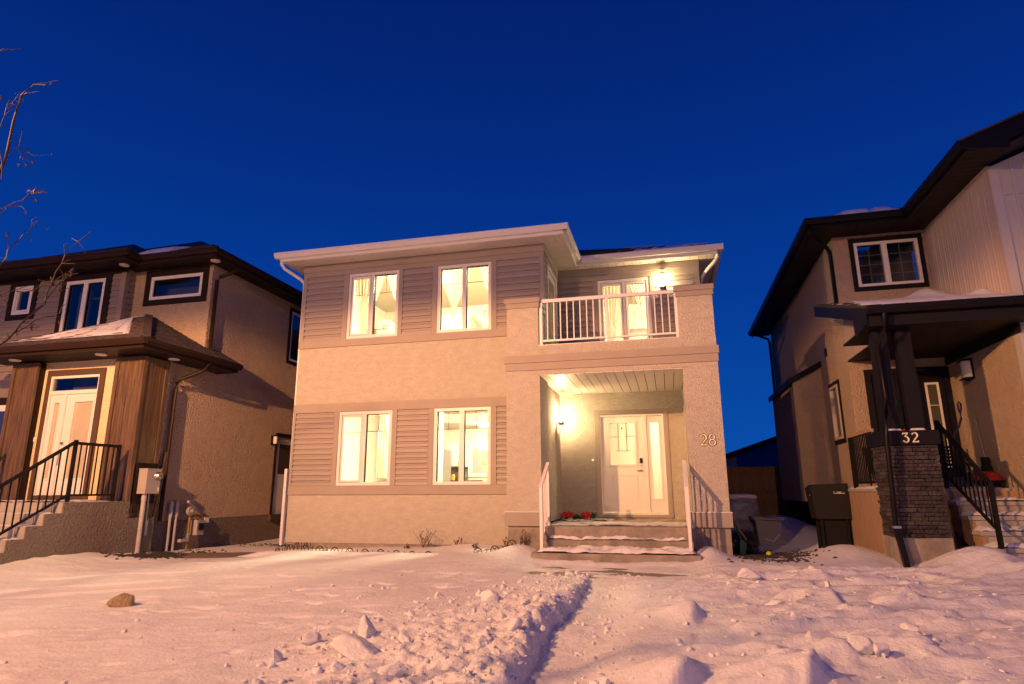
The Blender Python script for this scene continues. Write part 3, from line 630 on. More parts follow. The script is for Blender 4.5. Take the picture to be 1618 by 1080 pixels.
# white step handrails
def step_rail(label, x):
    t = thing('step_handrail', label, 'handrail', (x, 11.1, 0.5), 'white metal handrails beside the lit steps')
    a, b_ = (x, 10.82, 0.50), (x, 11.47, 0.90)
    MB().box(x - 0.025, x + 0.025, 10.795, 10.845, 0.50, 1.60).build('post', 'white_metal', t)
    MB().box(x - 0.025, x + 0.025, 11.445, 11.495, 0.90, 2.0).build('post', 'white_metal', t)
    MB().bar((x, 10.78, 1.575), (x, 11.52, 2.005), 0.06, 0.035).build('top_rail', 'white_metal', t)
    MB().bar((x, 10.845, 0.69), (x, 11.445, 1.05), 0.03, 0.03).build('bottom_rail', 'white_metal', t)
    for k in range(1, 5):
        y = 10.82 + 0.65 * k / 5; s_ = (1.98 - 1.59) / 0.65
        MB().box(x - 0.009, x + 0.009, y - 0.009, y + 0.009, 0.69 + (y - 10.845) * 0.6, 1.575 + (y - 10.78) * 0.58).build('baluster', 'white_metal', t)
step_rail('white metal handrail at the left edge of the lit steps, by the garland', -2.15)
step_rail('white metal handrail at the right edge of the lit steps, under number 28', 0.262)

# balcony railing
BR = thing('balcony_railing', 'white metal railing with thin balusters across the lit upper balcony', 'railing', (-0.97, YP + 0.1, 4.24))
yr = YP + 0.06
MB().box(-2.265, 0.315, yr - 0.03, yr + 0.03, 5.10, 5.165).build('top_rail', 'white_metal', BR)
MB().box(-2.265, 0.315, yr - 0.018, yr + 0.018, 4.315, 4.35).build('bottom_rail', 'white_metal', BR)
for x in (-2.255, -0.975, 0.305): MB().box(x - 0.026, x + 0.026, yr - 0.026, yr + 0.026, 4.243, 5.175 if x == -0.975 else 5.10).build('post', 'white_metal', BR)
for i in range(20):
    if i in (0, 10): continue
    x = -2.255 + 0.128 * i
    MB().box(x - 0.0095, x + 0.0095, yr - 0.0095, yr + 0.0095, 4.35, 5.10).build('baluster', 'white_metal', BR)

M['lamp_glass'] = glass('amber_lamp_glass', 0.0, (1.0, 0.9, 0.72))
# wall lamps of house 28
def cyl_lamp(name, label, c, axis, lit, h=0.36, r=0.052):
    """up-down lantern: back plate, cage, lit glass"""
    t = thing(name, label, 'wall lamp', c, 'outdoor wall lamps')
    x, y, z = c; dx, dy = axis; p = (x + dx * 0.11, y + dy * 0.11)
    q = (abs(dy), abs(dx))
    MB().box(x - q[0] * 0.055 - dx * 0, x + q[0] * 0.055 + dx * 0.02, min(y - q[1] * 0.055, y + dy * 0.02), y + q[1] * 0.055, z - 0.20, z + 0.08).build('back_plate', 'metal', t)
    MB().lathe((p[0], p[1], z), [(r * 0.2, -h * 0.38), (r * 0.5, -h * 0.3), (r * 0.5, h * 0.24), (r * 0.2, h * 0.34)], 12).build('bulb', lit, t)
    MB().lathe((p[0], p[1], z), [(r, -h * 0.42), (r, h * 0.42)], 20).build('glass_shade', 'lamp_glass', t)
    MB().lathe((p[0], p[1], z), [(r * 0.55, h * 0.43), (r * 0.55, h * 0.48)], 16).build('cap', 'muntin', t)
    MB().lathe((p[0], p[1], z), [(r + 0.012, -h * 0.62), (r + 0.022, -h * 0.43)], 16).build('socket', 'muntin', t)
    b = MB()
    for k in range(4):
        a = math.pi / 4 + k * math.pi / 2; b.bar((p[0] + (r + .014) * math.cos(a), p[1] + (r + .014) * math.sin(a), z - h * 0.45), (p[0] + (r + .014) * math.cos(a), p[1] + (r + .014) * math.sin(a), z + h * 0.45), 0.008, 0.008)
    b.build('cage', 'muntin', t)
    MB().bar((x + dx * 0.02, y + dy * 0.02, z - 0.14), (p[0], p[1], z - h * 0.55), 0.02, 0.03).build('bracket', 'muntin', t)
cyl_lamp('wall_lamp', 'glowing wall lantern on the porch side wall left of the white front door', (XS, 13.62, 3.10), (1, 0), 'lamp_on', h=0.30, r=0.045)
cyl_lamp('wall_lamp', 'glowing wall lantern on the balcony beside the sliding window', (0.125, YD, 6.2), (0, -1), 'lamp_balc', h=0.40, r=0.055)

# ------------------------------------------------------------------ rooms behind the lit windows
def room(x0, x1, y0, y1, z0, z1, wm='wall_in'):
    MB().box(x0 - .05, x0, y0, y1, z0, z1).build('room_wall', wm, H); MB().box(x1, x1 + .05, y0, y1, z0, z1).build('room_wall', wm, H)
    MB().box(x0 - .05, x1 + .05, y1, y1 + .05, z0, z1).build('room_wall', wm, H)
    MB().box(x0 - .05, x1 + .05, y0, y1 + .05, z1, z1 + .05).build('room_ceiling', 'ceiling_in', H); MB().box(x0 - .05, x1 + .05, y0, y1 + .05, z0 - .05, z0).build('room_floor', 'floor_in', H)
M['kitchen_lamp'] = emis('lit_kitchen_shade', (1.0, 0.82, 0.52), 260)
def ceiling_lamp(x, y, z, label, r=0.18, m='room_lamp'):
    t = thing('ceiling_lamp', label, 'ceiling lamp', (x, y, z), 'ceiling lamps indoors')
    MB().lathe((x, y, z), [(r * 0.8, -0.03), (r * 0.85, 0)], 16).build('canopy', 'metal', t)
    MB().lathe((x, y, z), [(r * 0.4, -0.11), (r * 0.8, -0.09), (r, -0.035), (r * 0.9, -0.03)], 16).build('shade', m, t)
FZ, CZ, GZ, DZ = 4.02, 6.60, 0.92, 3.62
room(-7.75, -2.62, YW + .2, 16.2, FZ, CZ)
room(-7.75, -2.62, YW + .2, 18.2, GZ, DZ)
MB().box(-6.52, -6.45, 15.5, 18.2, GZ, DZ).build('partition_wall', 'wall_in', H); MB().box(-6.45, -2.62, 16.7, 18.2, 3.38, DZ - .002).build('bulkhead', 'ceiling_in', H)
room(-2.2, 0.66, YD + .2, 17.2, FZ, CZ)
room(-2.2, 0.66, YD + .2, 16.6, GZ, DZ)
for x, y, z, lab in ((-5.45, 13.6, CZ, 'round lit ceiling lamp between the two upper windows'), (-2.9, 13.8, CZ, 'round lit ceiling lamp right of the upper right window'),
                     (-5.45, 13.6, DZ, 'round lit ceiling lamp between the two lower windows'), (-2.9, 14.2, DZ, 'round lit ceiling lamp right of the kitchen window'),
                     (0.40, 15.2, CZ, 'round lit ceiling lamp in the room behind the balcony'), (0.40, 15.2, DZ, 'round lit ceiling lamp in the hall behind the front door')):
    ceiling_lamp(x, y, z, lab, r=0.11 if 'hall' in lab else 0.18)
def curtain(label, x0, x1, z0, z1, y, m='sheer', folds=9, tie=None, group='curtains in the lit windows', amp=0.016, bottom=None):
    """pleated cloth; tie = (height, x, width): gathered there"""
    n = folds * 8; nz = 26; b = MB(); vs = []; fs = []
    for j in range(nz + 1):
        v = j / nz; z = z1 + (z0 - z1) * v
        a, c = x0, x1
        if tie:
            tz, tx, tw = tie
            if z > tz: k = ((z1 - z) / (z1 - tz)) ** 1.5
            else: k = max(0.0, 1 - (tz - z) / max(0.01, (tz - z0)) * 0.55)
            a = x0 + (tx - tw / 2 - x0) * k; c = x1 + (tx + tw / 2 - x1) * k
        for i in range(n + 1):
            u = i / n; ph = 2 * math.pi * folds * u
            vs.append((a + (c - a) * u, y + amp * math.sin(ph + 0.4 * math.sin(3 * u + 2 * v)) * (0.6 + 0.4 * math.sin(5 * u)), z))
    for j in range(nz):
        for i in range(n): k = j * (n + 1) + i; fs.append((k, k + 1, k + n + 2, k + n + 1))
    b.add(vs, fs, True); return solo(b, 'curtain', m, label, 'curtain', ((x0 + x1) / 2, y, z1), group)
yc = YW + 0.30
curtain('sheer curtain tied back at the left of the upper left window', -6.86, -6.12, 4.2, 6.45, yc, folds=8, tie=(5.30, -6.60, 0.13))
curtain('sheer curtain swept towards the right edge of the upper left window', -6.06, -5.45, 4.2, 6.45, yc, folds=6, tie=(5.25, -5.50, 0.10))
curtain('sheer curtain tied at the middle of the left half of the upper right window', -4.74, -4.02, 4.2, 6.45, yc, folds=8, tie=(5.52, -4.42, 0.12))
curtain('sheer curtain swept towards the right edge of the upper right window', -3.85, -3.30, 4.2, 6.45, yc, folds=5, tie=(5.35, -3.36, 0.10))
curtain('white voile panel hanging in the right half of the lower left window', -6.24, -5.80, 1.80, 3.35, yc + 0.25, 'sheer_white', folds=8, amp=0.02)
curtain('narrow white curtain at the left edge of the kitchen window', -4.78, -4.60, 1.2, 3.35, yc, 'sheer_white', folds=3, amp=0.02)
curtain('sheer curtain swept to the right in the left pane of the balcony window', -1.36, -0.80, 4.2, 6.4, YD + 0.32, folds=7, tie=(5.12, -1.12, 0.12))
curtain('sheer curtain parted in the right pane of the balcony window', -0.66, -0.22, 4.2, 6.4, YD + 0.32, folds=6, tie=(5.4, -0.24, 0.06))
# bedroom furniture
t = thing('cupboard', 'white cupboard glimpsed in the right half of the upper left window', 'cupboard', (-7.2, 15.2, FZ))
MB().box(-7.42, -7.08, 15.0, 15.6, FZ, 6.02).build('body', 'linen', t)
for k in range(2): MB().box(-7.41 + k * .165, -7.255 + k * .165, 14.98, 14.999, FZ + 0.1, 5.98).build('door', 'cabinet', t)
t = thing('metal_headboard', 'thin black scrolled metal frame seen low in the upper left window', 'bed frame', (-6.5, 13.2, FZ))
z_ = 5.26
MB().tube([(-6.80, 13.2, FZ), (-6.80, 13.2, z_ - .03), (-6.78, 13.2, z_)], 0.009, 6).tube([(-6.78, 13.2, z_), (-6.32, 13.2, z_ - 0.01)], 0.009, 6).build('rail', 'black_metal', t)
MB().tube([(-6.32 + 0.08 * math.cos(a) * (1 - a / 9), 13.2, z_ + 0.02 + 0.06 * math.sin(a) * (1 - a / 9)) for a in [i * 0.4 for i in range(16)]], 0.009, 6).build('scroll', 'black_metal', t)
t = thing('wardrobe', 'white wardrobe low in the upper right window behind the tied curtain', 'wardrobe', (-5.36, 15.6, FZ))
MB().box(-5.75, -4.97, 15.52, 16.1, FZ, 6.10).build('body', 'linen', t); MB().box(-5.78, -4.94, 15.48, 16.12, 6.10, 6.16).build('top_rail', 'cabinet', t)
for k in range(2): MB().box(-5.74 + k * .39, -5.37 + k * .39, 15.495, 15.518, FZ + 0.08, 6.08).build('door', 'cabinet', t)
t = thing('smoke_detector', 'round pale disc on the back wall of the upper right window', 'smoke detector', (-4.73, 16.18, 6.42))
MB().lathe((-4.73, 16.14, 6.40), [(0.09, 0), (0.10, 0.03), (0.08, 0.05)], 20, 'y').build('base', 'cabinet', t); MB().lathe((-4.73, 16.12, 6.40), [(0.06, 0), (0.07, 0.02)], 20, 'y').build('cover', 'blind', t)
t = thing('bed', 'white bed end seen through the balcony window behind the balusters', 'bed', (-0.45, 15.4, FZ))
MB().box(-0.78, 0.1, 15.4, 15.46, FZ, 5.42).build('panel', 'linen', t); MB().box(-0.80, 0.12, 15.38, 15.48, 5.42, 5.48).build('top_rail', 'cabinet', t)
# kitchen
ceiling_lamp(-4.98, 17.0, 3.378, 'flush kitchen ceiling light glowing at the top right of the kitchen window', r=0.16, m='kitchen_lamp')
t = thing('fridge', 'stainless steel fridge at the left of the kitchen window', 'fridge', (-6.1, 16.2, GZ))
MB().box(-6.42, -5.84, 16.0, 16.7, GZ, 2.62).build('body', 'steel', t)
MB().box(-6.41, -5.85, 15.96, 15.998, GZ + .05, 1.55).build('door', 'steel', t); MB().box(-6.41, -5.85, 15.96, 15.998, 1.57, 2.60).build('door', 'steel', t)
MB().tube([(-5.95, 15.95, 1.68), (-5.95, 15.90, 1.70), (-5.95, 15.90, 2.35), (-5.95, 15.95, 2.37)], 0.018, 6).build('handle', 'metal', t)
t = thing('wall_cabinets', 'white upper cabinets above the dark backsplash in the kitchen', 'cabinets', (-6.0, 17.9, 2.2))
for k, (a, b_) in enumerate(((-6.44, -6.215), (-6.205, -5.96), (-5.95, -5.80))): q = MB().box(a, b_, 17.82, 17.85, 2.23, 2.88).build('door', 'cabinet', t); MB().box(b_ - 0.04, b_ - 0.025, 17.80, 17.819, 2.27, 2.40).build('handle', 'metal', q)
MB().box(-6.445, -5.79, 17.85, 18.19, 2.21, 2.90).build('carcass', 'cabinet', t)
t = thing('kitchen_counter', 'dark kitchen counter over white base units below the backsplash', 'counter', (-5.0, 17.8, GZ))
MB().box(-6.44, -2.66, 17.6, 18.19, GZ, 1.78).build('base_unit', 'cabinet', t); MB().box(-6.44, -2.64, 17.55, 18.195, 1.78, 1.82).build('worktop', 'counter', t); MB().box(-6.44, -5.82, 18.17, 18.198, 1.82, 2.205).build('backsplash', 'backsplash', t)
kw = MB().box(-5.80, -5.68, 18.14, 18.2, 1.93, 2.86).box(-5.02, -4.90, 18.14, 18.2, 1.93, 2.86).box(-5.68, -5.02, 18.14, 18.2, 1.93, 2.03).box(-5.68, -5.02, 18.14, 18.2, 2.76, 2.86).build('window', 'white', H, 'white-framed rear kitchen window with a dark pane')
MB().box(-5.68, -5.02, 18.165, 18.195, 2.03, 2.76).build('pane', 'blind', kw)
t = thing('pendant_lamp', 'white drum pendant lamp glowing in the kitchen window', 'pendant lamp', (-4.41, 15.0, DZ))
MB().lathe((-4.41, 15.0, 2.51), [(0.125, 0), (0.13, 0.01), (0.125, 0.22), (0.12, 0.23)], 20).build('drum_shade', 'pendant_on', t)
MB().tube([(-4.44, 15.0, DZ), (-4.43, 15.0, 2.74)], 0.005, 5).build('cord', 'metal', t); MB().tube([(-4.36, 15.0, DZ), (-4.37, 15.0, 2.74)], 0.005, 5).build('cord', 'metal', t)
t = thing('kitchen_table', 'low table edge with white cloth just inside the kitchen window', 'table', (-4.3, 14.0, GZ))
MB().box(-5.3, -3.6, 13.5, 14.5, 1.62, 1.66).build('tabletop', 'linen', t)
for x, y in ((-5.25, 13.55), (-3.65, 13.55), (-5.25, 14.45), (-3.65, 14.45)): MB().box(x - .03, x + .03, y - .03, y + .03, GZ, 1.62).build('leg', 'counter', t)
t = thing('potted_plant', 'leggy pale plant on the table at the right of the kitchen window', 'plant', (-4.05, 14.0, 1.66))
for k in range(8):
    a = k * 0.9; p = [(-4.05 + 0.02 * math.cos(a), 14.0, 1.78), (-4.05 + 0.07 * math.cos(a), 14.0 + 0.03 * math.sin(a), 1.95), (-4.05 + 0.13 * math.cos(a * 1.3), 14.0 + 0.08 * math.sin(a), 2.06 + 0.06 * (k % 3))]
    MB().tube(p, 0.005, 5).build('stem', 'leaf_in', t)
    MB().lathe((p[2][0], p[2][1], p[2][2]), [(0.001, -0.03), (0.024, 0), (0.001, 0.03)], 6).build('leaf', 'leaf_in', t)
MB().lathe((-4.05, 14.0, 1.66), [(0.05, 0), (0.07, 0.13)], 12).build('pot', 'linen', t)
solo(MB().lathe((-6.12, 17.7, 1.82), [(0.05, 0), (0.06, 0.05), (0.06, 0.14), (0.045, 0.17)], 12), 'canister', 'yellow', 'yellow canister on the dark kitchen counter', 'canister', (-6.12, 17.7, 1.82))
# garland on the porch floor
t = thing('christmas_garland', 'red poinsettia and green pine garland lying on the porch floor', 'garland', (-2.05, 13.3, 0.92))
r_ = random.Random(5); gb = MB()
def gpos(u): return Vector((-2.22 + 0.66 * u, 13.50 - 0.05 * math.sin(u * 6), 0.985 + 0.02 * math.sin(u * 9)))
for k in range(260):
    c = gpos(r_.random()); d = Vector((r_.gauss(0, 1), r_.gauss(0, 1), r_.gauss(0, 1) * .8)).normalized() * r_.uniform(0.05, 0.11)
    gb.bar(c, c + d, 0.024, 0.006)
gb.build('pine_sprigs', 'green_leaf', t, kind='stuff')
for u in (0.10, 0.27, 0.68, 0.80):
    c = gpos(u) + Vector((0, -0.07, 0.02)); fb = MB()
    for ring, nn, rr_ in ((0, 7, 0.078), (1, 6, 0.05)):
        for k in range(nn):
            a = 2 * math.pi * k / nn + ring * .4; e = Vector((math.cos(a) * rr_, -0.03 - 0.02 * ring, math.sin(a) * rr_)); s_ = Vector((-math.sin(a), 0, math.cos(a))) * 0.026
            fb.add([c, c + e * .55 + s_, c + e, c + e * .55 - s_, c + e * .5 + Vector((0, -0.012, 0))], [(0, 1, 4), (1, 2, 4), (2, 3, 4), (3, 0, 4)])
    fb.build('poinsettia', 'red', t)
# ================================================================== LEFT HOUSE (brown trim, cedar columns)
LW_X, B1, B2 = -10.2, 11.94, 11.67
L = thing('house', 'tan stucco house with dark brown trim, cedar columns and unlit windows', 'house', (-12.5, 11.9, 0.3))
def lb(name, m, *d, label=None): return box(name, m, L, *d, label=label)
wall_y('side_wall', 'stucco2', L, 10.62, 24.0, 0.94, 4.5, LW_X - 0.2, LW_X, [(15.02, 15.92, 0.95, 2.88)])
wall_y('side_wall', 'stucco2', L, B1 + 0.2, 24.0, 4.5, 6.77, LW_X - 0.2, LW_X, [(15.17, 16.35, 5.07, 6.58)])
lb('foundation', 'pebble', LW_X - 0.2, LW_X + 0.012, 10.22, 24.0, -0.4, 0.935)
wall_x('upper_wall', 'stucco2', L, -12.4, LW_X, 4.5, 6.77, B1, B1 + 0.2, [(-11.90, -10.46, 6.02, 6.58)])
wall_x('upper_wall', 'siding2', L, -17.2, -12.4, 4.3, 6.77, B2 + 0.012, B2 + 0.2, [(-14.14, -12.99, 5.0, 6.57), (-15.75, -15.19, 5.85, 6.57)])
lb('upper_wall', 'siding2', -12.6, -12.4, B2 + 0.2, B1, 4.3, 6.77)
lb('rear_wall', 'stucco2', -17.2, LW_X - 0.2, 23.8, 24.0, 0, 6.77)
lb('side_wall', 'stucco2', -17.2, -17.0, B2 + 0.2, 23.8, 0, 6.77)
lb('lower_wall', 'siding2', -17.2, -13.46, 11.3, 11.5, 0, 4.3)
# siding planks of the left bay
rows = 16; hp = (6.67 - 4.40) / rows
for x0, x1 in ((-16.6, -15.94), (-15.02, -14.31), (-12.79, -12.53)): planks_x(L, 'siding2', x0, x1, 4.40, 6.67, B2 + 0.01, rows, t=0.026)
planks_x(L, 'siding2', -15.938, -15.022, 4.40, 4.40 + 9 * hp, B2 + 0.01, 9, t=0.026)
planks_y(L, 'siding2', B2 + 0.08, B1, 4.6, 6.67, -12.4, 14)
lb('corner_board', 'siding2', -12.53, -12.385, B2 - 0.025, B2 + 0.08, 4.4, 6.69)
lb('frieze_board', 'brown', -17.2, -12.37, B2 - 0.03, B2 + 0.01, 6.675, 6.765)
# casings and windows
def casing(x0, x1, z0, z1, fx0, fx1, fz0, fz1, y):
    for d_ in ((x0, fx0, z0, z1), (fx1, x1, z0, z1), (fx0, fx1, z0, fz0), (fx0, fx1, fz1, z1)): lb('casing', 'brown', d_[0], d_[1], y - 0.03, y + 0.012, d_[2], d_[3])
casing(-12.065, -10.295, 5.872, 6.75, -11.915, -10.445, 6.01, 6.595, B1)
window_x(L, -11.915, -10.445, 6.01, 6.595, B1, [1], gl='glass_dark', fw=0.08)
casing(-14.29, -12.80, 4.8, 6.674, -14.16, -12.97, 5.0, 6.585, B2)
window_x(L, -14.16, -12.97, 5.0, 6.585, B2, [1, 1], gl='glass_dark', fw=0.085, mull=0.13)
casing(-15.92, -15.03, 5.71, 6.674, -15.765, -15.175, 5.84, 6.58, B2)
window_x(L, -15.765, -15.175, 5.84, 6.58, B2, [1], gl='glass_dark', fw=0.075, sash=(0,))
lb('room_back', 'blind', -17.0, LW_X - 0.2, 12.45, 12.5, 4.3, 6.75)
MB().box(-14.05, -13.62, 11.95, 11.96, 5.0, 6.4).build('blind', 'blind', L)
# side window and side door
def side_window(parent, X, y0, y1, z0, z1, fr, cas, gl, cw=0.09, name='window'):
    b = MB(); f = 0.06
    b.box(X - 0.05, X + 0.02, y0, y0 + f, z0, z1).box(X - 0.05, X + 0.02, y1 - f, y1, z0, z1).box(X - 0.05, X + 0.02, y0 + f, y1 - f, z0, z0 + f).box(X - 0.05, X + 0.02, y0 + f, y1 - f, z1 - f, z1)
    w = b.build(name, fr, parent)
    s = 1 if parent is L else -1
    pane_quad(w, gl, [(X - 0.01, y0 + f, z0 + f), (X - 0.01, y1 - f, z0 + f), (X - 0.01, y1 - f, z1 - f), (X - 0.01, y0 + f, z1 - f)])
    for d_ in ((y0 - cw, y0, z0 - cw, z1 + cw), (y1, y1 + cw, z0 - cw, z1 + cw), (y0, y1, z0 - cw, z0), (y0, y1, z1, z1 + cw)): MB().box(X - 0.01 * s, X + 0.028 * s, d_[0], d_[1], d_[2], d_[3]).build('casing', cas, parent)
    return w
side_window(L, LW_X, 15.21, 16.32, 5.11, 6.54, 'white', 'brown', 'glass_dark')
lb('room_back', 'blind', LW_X - 0.9, LW_X - 0.85, 12.52, 17, 4.8, 6.7)
lb('casing', 'brown', LW_X - 0.01, LW_X + 0.03, 14.93, 15.0, 0.86, 2.96); lb('casing', 'brown', LW_X - 0.01, LW_X + 0.045, 14.93, 15.98, 2.962, 3.06); lb('door_sill', 'brown_casing', LW_X - 0.01, LW_X + 0.10, 14.85, 15.95, 0.80, 0.94)
sd = lb('side_door', 'door_white', LW_X - 0.06, LW_X - 0.01, 15.0, 15.93, 0.94, 2.96)
MB().box(LW_X - 0.009, LW_X - 0.004, 15.14, 15.76, 1.98, 2.78).build('pane', mat('dim_pane', (0.08, 0.055, 0.035), 0.2), sd)
for d_ in ((15.10, 15.14, 1.94, 2.82), (15.76, 15.80, 1.94, 2.82), (15.14, 15.76, 1.94, 1.98), (15.14, 15.76, 2.78, 2.82)): MB().box(LW_X - 0.01, LW_X + 0.004, *d_).build('lite_surround', 'door_white', sd)
# eaves and roof
LE = 6.77
for d_ in ((-17.4, -11.86, 11.07, 11.10), (-11.83, -9.755, 11.43, 11.46)): lb('fascia', 'brown_metal', *d_, LE - 0.012, LE + 0.15)
lb('fascia', 'brown_metal', -11.86, -11.83, 11.10, 11.46, LE - 0.012, LE + 0.15)
lb('fascia', 'brown_metal', -9.78, -9.75, 11.46, 24.3, LE - 0.012, LE + 0.15)
panels('soffit_panel', 'soffit_dark', L, 'x', -17.3, -11.87, 24, (11.105, B2, LE, LE + 0.012))
panels('soffit_panel', 'soffit_dark', L, 'x', -12.39, -9.79, 12, (11.465, B1, LE, LE + 0.012))
panels('soffit_panel', 'soffit_dark', L, 'y', B1 + 0.01, 24.2, 40, (LW_X, -9.785, LE, LE + 0.012))
gutter_x(L, 'brown_metal', -17.4, -11.74, 11.069, LE); gutter_y(L, 'brown_metal', 10.98, 11.40, -11.829, LE)
gutter_x(L, 'brown_metal', -11.70, -9.64, 11.429, LE); gutter_y(L, 'brown_metal', 11.45, 24.3, -9.749, LE)
hip_roof(L, 'shingle_brown', -17.6, -11.76, 10.99, 22.0, LE + 0.152, 0.55)
hip_roof(L, 'shingle_brown', -17.6, -9.66, 11.35, 24.3, LE + 0.151, 0.545)
courses(L, 'shingle_brown', -17.4, -11.8, 11.0, LE + 0.158, 0.55, 9, hip_r=1, seed=8)
courses(L, 'shingle_brown', -12.4, -9.7, 11.36, LE + 0.157, 0.545, 9, hip_r=1, seed=9)
def pot(x, y, z, nm='pot_light'):
    q = MB().lathe((x, y, z), [(0.105, -0.018), (0.11, 0)], 18).build(nm, 'white_metal', L); MB().lathe((x, y, z), [(0.075, -0.021), (0.078, -0.0185)], 16).build('lens', 'frost_glass', q)
for p in ((-9.98, 11.72), (-12.25, 11.42)): pot(p[0], p[1], LE)
# snow lying on the roof
def snow_on(parent, tri, seed, name='roof_snow', h=0.05, thr=0.42, dens=0.07):
    """uneven snow patch on a roof plane; tri = origin, along, up-slope corner points"""
    o, a, u = Vector(tri[0]), Vector(tri[1]), Vector(tri[2]); A, U = a - o, u - o
    nx, ny = max(6, int(A.length / dens)), max(6, int(U.length / dens)); r_ = np.random.default_rng(seed); f = fbm2(nx + 1, ny + 1, r_, 5, 4)
    b = MB(); nrm = A.cross(U).normalized(); nrm = nrm if nrm.z > 0 else -nrm; idx = {}; vs = []; fs = []
    for i in range(nx + 1):
        for j in range(ny + 1):
            e = min(i, nx - i, j, ny - j) / 3.0; hh = max(0, min(1, (f[i, j] - thr) * 5)) * min(1, e) * h
            vs.append(o + A * (i / nx) + U * (j / ny) + nrm * (hh - 0.008))
    for i in range(nx):
        for j in range(ny): k = i * (ny + 1) + j; fs.append((k, k + ny + 1, k + ny + 2, k + 1))
    b.add(vs, fs, True); return b.build(name, 'snow', parent)
for q_ in snow_patches: snow_on(H, q_, 33, h=0.035, thr=0.5, dens=0.05)
snow_on(L, ((-12.2, 11.42, 6.98), (-11.2, 11.42, 6.98), (-12.2, 12.3, 7.47)), 31, thr=0.34, h=0.07)

# entrance block: cream wall between two cedar columns
EY = 10.40; SZ = 4.22
wall_x('entrance_wall', 'stucco2_light', L, -13.46, -10.4, 1.3, SZ, EY, EY + 0.2, [(-12.63, -11.31, 1.45, 3.94)])
lb('entrance_wall', 'stucco2', -10.4, LW_X - 0.001, EY + 0.02, 10.62, 0.94, SZ)
lb('porch_side_wall', 'stucco2', -13.46, -13.26, EY + 0.2, 11.5, 0, SZ)
for d_ in ((-12.69, -12.60, 1.37, 4.04), (-11.33, -11.20, 1.37, 4.04), (-12.60, -11.33, 3.915, 4.04)): lb('door_casing', 'brown_casing', d_[0], d_[1], EY - 0.035, EY + 0.01, d_[2], d_[3])
lb('door_casing', 'brown_casing', -12.60, -11.33, EY - 0.05, EY + 0.02, 1.37, 1.46)
f = MB()
for a, b_ in ((-12.60, -12.555), (-12.20, -12.125), (-11.375, -11.33)): f.box(a, b_, EY - 0.01, EY + 0.09, 1.465, 3.52)
f.box(-12.60, -11.33, EY - 0.012, EY + 0.09, 3.521, 3.60).box(-12.60, -11.33, EY - 0.012, EY + 0.09, 3.86, 3.913).box(-12.60, -12.555, EY - 0.011, EY + 0.09, 3.601, 3.859).box(-11.375, -11.33, EY - 0.011, EY + 0.09, 3.601, 3.859)
f.build('door_frame', 'door_white', L)
pane_quad(L, 'glass_dark', [(-12.555, EY + 0.03, 3.60), (-11.375, EY + 0.03, 3.60), (-11.375, EY + 0.03, 3.86), (-12.555, EY + 0.03, 3.86)], 'transom_pane')
lb('transom_back', 'blind', -12.58, -11.35, EY + 0.5, EY + 0.52, 3.5, 3.95)
def leaf2(name, x0, x1, z0, z1, lx0, lx1, lz0, lz1, y):
    b = MB(); b.box(x0, lx0, y, y + 0.045, z0, z1).box(lx1, x1, y, y + 0.045, z0, z1).box(lx0, lx1, y, y + 0.045, z0, lz0).box(lx0, lx1, y, y + 0.045, lz1, z1)
    o = b.build(name, 'door_white', L); w = 0.03
    for d_ in ((lx0 - w, lx0, lz0 - w, lz1 + w), (lx1, lx1 + w, lz0 - w, lz1 + w), (lx0, lx1, lz0 - w, lz0), (lx0, lx1, lz1, lz1 + w)): MB().box(d_[0], d_[1], y - 0.016, y + 0.002, d_[2], d_[3]).build('lite_surround', 'door_white', o)
    MB().box(lx0, lx1, y + 0.02, y + 0.026, lz0, lz1).build('frosted_lite', 'frost_lite', o); return o
M['frost_lite'] = mat('etched_glass', (0.47, 0.42, 0.31), 0.35, var=0.08, vscale=3)
d = leaf2('front_door', -12.12, -11.38, 1.47, 3.515, -11.90, -11.44, 1.80, 3.35, EY + 0.02)
MB().lathe((-12.07, EY + 0.02, 2.50), [(0.028, -0.03), (0.034, -0.02), (0.034, 0)], 12, 'y').build('deadbolt', 'metal', d)
MB().lathe((-12.07, EY + 0.02, 2.33), [(0.02, -0.06), (0.033, -0.05), (0.033, -0.02), (0.03, 0)], 12, 'y').bar((-12.07, EY - 0.01, 2.28), (-12.07, EY - 0.03, 2.06), 0.02, 0.02).build('handle', 'metal', d)
d = leaf2('sidelight', -12.55, -12.205, 1.47, 3.515, -12.42, -12.30, 1.80, 3.35, EY + 0.02)
lb('doorbell', 'white', -12.80, -12.76, EY - 0.02, EY, 2.55, 2.64)
# cedar columns of framed boards
def cedar_face_x(x0, x1, z0, z1, y, n=4, fr=0.085):
    for d_ in ((x0, x0 + fr, z0, z1), (x1 - fr, x1, z0, z1), (x0 + fr, x1 - fr, z1 - fr, z1), (x0 + fr, x1 - fr, z0, z0 + fr)): lb('column_frame', 'wood', d_[0], d_[1], y - 0.035, y + 0.02, d_[2], d_[3])
    w = (x1 - x0 - 2 * fr) / n
    for i in range(n): lb('cedar_board', 'wood', x0 + fr + i * w + 0.003, x0 + fr + (i + 1) * w - 0.003, y - 0.008 - 0.004 * (i % 2), y + 0.02, z0 + fr, z1 - fr)
def cedar_face_y(X, y0, y1, z0, z1, n=4, fr=0.085):
    for d_ in ((y0, y0 + fr, z0, z1), (y1 - fr, y1, z0, z1), (y0 + fr, y1 - fr, z1 - fr, z1), (y0 + fr, y1 - fr, z0, z0 + fr)): lb('column_frame', 'wood', X - 0.02, X + 0.035, d_[0], d_[1], d_[2], d_[3])
    w = (y1 - y0 - 2 * fr) / n
    for i in range(n): lb('cedar_board', 'wood', X - 0.02, X + 0.008 + 0.004 * (i % 2), y0 + fr + i * w + 0.003, y0 + fr + (i + 1) * w - 0.003, z0 + fr, z1 - fr)
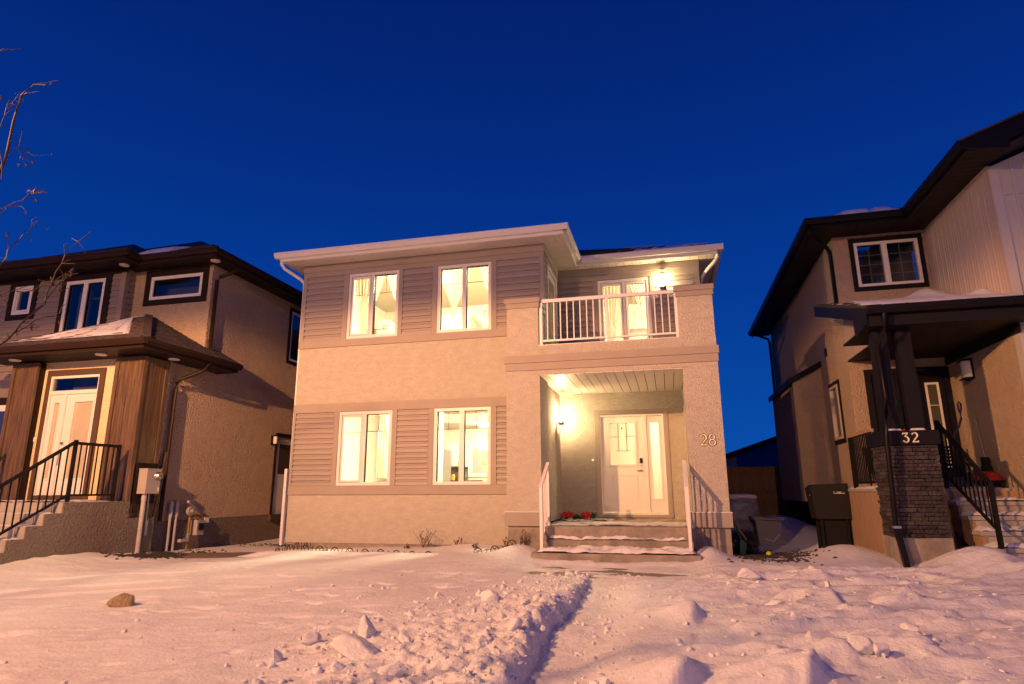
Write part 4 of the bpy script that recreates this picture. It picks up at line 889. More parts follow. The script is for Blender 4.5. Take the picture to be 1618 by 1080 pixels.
lb('column_core', 'brown', -10.75, -10.12, 10.235, EY - 0.002, 1.37, 4.2); lb('column_core', 'brown', -10.19, -10.12, 10.235, 10.84, 1.06, 4.2)
cedar_face_x(-10.79, -10.125, 1.37, 4.19, 10.232); cedar_face_y(-10.118, 10.20, 10.86, 1.05, 4.19)
lb('column_core', 'brown', -13.44, -12.80, 10.235, EY - 0.002, 1.37, 4.2); cedar_face_x(-13.46, -12.78, 1.37, 4.19, 10.232)
lb('garage_window_frame', 'white', -16.2, -13.75, 11.24, 11.30, 1.6, 3.5); lb('garage_window_pane', mat('night_pane', (0.03, 0.05, 0.16), 0.1), -16.1, -13.85, 11.225, 11.24, 1.7, 3.36)
lb('casing', 'brown', -16.4, -13.55, 11.25, 11.302, 3.5, 3.68)
# porch roof: hip with snow
PR = [(-9.55, 9.60, 4.40), (-13.95, 9.60, 4.40), (-11.75, 11.83, 5.60)]
b = MB(); b.add([PR[0], PR[1], PR[2], (-11.75, 13.0, 5.60), (-9.55, 12.45, 4.40), (-13.95, 12.45, 4.40), (-10.2, 12.45, 4.755)],
                [(0, 1, 2), (0, 2, 3, 6, 4), (1, 5, 3, 2), (0, 4, 5, 1)])
b.build('porch_roof', 'shingle_brown', L)
pit = (5.60 - 4.40) / (11.83 - 9.60)
courses(L, 'shingle_brown', -13.93, -9.57, 9.605, 4.406, pit, 15, hip_l=2.2 / 2.23, hip_r=2.2 / 2.23, exp=0.142, seed=12)
cb = MB(); rr = random.Random(13)
for k in range(15):                      # the courses of the slope that faces the neighbour
    xa = -9.56 - k * 0.142; za = 4.406 + k * 0.142 * 0.545; ya = 9.62 + k * 0.142; yb = 12.44 if xa > LW_X else B1; y = ya
    while y < yb - 0.03:
        w = min(rr.uniform(0.15, 0.3), yb - y); t = rr.choice((0.012, 0.012, 0.022))
        zz = lambda x: 4.406 + (-9.56 - x) * 0.545
        x1, x2 = xa + rr.uniform(0, .015), xa - 0.142
        cb.add([(x1, y, zz(x1) + .002), (x1, y + w - .006, zz(x1) + .002), (x2, y + w - .006, zz(x2)), (x2, y, zz(x2)), (x1, y, zz(x1) + t + .004), (x1, y + w - .006, zz(x1) + t + .004), (x2, y + w - .006, zz(x2) + .006), (x2, y, zz(x2) + .006)],
               [(0, 3, 2, 1), (4, 5, 6, 7), (0, 1, 5, 4), (1, 2, 6, 5), (2, 3, 7, 6), (3, 0, 4, 7)])
        y += w
cb.build('shingle_courses', 'shingle_brown', L, kind='stuff')
MB().bar((-9.56, 9.62, 4.43), (-11.66, 11.74, 5.585), 0.15, 0.010).build('hip_cap', 'shingle_brown', L)
# snow on the front slope
b = MB(); vs = []; fs = []; nx, ny = 60, 22; rr2 = np.random.default_rng(17); ff = fbm2(nx + 1, ny + 1, rr2, 9, 4)
for i in range(nx + 1):
    for j in range(ny + 1):
        v = 0.16 + 0.80 * j / ny; y = 9.60 + v * 2.23; xl = -13.95 + v * 2.2 + 0.1; xr = -9.55 - v * 2.2 - 0.42; x = xl + (xr - xl) * i / nx
        e = min(1, min(i, nx - i, j + 0.4, ny - j) / 2.2); hh = max(0, min(1, (ff[i, j] - 0.48 + 0.42 * i / nx - 0.25 * (1 - v)) * 5)) * e * 0.032
        vs.append((x, y, 4.40 + v * 1.2 + hh + 0.016))
for i in range(nx):
    for j in range(ny): k = i * (ny + 1) + j; fs.append((k, k + ny + 1, k + ny + 2, k + 1))
b.add(vs, fs, True).build('roof_snow', 'snow', L)
panels('soffit_panel', 'soffit_dark', L, 'x', -13.9, -9.64, 26, (9.67, EY - 0.002, SZ, SZ + 0.012))
panels('soffit_panel', 'soffit_dark', L, 'y', EY + 0.01, 12.32, 12, (LW_X, -9.645, SZ, SZ + 0.012))
lb('fascia', 'brown_metal', -14.0, -9.60, 9.63, 9.66, SZ - 0.012, SZ + 0.16); lb('fascia', 'brown_metal', -9.635, -9.605, 9.665, 12.36, SZ - 0.012, SZ + 0.16); lb('fascia', 'brown_metal', LW_X, -9.605, 12.365, 12.395, SZ - 0.012, SZ + 0.16)
gutter_x(L, 'brown_metal', -14.0, -9.50, 9.629, SZ + 0.005); gutter_y(L, 'brown_metal', 9.56, 12.42, -9.604, SZ + 0.005)
for p in ((-10.95, 9.98), (-13.15, 9.98)): pot(p[0], p[1], SZ)
pot(-9.9, 10.75, SZ)
MB().tube([(-9.60, 11.42, 4.26), (-9.62, 11.40, 4.12), (-9.72, 11.36, 4.05), (-10.04, 11.17, 3.88), (-10.11, 11.13, 3.80), (-10.12, 11.13, 3.65), (-10.12, 11.13, 0.95)], 0.042, 8).build('downspout', 'brown_metal', L)
MB().tube([(-9.75, 12.28, 6.82), (-9.77, 12.24, 6.70), (-9.85, 12.18, 6.62), (-10.08, 12.05, 6.48), (-10.13, 12.03, 6.38), (-10.13, 12.03, 4.80), (-10.08, 11.98, 4.76)], 0.042, 8).build('downspout', 'brown_metal', L)
# stoop
t = thing('entry_stoop', 'pebble-dashed concrete stoop with steps under the cedar columns', 'steps', (-11.6, 9.0, 0.2))
prof = [(7.68, 0.0), (7.68, 0.43), (7.97, 0.43), (7.97, 0.615), (8.26, 0.615), (8.26, 0.80), (8.55, 0.80), (8.55, 0.99), (8.84, 0.99), (8.84, 1.175), (8.86, 1.175), (8.86, 1.36), (10.20, 1.36), (10.20, 0.0)]
prof = [(7.68, 0.0), (7.68, 0.43), (7.97, 0.43), (7.97, 0.615), (8.25, 0.615), (8.25, 0.80), (8.53, 0.80), (8.53, 0.99), (8.81, 0.99), (8.81, 1.36), (10.20, 1.36), (10.20, 0.0)]
def shift(p, d): return [(y + d, z) for y, z in p]
prof = [(7.40, 0.0), (7.40, 0.43), (7.69, 0.43), (7.69, 0.615), (7.97, 0.615), (7.97, 0.80), (8.25, 0.80), (8.25, 0.99), (8.53, 0.99), (8.53, 1.175), (8.84, 1.175), (8.84, 1.355), (10.215, 1.355), (10.215, 0.0)]
b = MB(); n = len(prof)
b.prism(prof, 'x', -10.03, -10.0).build('cheek', 'pebble', t)
MB().prism(prof, 'x', -13.2, -10.031).build('step_block', 'step_grey', t)
MB().box(-10.5, -10.002, 10.216, 10.86, -0.3, 1.04).build('cheek', 'pebble', t)
for k, (y, z) in enumerate(((7.69, 0.615), (7.97, 0.80), (8.25, 0.99), (8.53, 1.175))): snow_strip(t, -13.1, -10.06, y + 0.02, y + 0.27, z, 0.04, 40 + k, cover=0.05)
snow_strip(t, -13.1, -10.04, 8.86, 10.1, 1.355, 0.035, 47, cover=0.02)

def stair_rail(t, x, post_a, post_b, n, m='black_metal', w=0.05, low=0.12, top=0.045):
    """sloping rail between two posts (y, z base, z top)"""
    for p in (post_a, post_b): MB().box(x - w / 2, x + w / 2, p[0] - w / 2, p[0] + w / 2, p[1], p[2]).build('post', m, t)
    MB().bar((x, post_a[0], post_a[2] - 0.03), (x, post_b[0], post_b[2] - 0.03), w, top).build('top_rail', m, t)
    za, zb = post_a[1] + low, post_b[1] + low
    MB().bar((x, post_a[0], za), (x, post_b[0], zb), 0.035, 0.035).build('bottom_rail', m, t)
    for k in range(1, n):
        u = k / n; y = post_a[0] + (post_b[0] - post_a[0]) * u
        MB().box(x - 0.009, x + 0.009, y - 0.009, y + 0.009, za + (zb - za) * u, post_a[2] + (post_b[2] - post_a[2]) * u - 0.04).build('baluster', m, t)
t = thing('stair_railing', 'black metal railing along the stoop beside the cedar columns', 'railing', (-10.13, 8.9, 1.0))
stair_rail(t, -10.13, (7.72, 0.65, 1.58), (9.0, 1.36, 2.42), 10)
MB().box(-10.155, -10.105, 9.90, 9.95, 1.36, 2.40).build('post', 'black_metal', t)
MB().box(-10.158, -10.102, 9.02, 9.93, 2.34, 2.39).build('top_rail', 'black_metal', t); MB().box(-10.147, -10.113, 9.02, 9.90, 1.455, 1.49).build('bottom_rail', 'black_metal', t)
for k in range(1, 8): MB().box(-10.139, -10.121, 9.0 + 0.92 * k / 8 - 0.009, 9.0 + 0.92 * k / 8 + 0.009, 1.49, 2.34).build('baluster', 'black_metal', t)
t = thing('stair_railing', 'black metal railing end at the left border, by the far cedar column', 'railing', (-13.1, 9.4, 1.0))
stair_rail(t, -13.1, (7.72, 0.65, 1.58), (9.0, 1.36, 2.42), 10)
MB().box(-13.125, -13.075, 9.90, 9.95, 1.36, 2.40).build('post', 'black_metal', t); MB().box(-13.128, -13.072, 9.02, 9.93, 2.34, 2.39).build('top_rail', 'black_metal', t)
# electricity meter with conduits
t = thing('electricity_meter', 'grey electricity meter box with round dial and conduits down to snow', 'meter', (-9.97, 10.57, 0.36))
MB().box(-10.08, -10.065, 10.33, 10.86, 1.30, 2.08).build('backing_board', 'brown', t)
q = MB().box(-10.064, -9.87, 10.40, 10.75, 1.49, 1.95).build('enclosure', 'meter_grey', t)
MB().box(-10.064, -9.86, 10.39, 10.76, 1.951, 1.972).build('lid', 'meter_grey', q)
q = MB().lathe((-9.869, 10.66, 1.83), [(0.085, 0), (0.085, 0.02), (0.075, 0.022), (0.07, 0.07), (0.055, 0.085)], 20, 'x').build('dial', 'metal', t)
MB().lathe((-9.78, 10.66, 1.83), [(0.018, -0.005), (0.018, 0.004)], 10, 'x').build('dial_face', 'black', q)
MB().box(-9.869, -9.866, 10.70, 10.735, 1.54, 1.61).build('sticker', 'linen', t)
MB().tube([(-9.97, 10.50, 1.49), (-9.97, 10.50, 0.25)], 0.042, 10).tube([(-9.97, 10.50, 1.45), (-9.97, 10.50, 1.36)], 0.048, 10).tube([(-9.97, 10.50, 0.84), (-9.97, 10.50, 0.82)], 0.052, 10).build('conduit', 'pipe_grey', t)
MB().tube([(-9.99, 10.63, 1.49), (-9.99, 10.63, 0.98)], 0.018, 8).build('conduit', 'pipe_grey', t); MB().box(-10.02, -9.96, 10.60, 10.66, 0.70, 0.98).build('junction_box', 'meter_grey', t)
b = MB().bar((-10.10, 10.93, 0.92), (-10.10, 11.10, 2.32), 0.022, 0.075, up=(0, 1, 0)); solo(b, 'timber_batten', 'wood', 'weathered timber batten leaning on the wall behind the electricity meter', 'batten', (-10.1, 10.93, 0.9))
for k, (y, lab) in enumerate(((11.42, 'left of two grey riser pipes between electricity meter and gas meter'), (11.58, 'right of two grey riser pipes, the one nearer the gas meter'))):
    t = thing('riser_pipe', lab, 'pipe', (-10.13, y, 0.35), 'grey riser pipes on the side wall')
    MB().tube([(-10.13, y, 0.2), (-10.13, y, 1.05)], 0.028, 9).build('pipe', 'pipe_grey', t); MB().tube([(-10.13, y, 1.02), (-10.13, y, 1.30), (-10.14, y, 1.33)], [0.042, 0.042, 0.03], 9).build('sleeve', 'pipe_grey', t)
# gas meter
t = thing('gas_meter', 'gas meter with ochre pipes on the foundation of the tan house', 'gas meter', (-10.0, 12.0, 0.3))
MB().tube([(-10.02, 11.85, 0.2), (-10.02, 11.85, 0.98), (-10.02, 11.87, 1.02), (-10.02, 12.22, 1.02), (-10.12, 12.42, 1.02), (-10.2, 12.45, 1.02)], 0.025, 8).build('pipe', 'rust', t)
MB().lathe((-10.02, 11.85, 1.12), [(0.09, -0.03), (0.10, 0), (0.09, 0.03)], 16, 'x').lathe((-10.02, 11.85, 1.12), [(0.035, -0.06), (0.035, 0.09)], 12, 'x').build('regulator', 'meter_grey', t)
MB().tube([(-10.02, 11.76, 1.32), (-10.06, 12.0, 1.20), (-10.1, 12.25, 1.08)], [0.03, 0.022, 0.02], 8).build('vent_pipe', 'pipe_grey', t)
q = MB().box(-10.10, -9.93, 12.0, 12.22, 0.62, 0.93).build('meter_body', 'meter_grey', t); MB().box(-9.928, -9.90, 12.04, 12.18, 0.72, 0.86).build('index_window', 'black', q); MB().tube([(-10.02, 12.05, 0.93), (-10.02, 12.05, 1.0)], 0.02, 8).build('union', 'rust', q); MB().tube([(-10.02, 12.18, 0.93), (-10.02, 12.18, 1.0)], 0.02, 8).build('union', 'rust', q)
MB().box(-9.99, -9.97, 12.26, 12.4, 0.86, 0.97).build('tag', 'linen', t); MB().box(-10.06, -9.98, 11.62, 11.86, 0.50, 0.56).build('bracket', 'pipe_grey', t); MB().lathe((-10.02, 11.85, 0.62), [(0.035, -0.05), (0.035, 0.05)], 8).build('valve', 'metal', t)
t = thing('wall_lamp', 'small unlit white-globed lamp beside the side door of the tan house', 'wall lamp', (LW_X, 14.83, 2.86), 'outdoor wall lamps')
MB().box(LW_X, LW_X + 0.02, 14.74, 14.86, 2.72, 2.98).build('back_plate', 'black', t); MB().lathe((LW_X + 0.08, 14.82, 2.76), [(0.05, 0), (0.055, 0.08), (0.055, 0.19)], 12).build('glass_shade', 'frost_glass', t); MB().lathe((LW_X + 0.08, 14.82, 2.95), [(0.06, 0), (0.06, 0.03)], 12).build('cap', 'black', t)
# ================================================================== RIGHT HOUSE, number 32
R1, RY, R2, GY = 3.6, 13.525, 5.336, 10.86
R = thing('house', 'sand stucco house with charcoal trim, dark eaves and number 32', 'house', (5.5, 13.0, 0.3))
def rb(name, m, *d, label=None): return box(name, m, R, *d, label=label)
wall_y('side_wall', 'stucco3', R, RY, 22.0, 1.25, 6.64, R1, R1 + 0.2, [(14.36, 15.11, 2.50, 3.73)])
rb('foundation', 'dark', R1 + 0.05, R1 + 0.2, RY, 22.0, -0.4, 1.25)
wall_x('upper_wall', 'stucco3', R, R1 + 0.2, R2, 4.0, 6.64, RY, RY + 0.2, [(4.01, 5.16, 5.54, 6.46)])
rb('upper_wall', 'stucco3', R1, R1 + 0.2, RY - 0.001, RY, 4.0, 6.64)
wall_x('entrance_wall', 'stucco3', R, R1 + 0.2, R2, 1.3, 4.0, RY, RY + 0.2, [(3.97, R2, 1.3, 3.70)])
rb('entrance_wall', 'stucco3', R1, R1 + 0.2, RY - 0.001, RY, 1.3, 4.0)
rb('garage_side_wall', 'stucco3', R2, R2 + 0.2, GY + 0.201, RY + 0.2, 0.0, 4.02)
rb('garage_side_wall', 'siding3', R2 + 0.012, R2 + 0.2, GY + 0.201, RY + 0.2, 4.02, 6.64)
rb('rear_wall', 'stucco3', R1, 12.0, 21.8, 22.0, 0, 6.64); rb('side_wall', 'stucco3', 11.8, 12.0, GY, 22.0, 0, 6.64)
# vertical vinyl on the garage flank: ribbed strips
ns = 14; wv = (RY - GY - 0.05) / ns
q = MB().prism([(0, 0), (0, 0.006), (0.02, 0.030), (wv * 0.42, 0.034), (wv * 0.5, 0.008), (wv * 0.58, 0.030), (wv - 0.03, 0.034), (wv - 0.006, 0.0)], 'z', 0, 2.20)
q.v = [(-v[1], v[0], v[2]) for v in q.v]; q = q.build('siding_panel', 'siding3'); me = q.data; bpy.data.objects.remove(q)
for i in range(ns):
    ob = bpy.data.objects.new('siding_panel', me); COL.objects.link(ob); ob.parent = R; o = ORG[R.name]; ob.location = (R2 + 0.012 - o[0], GY + 0.05 + i * wv - o[1], 4.42 - o[2])
rb('corner_board', 'siding3', R2 - 0.02, R2 + 0.012, GY - 0.02, GY + 0.05, 4.02, 6.62); rb('frieze_trim', 'siding3', R2 - 0.016, R2 + 0.012, GY + 0.051, RY, 6.615, 6.638)
# gable front of pale panels
GS = 0.385
def gz(x): return 6.62 + GS * (x - 5.35) if x < 8.6 else 6.62 + GS * (8.6 - 5.35) - GS * (x - 8.6)
MB().prism([(R2 + 0.002, 0.0), (R2 + 0.002, gz(R2) - 0.01), (8.6, gz(8.6)), (12.0, gz(12.0)), (12.0, 0.0)], 'y', GY + 0.021, GY + 0.2).build('gable_wall', 'panel', R)
rb('corner_board', 'panel', R2, R2 + 0.13, GY - 0.025, GY + 0.019, 4.0, 6.60)
xs = R2 + 0.135
for k in range(6):
    x1 = xs + 0.20
    MB().prism([(xs, 6.13), (x1 - 0.012, 6.13), (x1 - 0.012, gz(x1) - 0.05), (xs, gz(xs) - 0.05)], 'y', GY, GY + 0.019).build('wall_panel', 'panel', R)
    MB().box(xs, x1 - 0.012, GY, GY + 0.019, 4.0, 6.09).build('wall_panel', 'panel', R)
    MB().box(x1 - 0.03, x1 + 0.018, GY - 0.016, GY - 0.001, 4.0, gz(x1) - 0.06).build('batten', 'panel', R)
    xs = x1
rb('batten', 'panel', R2 + 0.131, 6.6, GY - 0.014, GY + 0.0, 6.092, 6.128)
# upper window
for d_ in ((3.90, 3.985, 5.43, 6.57), (5.18, 5.255, 5.43, 6.57), (3.985, 5.18, 5.43, 5.52), (3.985, 5.18, 6.475, 6.57)): rb('casing', 'dark', d_[0], d_[1], RY - 0.03, RY + 0.01, d_[2], d_[3])
gr = (('h', 0.25), ('h', 0.5), ('h', 0.75), ('v', 0.48, 0.0))
window_x(R, 3.99, 5.175, 5.52, 6.475, RY, [1, 1.12], gl='glass_dark', fw=0.06, mull=0.10, grille=[gr, gr], gm='white')
rb('room_back', 'blind', R1 + 0.2, R2, RY + 0.8, RY + 0.85, 5.2, 6.6)
side_window(R, R1, 14.40, 15.07, 2.54, 3.69, 'meter_grey', 'dark', 'glass_dark', cw=0.085)
rb('room_back', 'blind', R1 + 0.5, R1 + 0.55, 14.0, 15.5, 2.2, 4.0)
# bay on the flank, overhanging
MB().prism([(2.95, 1.25), (R1, 1.25), (R1, 4.30), (2.95, 3.955)], 'y', 15.74, 18.80).build('bay_wall', 'stucco3', R)
MB().prism([(2.86, 3.915), (R1, 4.305), (R1, 4.44), (2.86, 4.05)], 'y', 15.66, 18.88).build('bay_roof', 'dark', R)
rb('soffit_vent', 'dark_metal', R1 - 0.03, R1, 15.0, 15.12, 4.42, 4.60)
# eaves
RE = 6.64
rb('fascia', 'dark_metal', 3.06, 4.80, 12.835, 12.865, RE - 0.012, RE + 0.16); rb('fascia', 'dark_metal', 3.055, 3.085, 12.866, 22.4, RE - 0.012, RE + 0.16)
rb('fascia', 'dark_metal', 4.80, 4.83, 10.22, 12.86, RE - 0.012, RE + 0.16)
panels('soffit_panel', 'soffit_dark', R, 'x', 3.10, R2, 13, (12.87, RY, RE, RE + 0.012)); panels('soffit_panel', 'soffit_dark', R, 'y', RY + 0.01, 22.3, 44, (3.09, R1, RE, RE + 0.012))
panels('soffit_panel', 'soffit_dark', R, 'y', 10.25, 12.86, 17, (4.835, R2 + 0.03, RE, RE + 0.012))
gutter_x(R, 'dark_metal', 2.95, 4.72, 12.834, RE); gutter_y(R, 'dark_metal', 12.75, 22.4, 3.054, RE, sgn=-1); gutter_y(R, 'dark_metal', 10.2, 12.80, 4.799, RE, sgn=-1)
MB().add([(2.95, 12.76, 6.80), (8.6, 12.76, 6.80), (8.6, 17.4, 8.80), (2.95, 22.4, 6.80), (6.5, 17.4, 8.80)], [(0, 1, 2, 4), (0, 4, 3)]).build('roof', 'shingle', R)
# rake of the front gable
def rake(x): return 6.80 + GS * (x - 4.72)
MB().add([(4.70, 10.16, 6.80), (8.6, 10.16, rake(8.6)), (8.6, 17.0, rake(8.6)), (4.70, 17.0, 6.80), (4.70, 10.16, 6.77), (8.6, 10.16, rake(8.6) - .03), (8.6, 17.0, rake(8.6) - .03), (4.70, 17.0, 6.77)],
         [(0, 1, 2, 3), (4, 7, 6, 5), (0, 4, 5, 1), (0, 3, 7, 4)]).build('roof', 'shingle', R)
MB().prism([(4.80, 6.64), (5.36, 6.58), (5.36, 6.72), (8.6, rake(8.6) - 0.29), (8.6, rake(8.6) - 0.032), (4.70, 6.768), (4.70, 6.70)], 'y', 10.18, 10.22).build('rake_board', 'dark_metal', R)
MB().prism([(5.37, 6.66), (8.6, rake(8.6) - 0.22), (8.6, rake(8.6) - 0.20), (5.37, 6.68)], 'y', 10.225, GY - 0.03).build('rake_soffit', 'soffit_dark', R)
MB().tube([(3.06, 12.93, 6.66), (3.09, 12.98, 6.58), (3.16, 13.08, 6.52), (3.50, 13.56, 6.44), (3.555, 13.62, 6.36), (3.56, 13.63, 6.25), (3.56, 13.63, 5.28), (3.54, 13.60, 5.24)], 0.04, 8).build('downspout', 'dark_metal', R)
MB().tube([(3.03, 21.7, 6.66), (3.1, 21.8, 6.58), (3.50, 21.95, 6.45), (3.55, 22.0, 6.3), (3.55, 22.0, 4.2)], 0.045, 8).build('downspout', 'dark_metal', R)
snow_on(R, ((3.55, 12.80, 6.83), (4.75, 12.80, 6.83), (3.7, 13.6, 7.18)), 51, thr=0.3, h=0.09)
# porch roof
PZ0, PZ1, PY0, PY1 = 4.27, 5.20, 10.42, RY
def pz(y): return PZ0 + (PZ1 - PZ0) * (y - PY0) / (PY1 - PY0)
MB().add([(3.13, PY0, pz(PY0)), (8.5, PY0, pz(PY0)), (8.5, GY, pz(GY)), (R2, GY, pz(GY)), (R2, PY1, pz(PY1)), (3.13, PY1, pz(PY1))] + [(3.13, PY0, pz(PY0) - .02), (8.5, PY0, pz(PY0) - .02), (8.5, GY, pz(GY) - .02), (R2, GY, pz(GY) - .02), (R2, PY1, pz(PY1) - .02), (3.13, PY1, pz(PY1) - .02)],
         [(0, 1, 2, 3, 4, 5), (11, 10, 9, 8, 7, 6), (0, 6, 7, 1), (5, 11, 6, 0)]).build('porch_roof', 'shingle', R)
courses(R, 'shingle', 3.13, R2, PY0 + 0.01, pz(PY0) + 0.006, (PZ1 - PZ0) / (PY1 - PY0), 22, seed=14)
MB().prism([(PY0 - 0.0, pz(PY0) - 0.022), (PY1, pz(PY1) - 0.022), (PY1, pz(PY1) - 0.235), (PY0 + 0.62, pz(PY0 + .62) - 0.235), (PY0 + 0.62, 3.93), (PY0, 3.99)], 'x', 3.10, 3.128).build('rake_board', 'dark_metal', R)
gutter_x(R, 'dark_metal', 3.12, 8.5, PY0 - 0.001, 4.10)
rb('beam', 'dark', 3.13, 8.4, 10.46, 10.80, 3.97, 4.18)
panels('ceiling_plank', 'soffit_dark', R, 'x', R1, R2 - 0.02, 17, (10.82, RY - 0.002, 3.985, 4.0))
rb('ceiling_frieze', 'dark', R2 - 0.03, R2, 10.82, RY - 0.003, 3.83, 3.983)
for k in range(13):                     # siding strips that close the gable end of the porch roof
    y0 = 10.86 + k * 0.203; y1 = min(y0 + 0.197, RY - 0.003)
    MB().prism([(y0, 4.002), (y1, 4.002), (y1, pz(y1) - 0.03), (y0, pz(y0) - 0.03)], 'x', R1 - 0.012 - 0.004 * (k % 2), R1 + 0.02).build('siding_panel', 'siding3', R)
rb('soffit_trim', 'dark', 3.13, R1 - 0.018, 10.82, 11.9, 3.97, 4.0)
# snow on the porch roof
b = MB(); vs = []; fs = []; nx, ny = 60, 20; ff = fbm2(nx + 1, ny + 1, np.random.default_rng(57), 9, 4)
for i in range(nx + 1):
    for j in range(ny + 1):
        u, v = i / nx, j / ny; x = 3.2 + u * 2.12; y = PY0 + 0.05 + v * (PY1 - PY0 - 0.08); e = min(1, min(i, nx - i + 2, j + .6, ny - j) / 2.5)
        drift = 0.22 * math.exp(-((x - 4.95) / 0.22) ** 2 - ((y - 12.9) / 0.5) ** 2) + 0.16 * math.exp(-((x - 5.3) / 0.15) ** 2 - ((y - 11.6) / 0.3) ** 2)
        vs.append((x, y, pz(y) + 0.006 + e * (max(0, min(1, (ff[i, j] - 0.30 + 0.5 * u - 0.12) * 4)) * 0.045 + drift * 0.7)))
for i in range(nx):
    for j in range(ny): k = i * (ny + 1) + j; fs.append((k, k + ny + 1, k + ny + 2, k + 1))
b.add(vs, fs, True).build('roof_snow', 'snow', R)
# twin columns on the stone pier
for x in (3.26, 3.60): rb('column', 'dark', x, x + 0.205, 10.74, 10.95, 2.375, 3.968)
MB().box(3.17, 3.96, 10.68, 11.42, 2.16, 2.372).build('pier_cap', 'dark', R)
for x0, x1, sd_ in ((3.24, 3.48, 61), (3.58, 3.80, 62)): snow_strip(R, x0, x1, 10.68, 10.735, 2.372, 0.04, sd_, cover=0.4, dens=0.012)
numerals(R, '32', 3.455, 2.19, 0.145, 10.68, ['chrome', 'chrome'], adv=0.86)
rb('pier_core', 'dark', 3.235, 3.90, 10.755, 11.36, 0.80, 2.16)
rs = random.Random(9); z = 0.815
while z < 2.15:
    h = min(rs.uniform(0.040, 0.070), 2.158 - z); x = 3.20
    if 2.158 - z - h < 0.03: h = 2.158 - z
    while x < 3.93 - 0.01:
        w = rs.uniform(0.09, 0.33); w = 3.93 - x if 3.93 - x - w < 0.06 else w; p = rs.uniform(0.0, 0.048)
        bb = MB(); j = lambda: rs.uniform(-0.004, 0.004)
        bb.add([(x + .003, 10.76, z + .002), (x + w - .003, 10.76, z + .002), (x + w - .003, 10.76, z + h - .003), (x + .003, 10.76, z + h - .003), (x + .005 + j(), 10.735 - p + j(), z + .004), (x + w - .005 + j(), 10.735 - p + j(), z + .004), (x + w - .005 + j(), 10.735 - p + 2 * j(), z + h - .005), (x + .005 + j(), 10.735 - p + 2 * j(), z + h - .005)],
               [(4, 5, 6, 7), (0, 1, 5, 4), (1, 2, 6, 5), (2, 3, 7, 6), (3, 0, 4, 7), (0, 3, 2, 1)])
        bb.build('ledge_stone', 'stone', R); x += w
    y = 10.765
    while y < 11.35:
        w = rs.uniform(0.15, 0.35); w = 11.36 - y if 11.36 - y - w < 0.08 else w; p = rs.uniform(0, 0.03)
        MB().box(3.222 - p, 3.236, y + .003, y + w - .003, z + .002, z + h - .004).build('ledge_stone', 'stone', R); y += w
    z += h
rb('pier_footing', 'concrete_dirty', 3.22, 3.94, 10.74, 11.38, -0.3, 0.81)
MB().tube([(3.36, 10.36, 4.14), (3.36, 10.37, 4.0), (3.33, 10.42, 3.86), (3.29, 10.55, 3.76), (3.285, 10.62, 3.66), (3.285, 10.64, 2.86), (3.24, 10.56, 2.62), (3.195, 10.50, 2.42), (3.185, 10.50, 2.25), (3.17, 10.58, 0.95)], 0.037, 8).build('downspout', 'dark_metal', R)
MB().bar((3.17, 10.58, 0.98), (3.24, 10.52, 0.30), 0.075, 0.085).build('downspout', 'dark_metal', R); rb('strap', 'metal', 3.12, 3.225, 10.53, 10.63, 0.95, 0.985)
# porch base, floor and door
PB = thing('concrete_porch', 'tan parged porch base with snowy floor behind the stone pier', 'porch', (4.2, 12.0, 0.3))
MB().box(3.20, 3.96, 11.39, RY - 0.01, -0.3, 1.47).build('side_slab', 'plywood', PB); MB().box(3.96, R2 - 0.001, 11.80, RY - 0.01, -0.3, 1.47).build('base', 'plywood', PB); MB().box(3.18, R2 - 0.002, 11.86, RY - 0.011, 1.471, 1.515).build('floor_slab', 'step_grey', PB); MB().box(3.18, 3.94, 11.385, 11.859, 1.471, 1.514).build('floor_slab', 'step_grey', PB)
snow_strip(PB, 3.19, 3.62, 11.45, 13.4, 1.515, 0.05, 63, cover=0.3); snow_strip(PB, 4.0, 5.25, 11.88, 12.5, 1.515, 0.035, 64, cover=0.1)
for d_ in ((3.86, 3.97, 1.52, 3.81), (5.24, R2 - .002, 1.52, 3.81), (3.97, 5.24, 3.70, 3.81)): rb('door_casing', 'dark', d_[0], d_[1], RY - 0.03, RY + 0.02, d_[2], d_[3])
fdoor = rb('front_door', 'dark', 3.99, 4.74, RY + 0.02, RY + 0.065, 1.53, 3.69); rb('door_frame', 'dark', 4.75, 4.83, RY - 0.005, RY + 0.1, 1.52, 3.70)
side = rb('sidelight', 'dark', 4.84, 5.235, RY + 0.021, RY + 0.066, 1.53, 3.69)
for d_ in ((4.90, 4.94, 1.9, 3.51), (5.10, 5.14, 1.9, 3.51), (4.94, 5.10, 1.9, 1.94), (4.94, 5.10, 3.47, 3.51)): MB().box(d_[0], d_[1], RY + 0.005, RY + 0.0205, d_[2], d_[3]).build('lite_surround', 'white', side)
MB().box(4.94, 5.10, RY + 0.014, RY + 0.0205, 1.94, 3.47).build('pane', mat('dim_sidelight', (0.085, 0.085, 0.06), 0.15), side)
for z in (2.66, 3.07): MB().box(4.94, 5.10, RY + 0.009, RY + 0.0138, z - 0.006, z + 0.006).build('grille_bar', 'white', side)
MB().add([(4.995, RY + 0.012, 2.60), (5.075, RY + 0.012, 2.60), (5.03, RY + 0.012, 2.52), (4.995, RY + 0.0135, 2.60), (5.075, RY + 0.0135, 2.60), (5.03, RY + 0.0135, 2.52)], [(0, 2, 1), (3, 4, 5), (0, 1, 4, 3), (1, 2, 5, 4), (2, 0, 3, 5)]).build('sticker', 'linen', side)
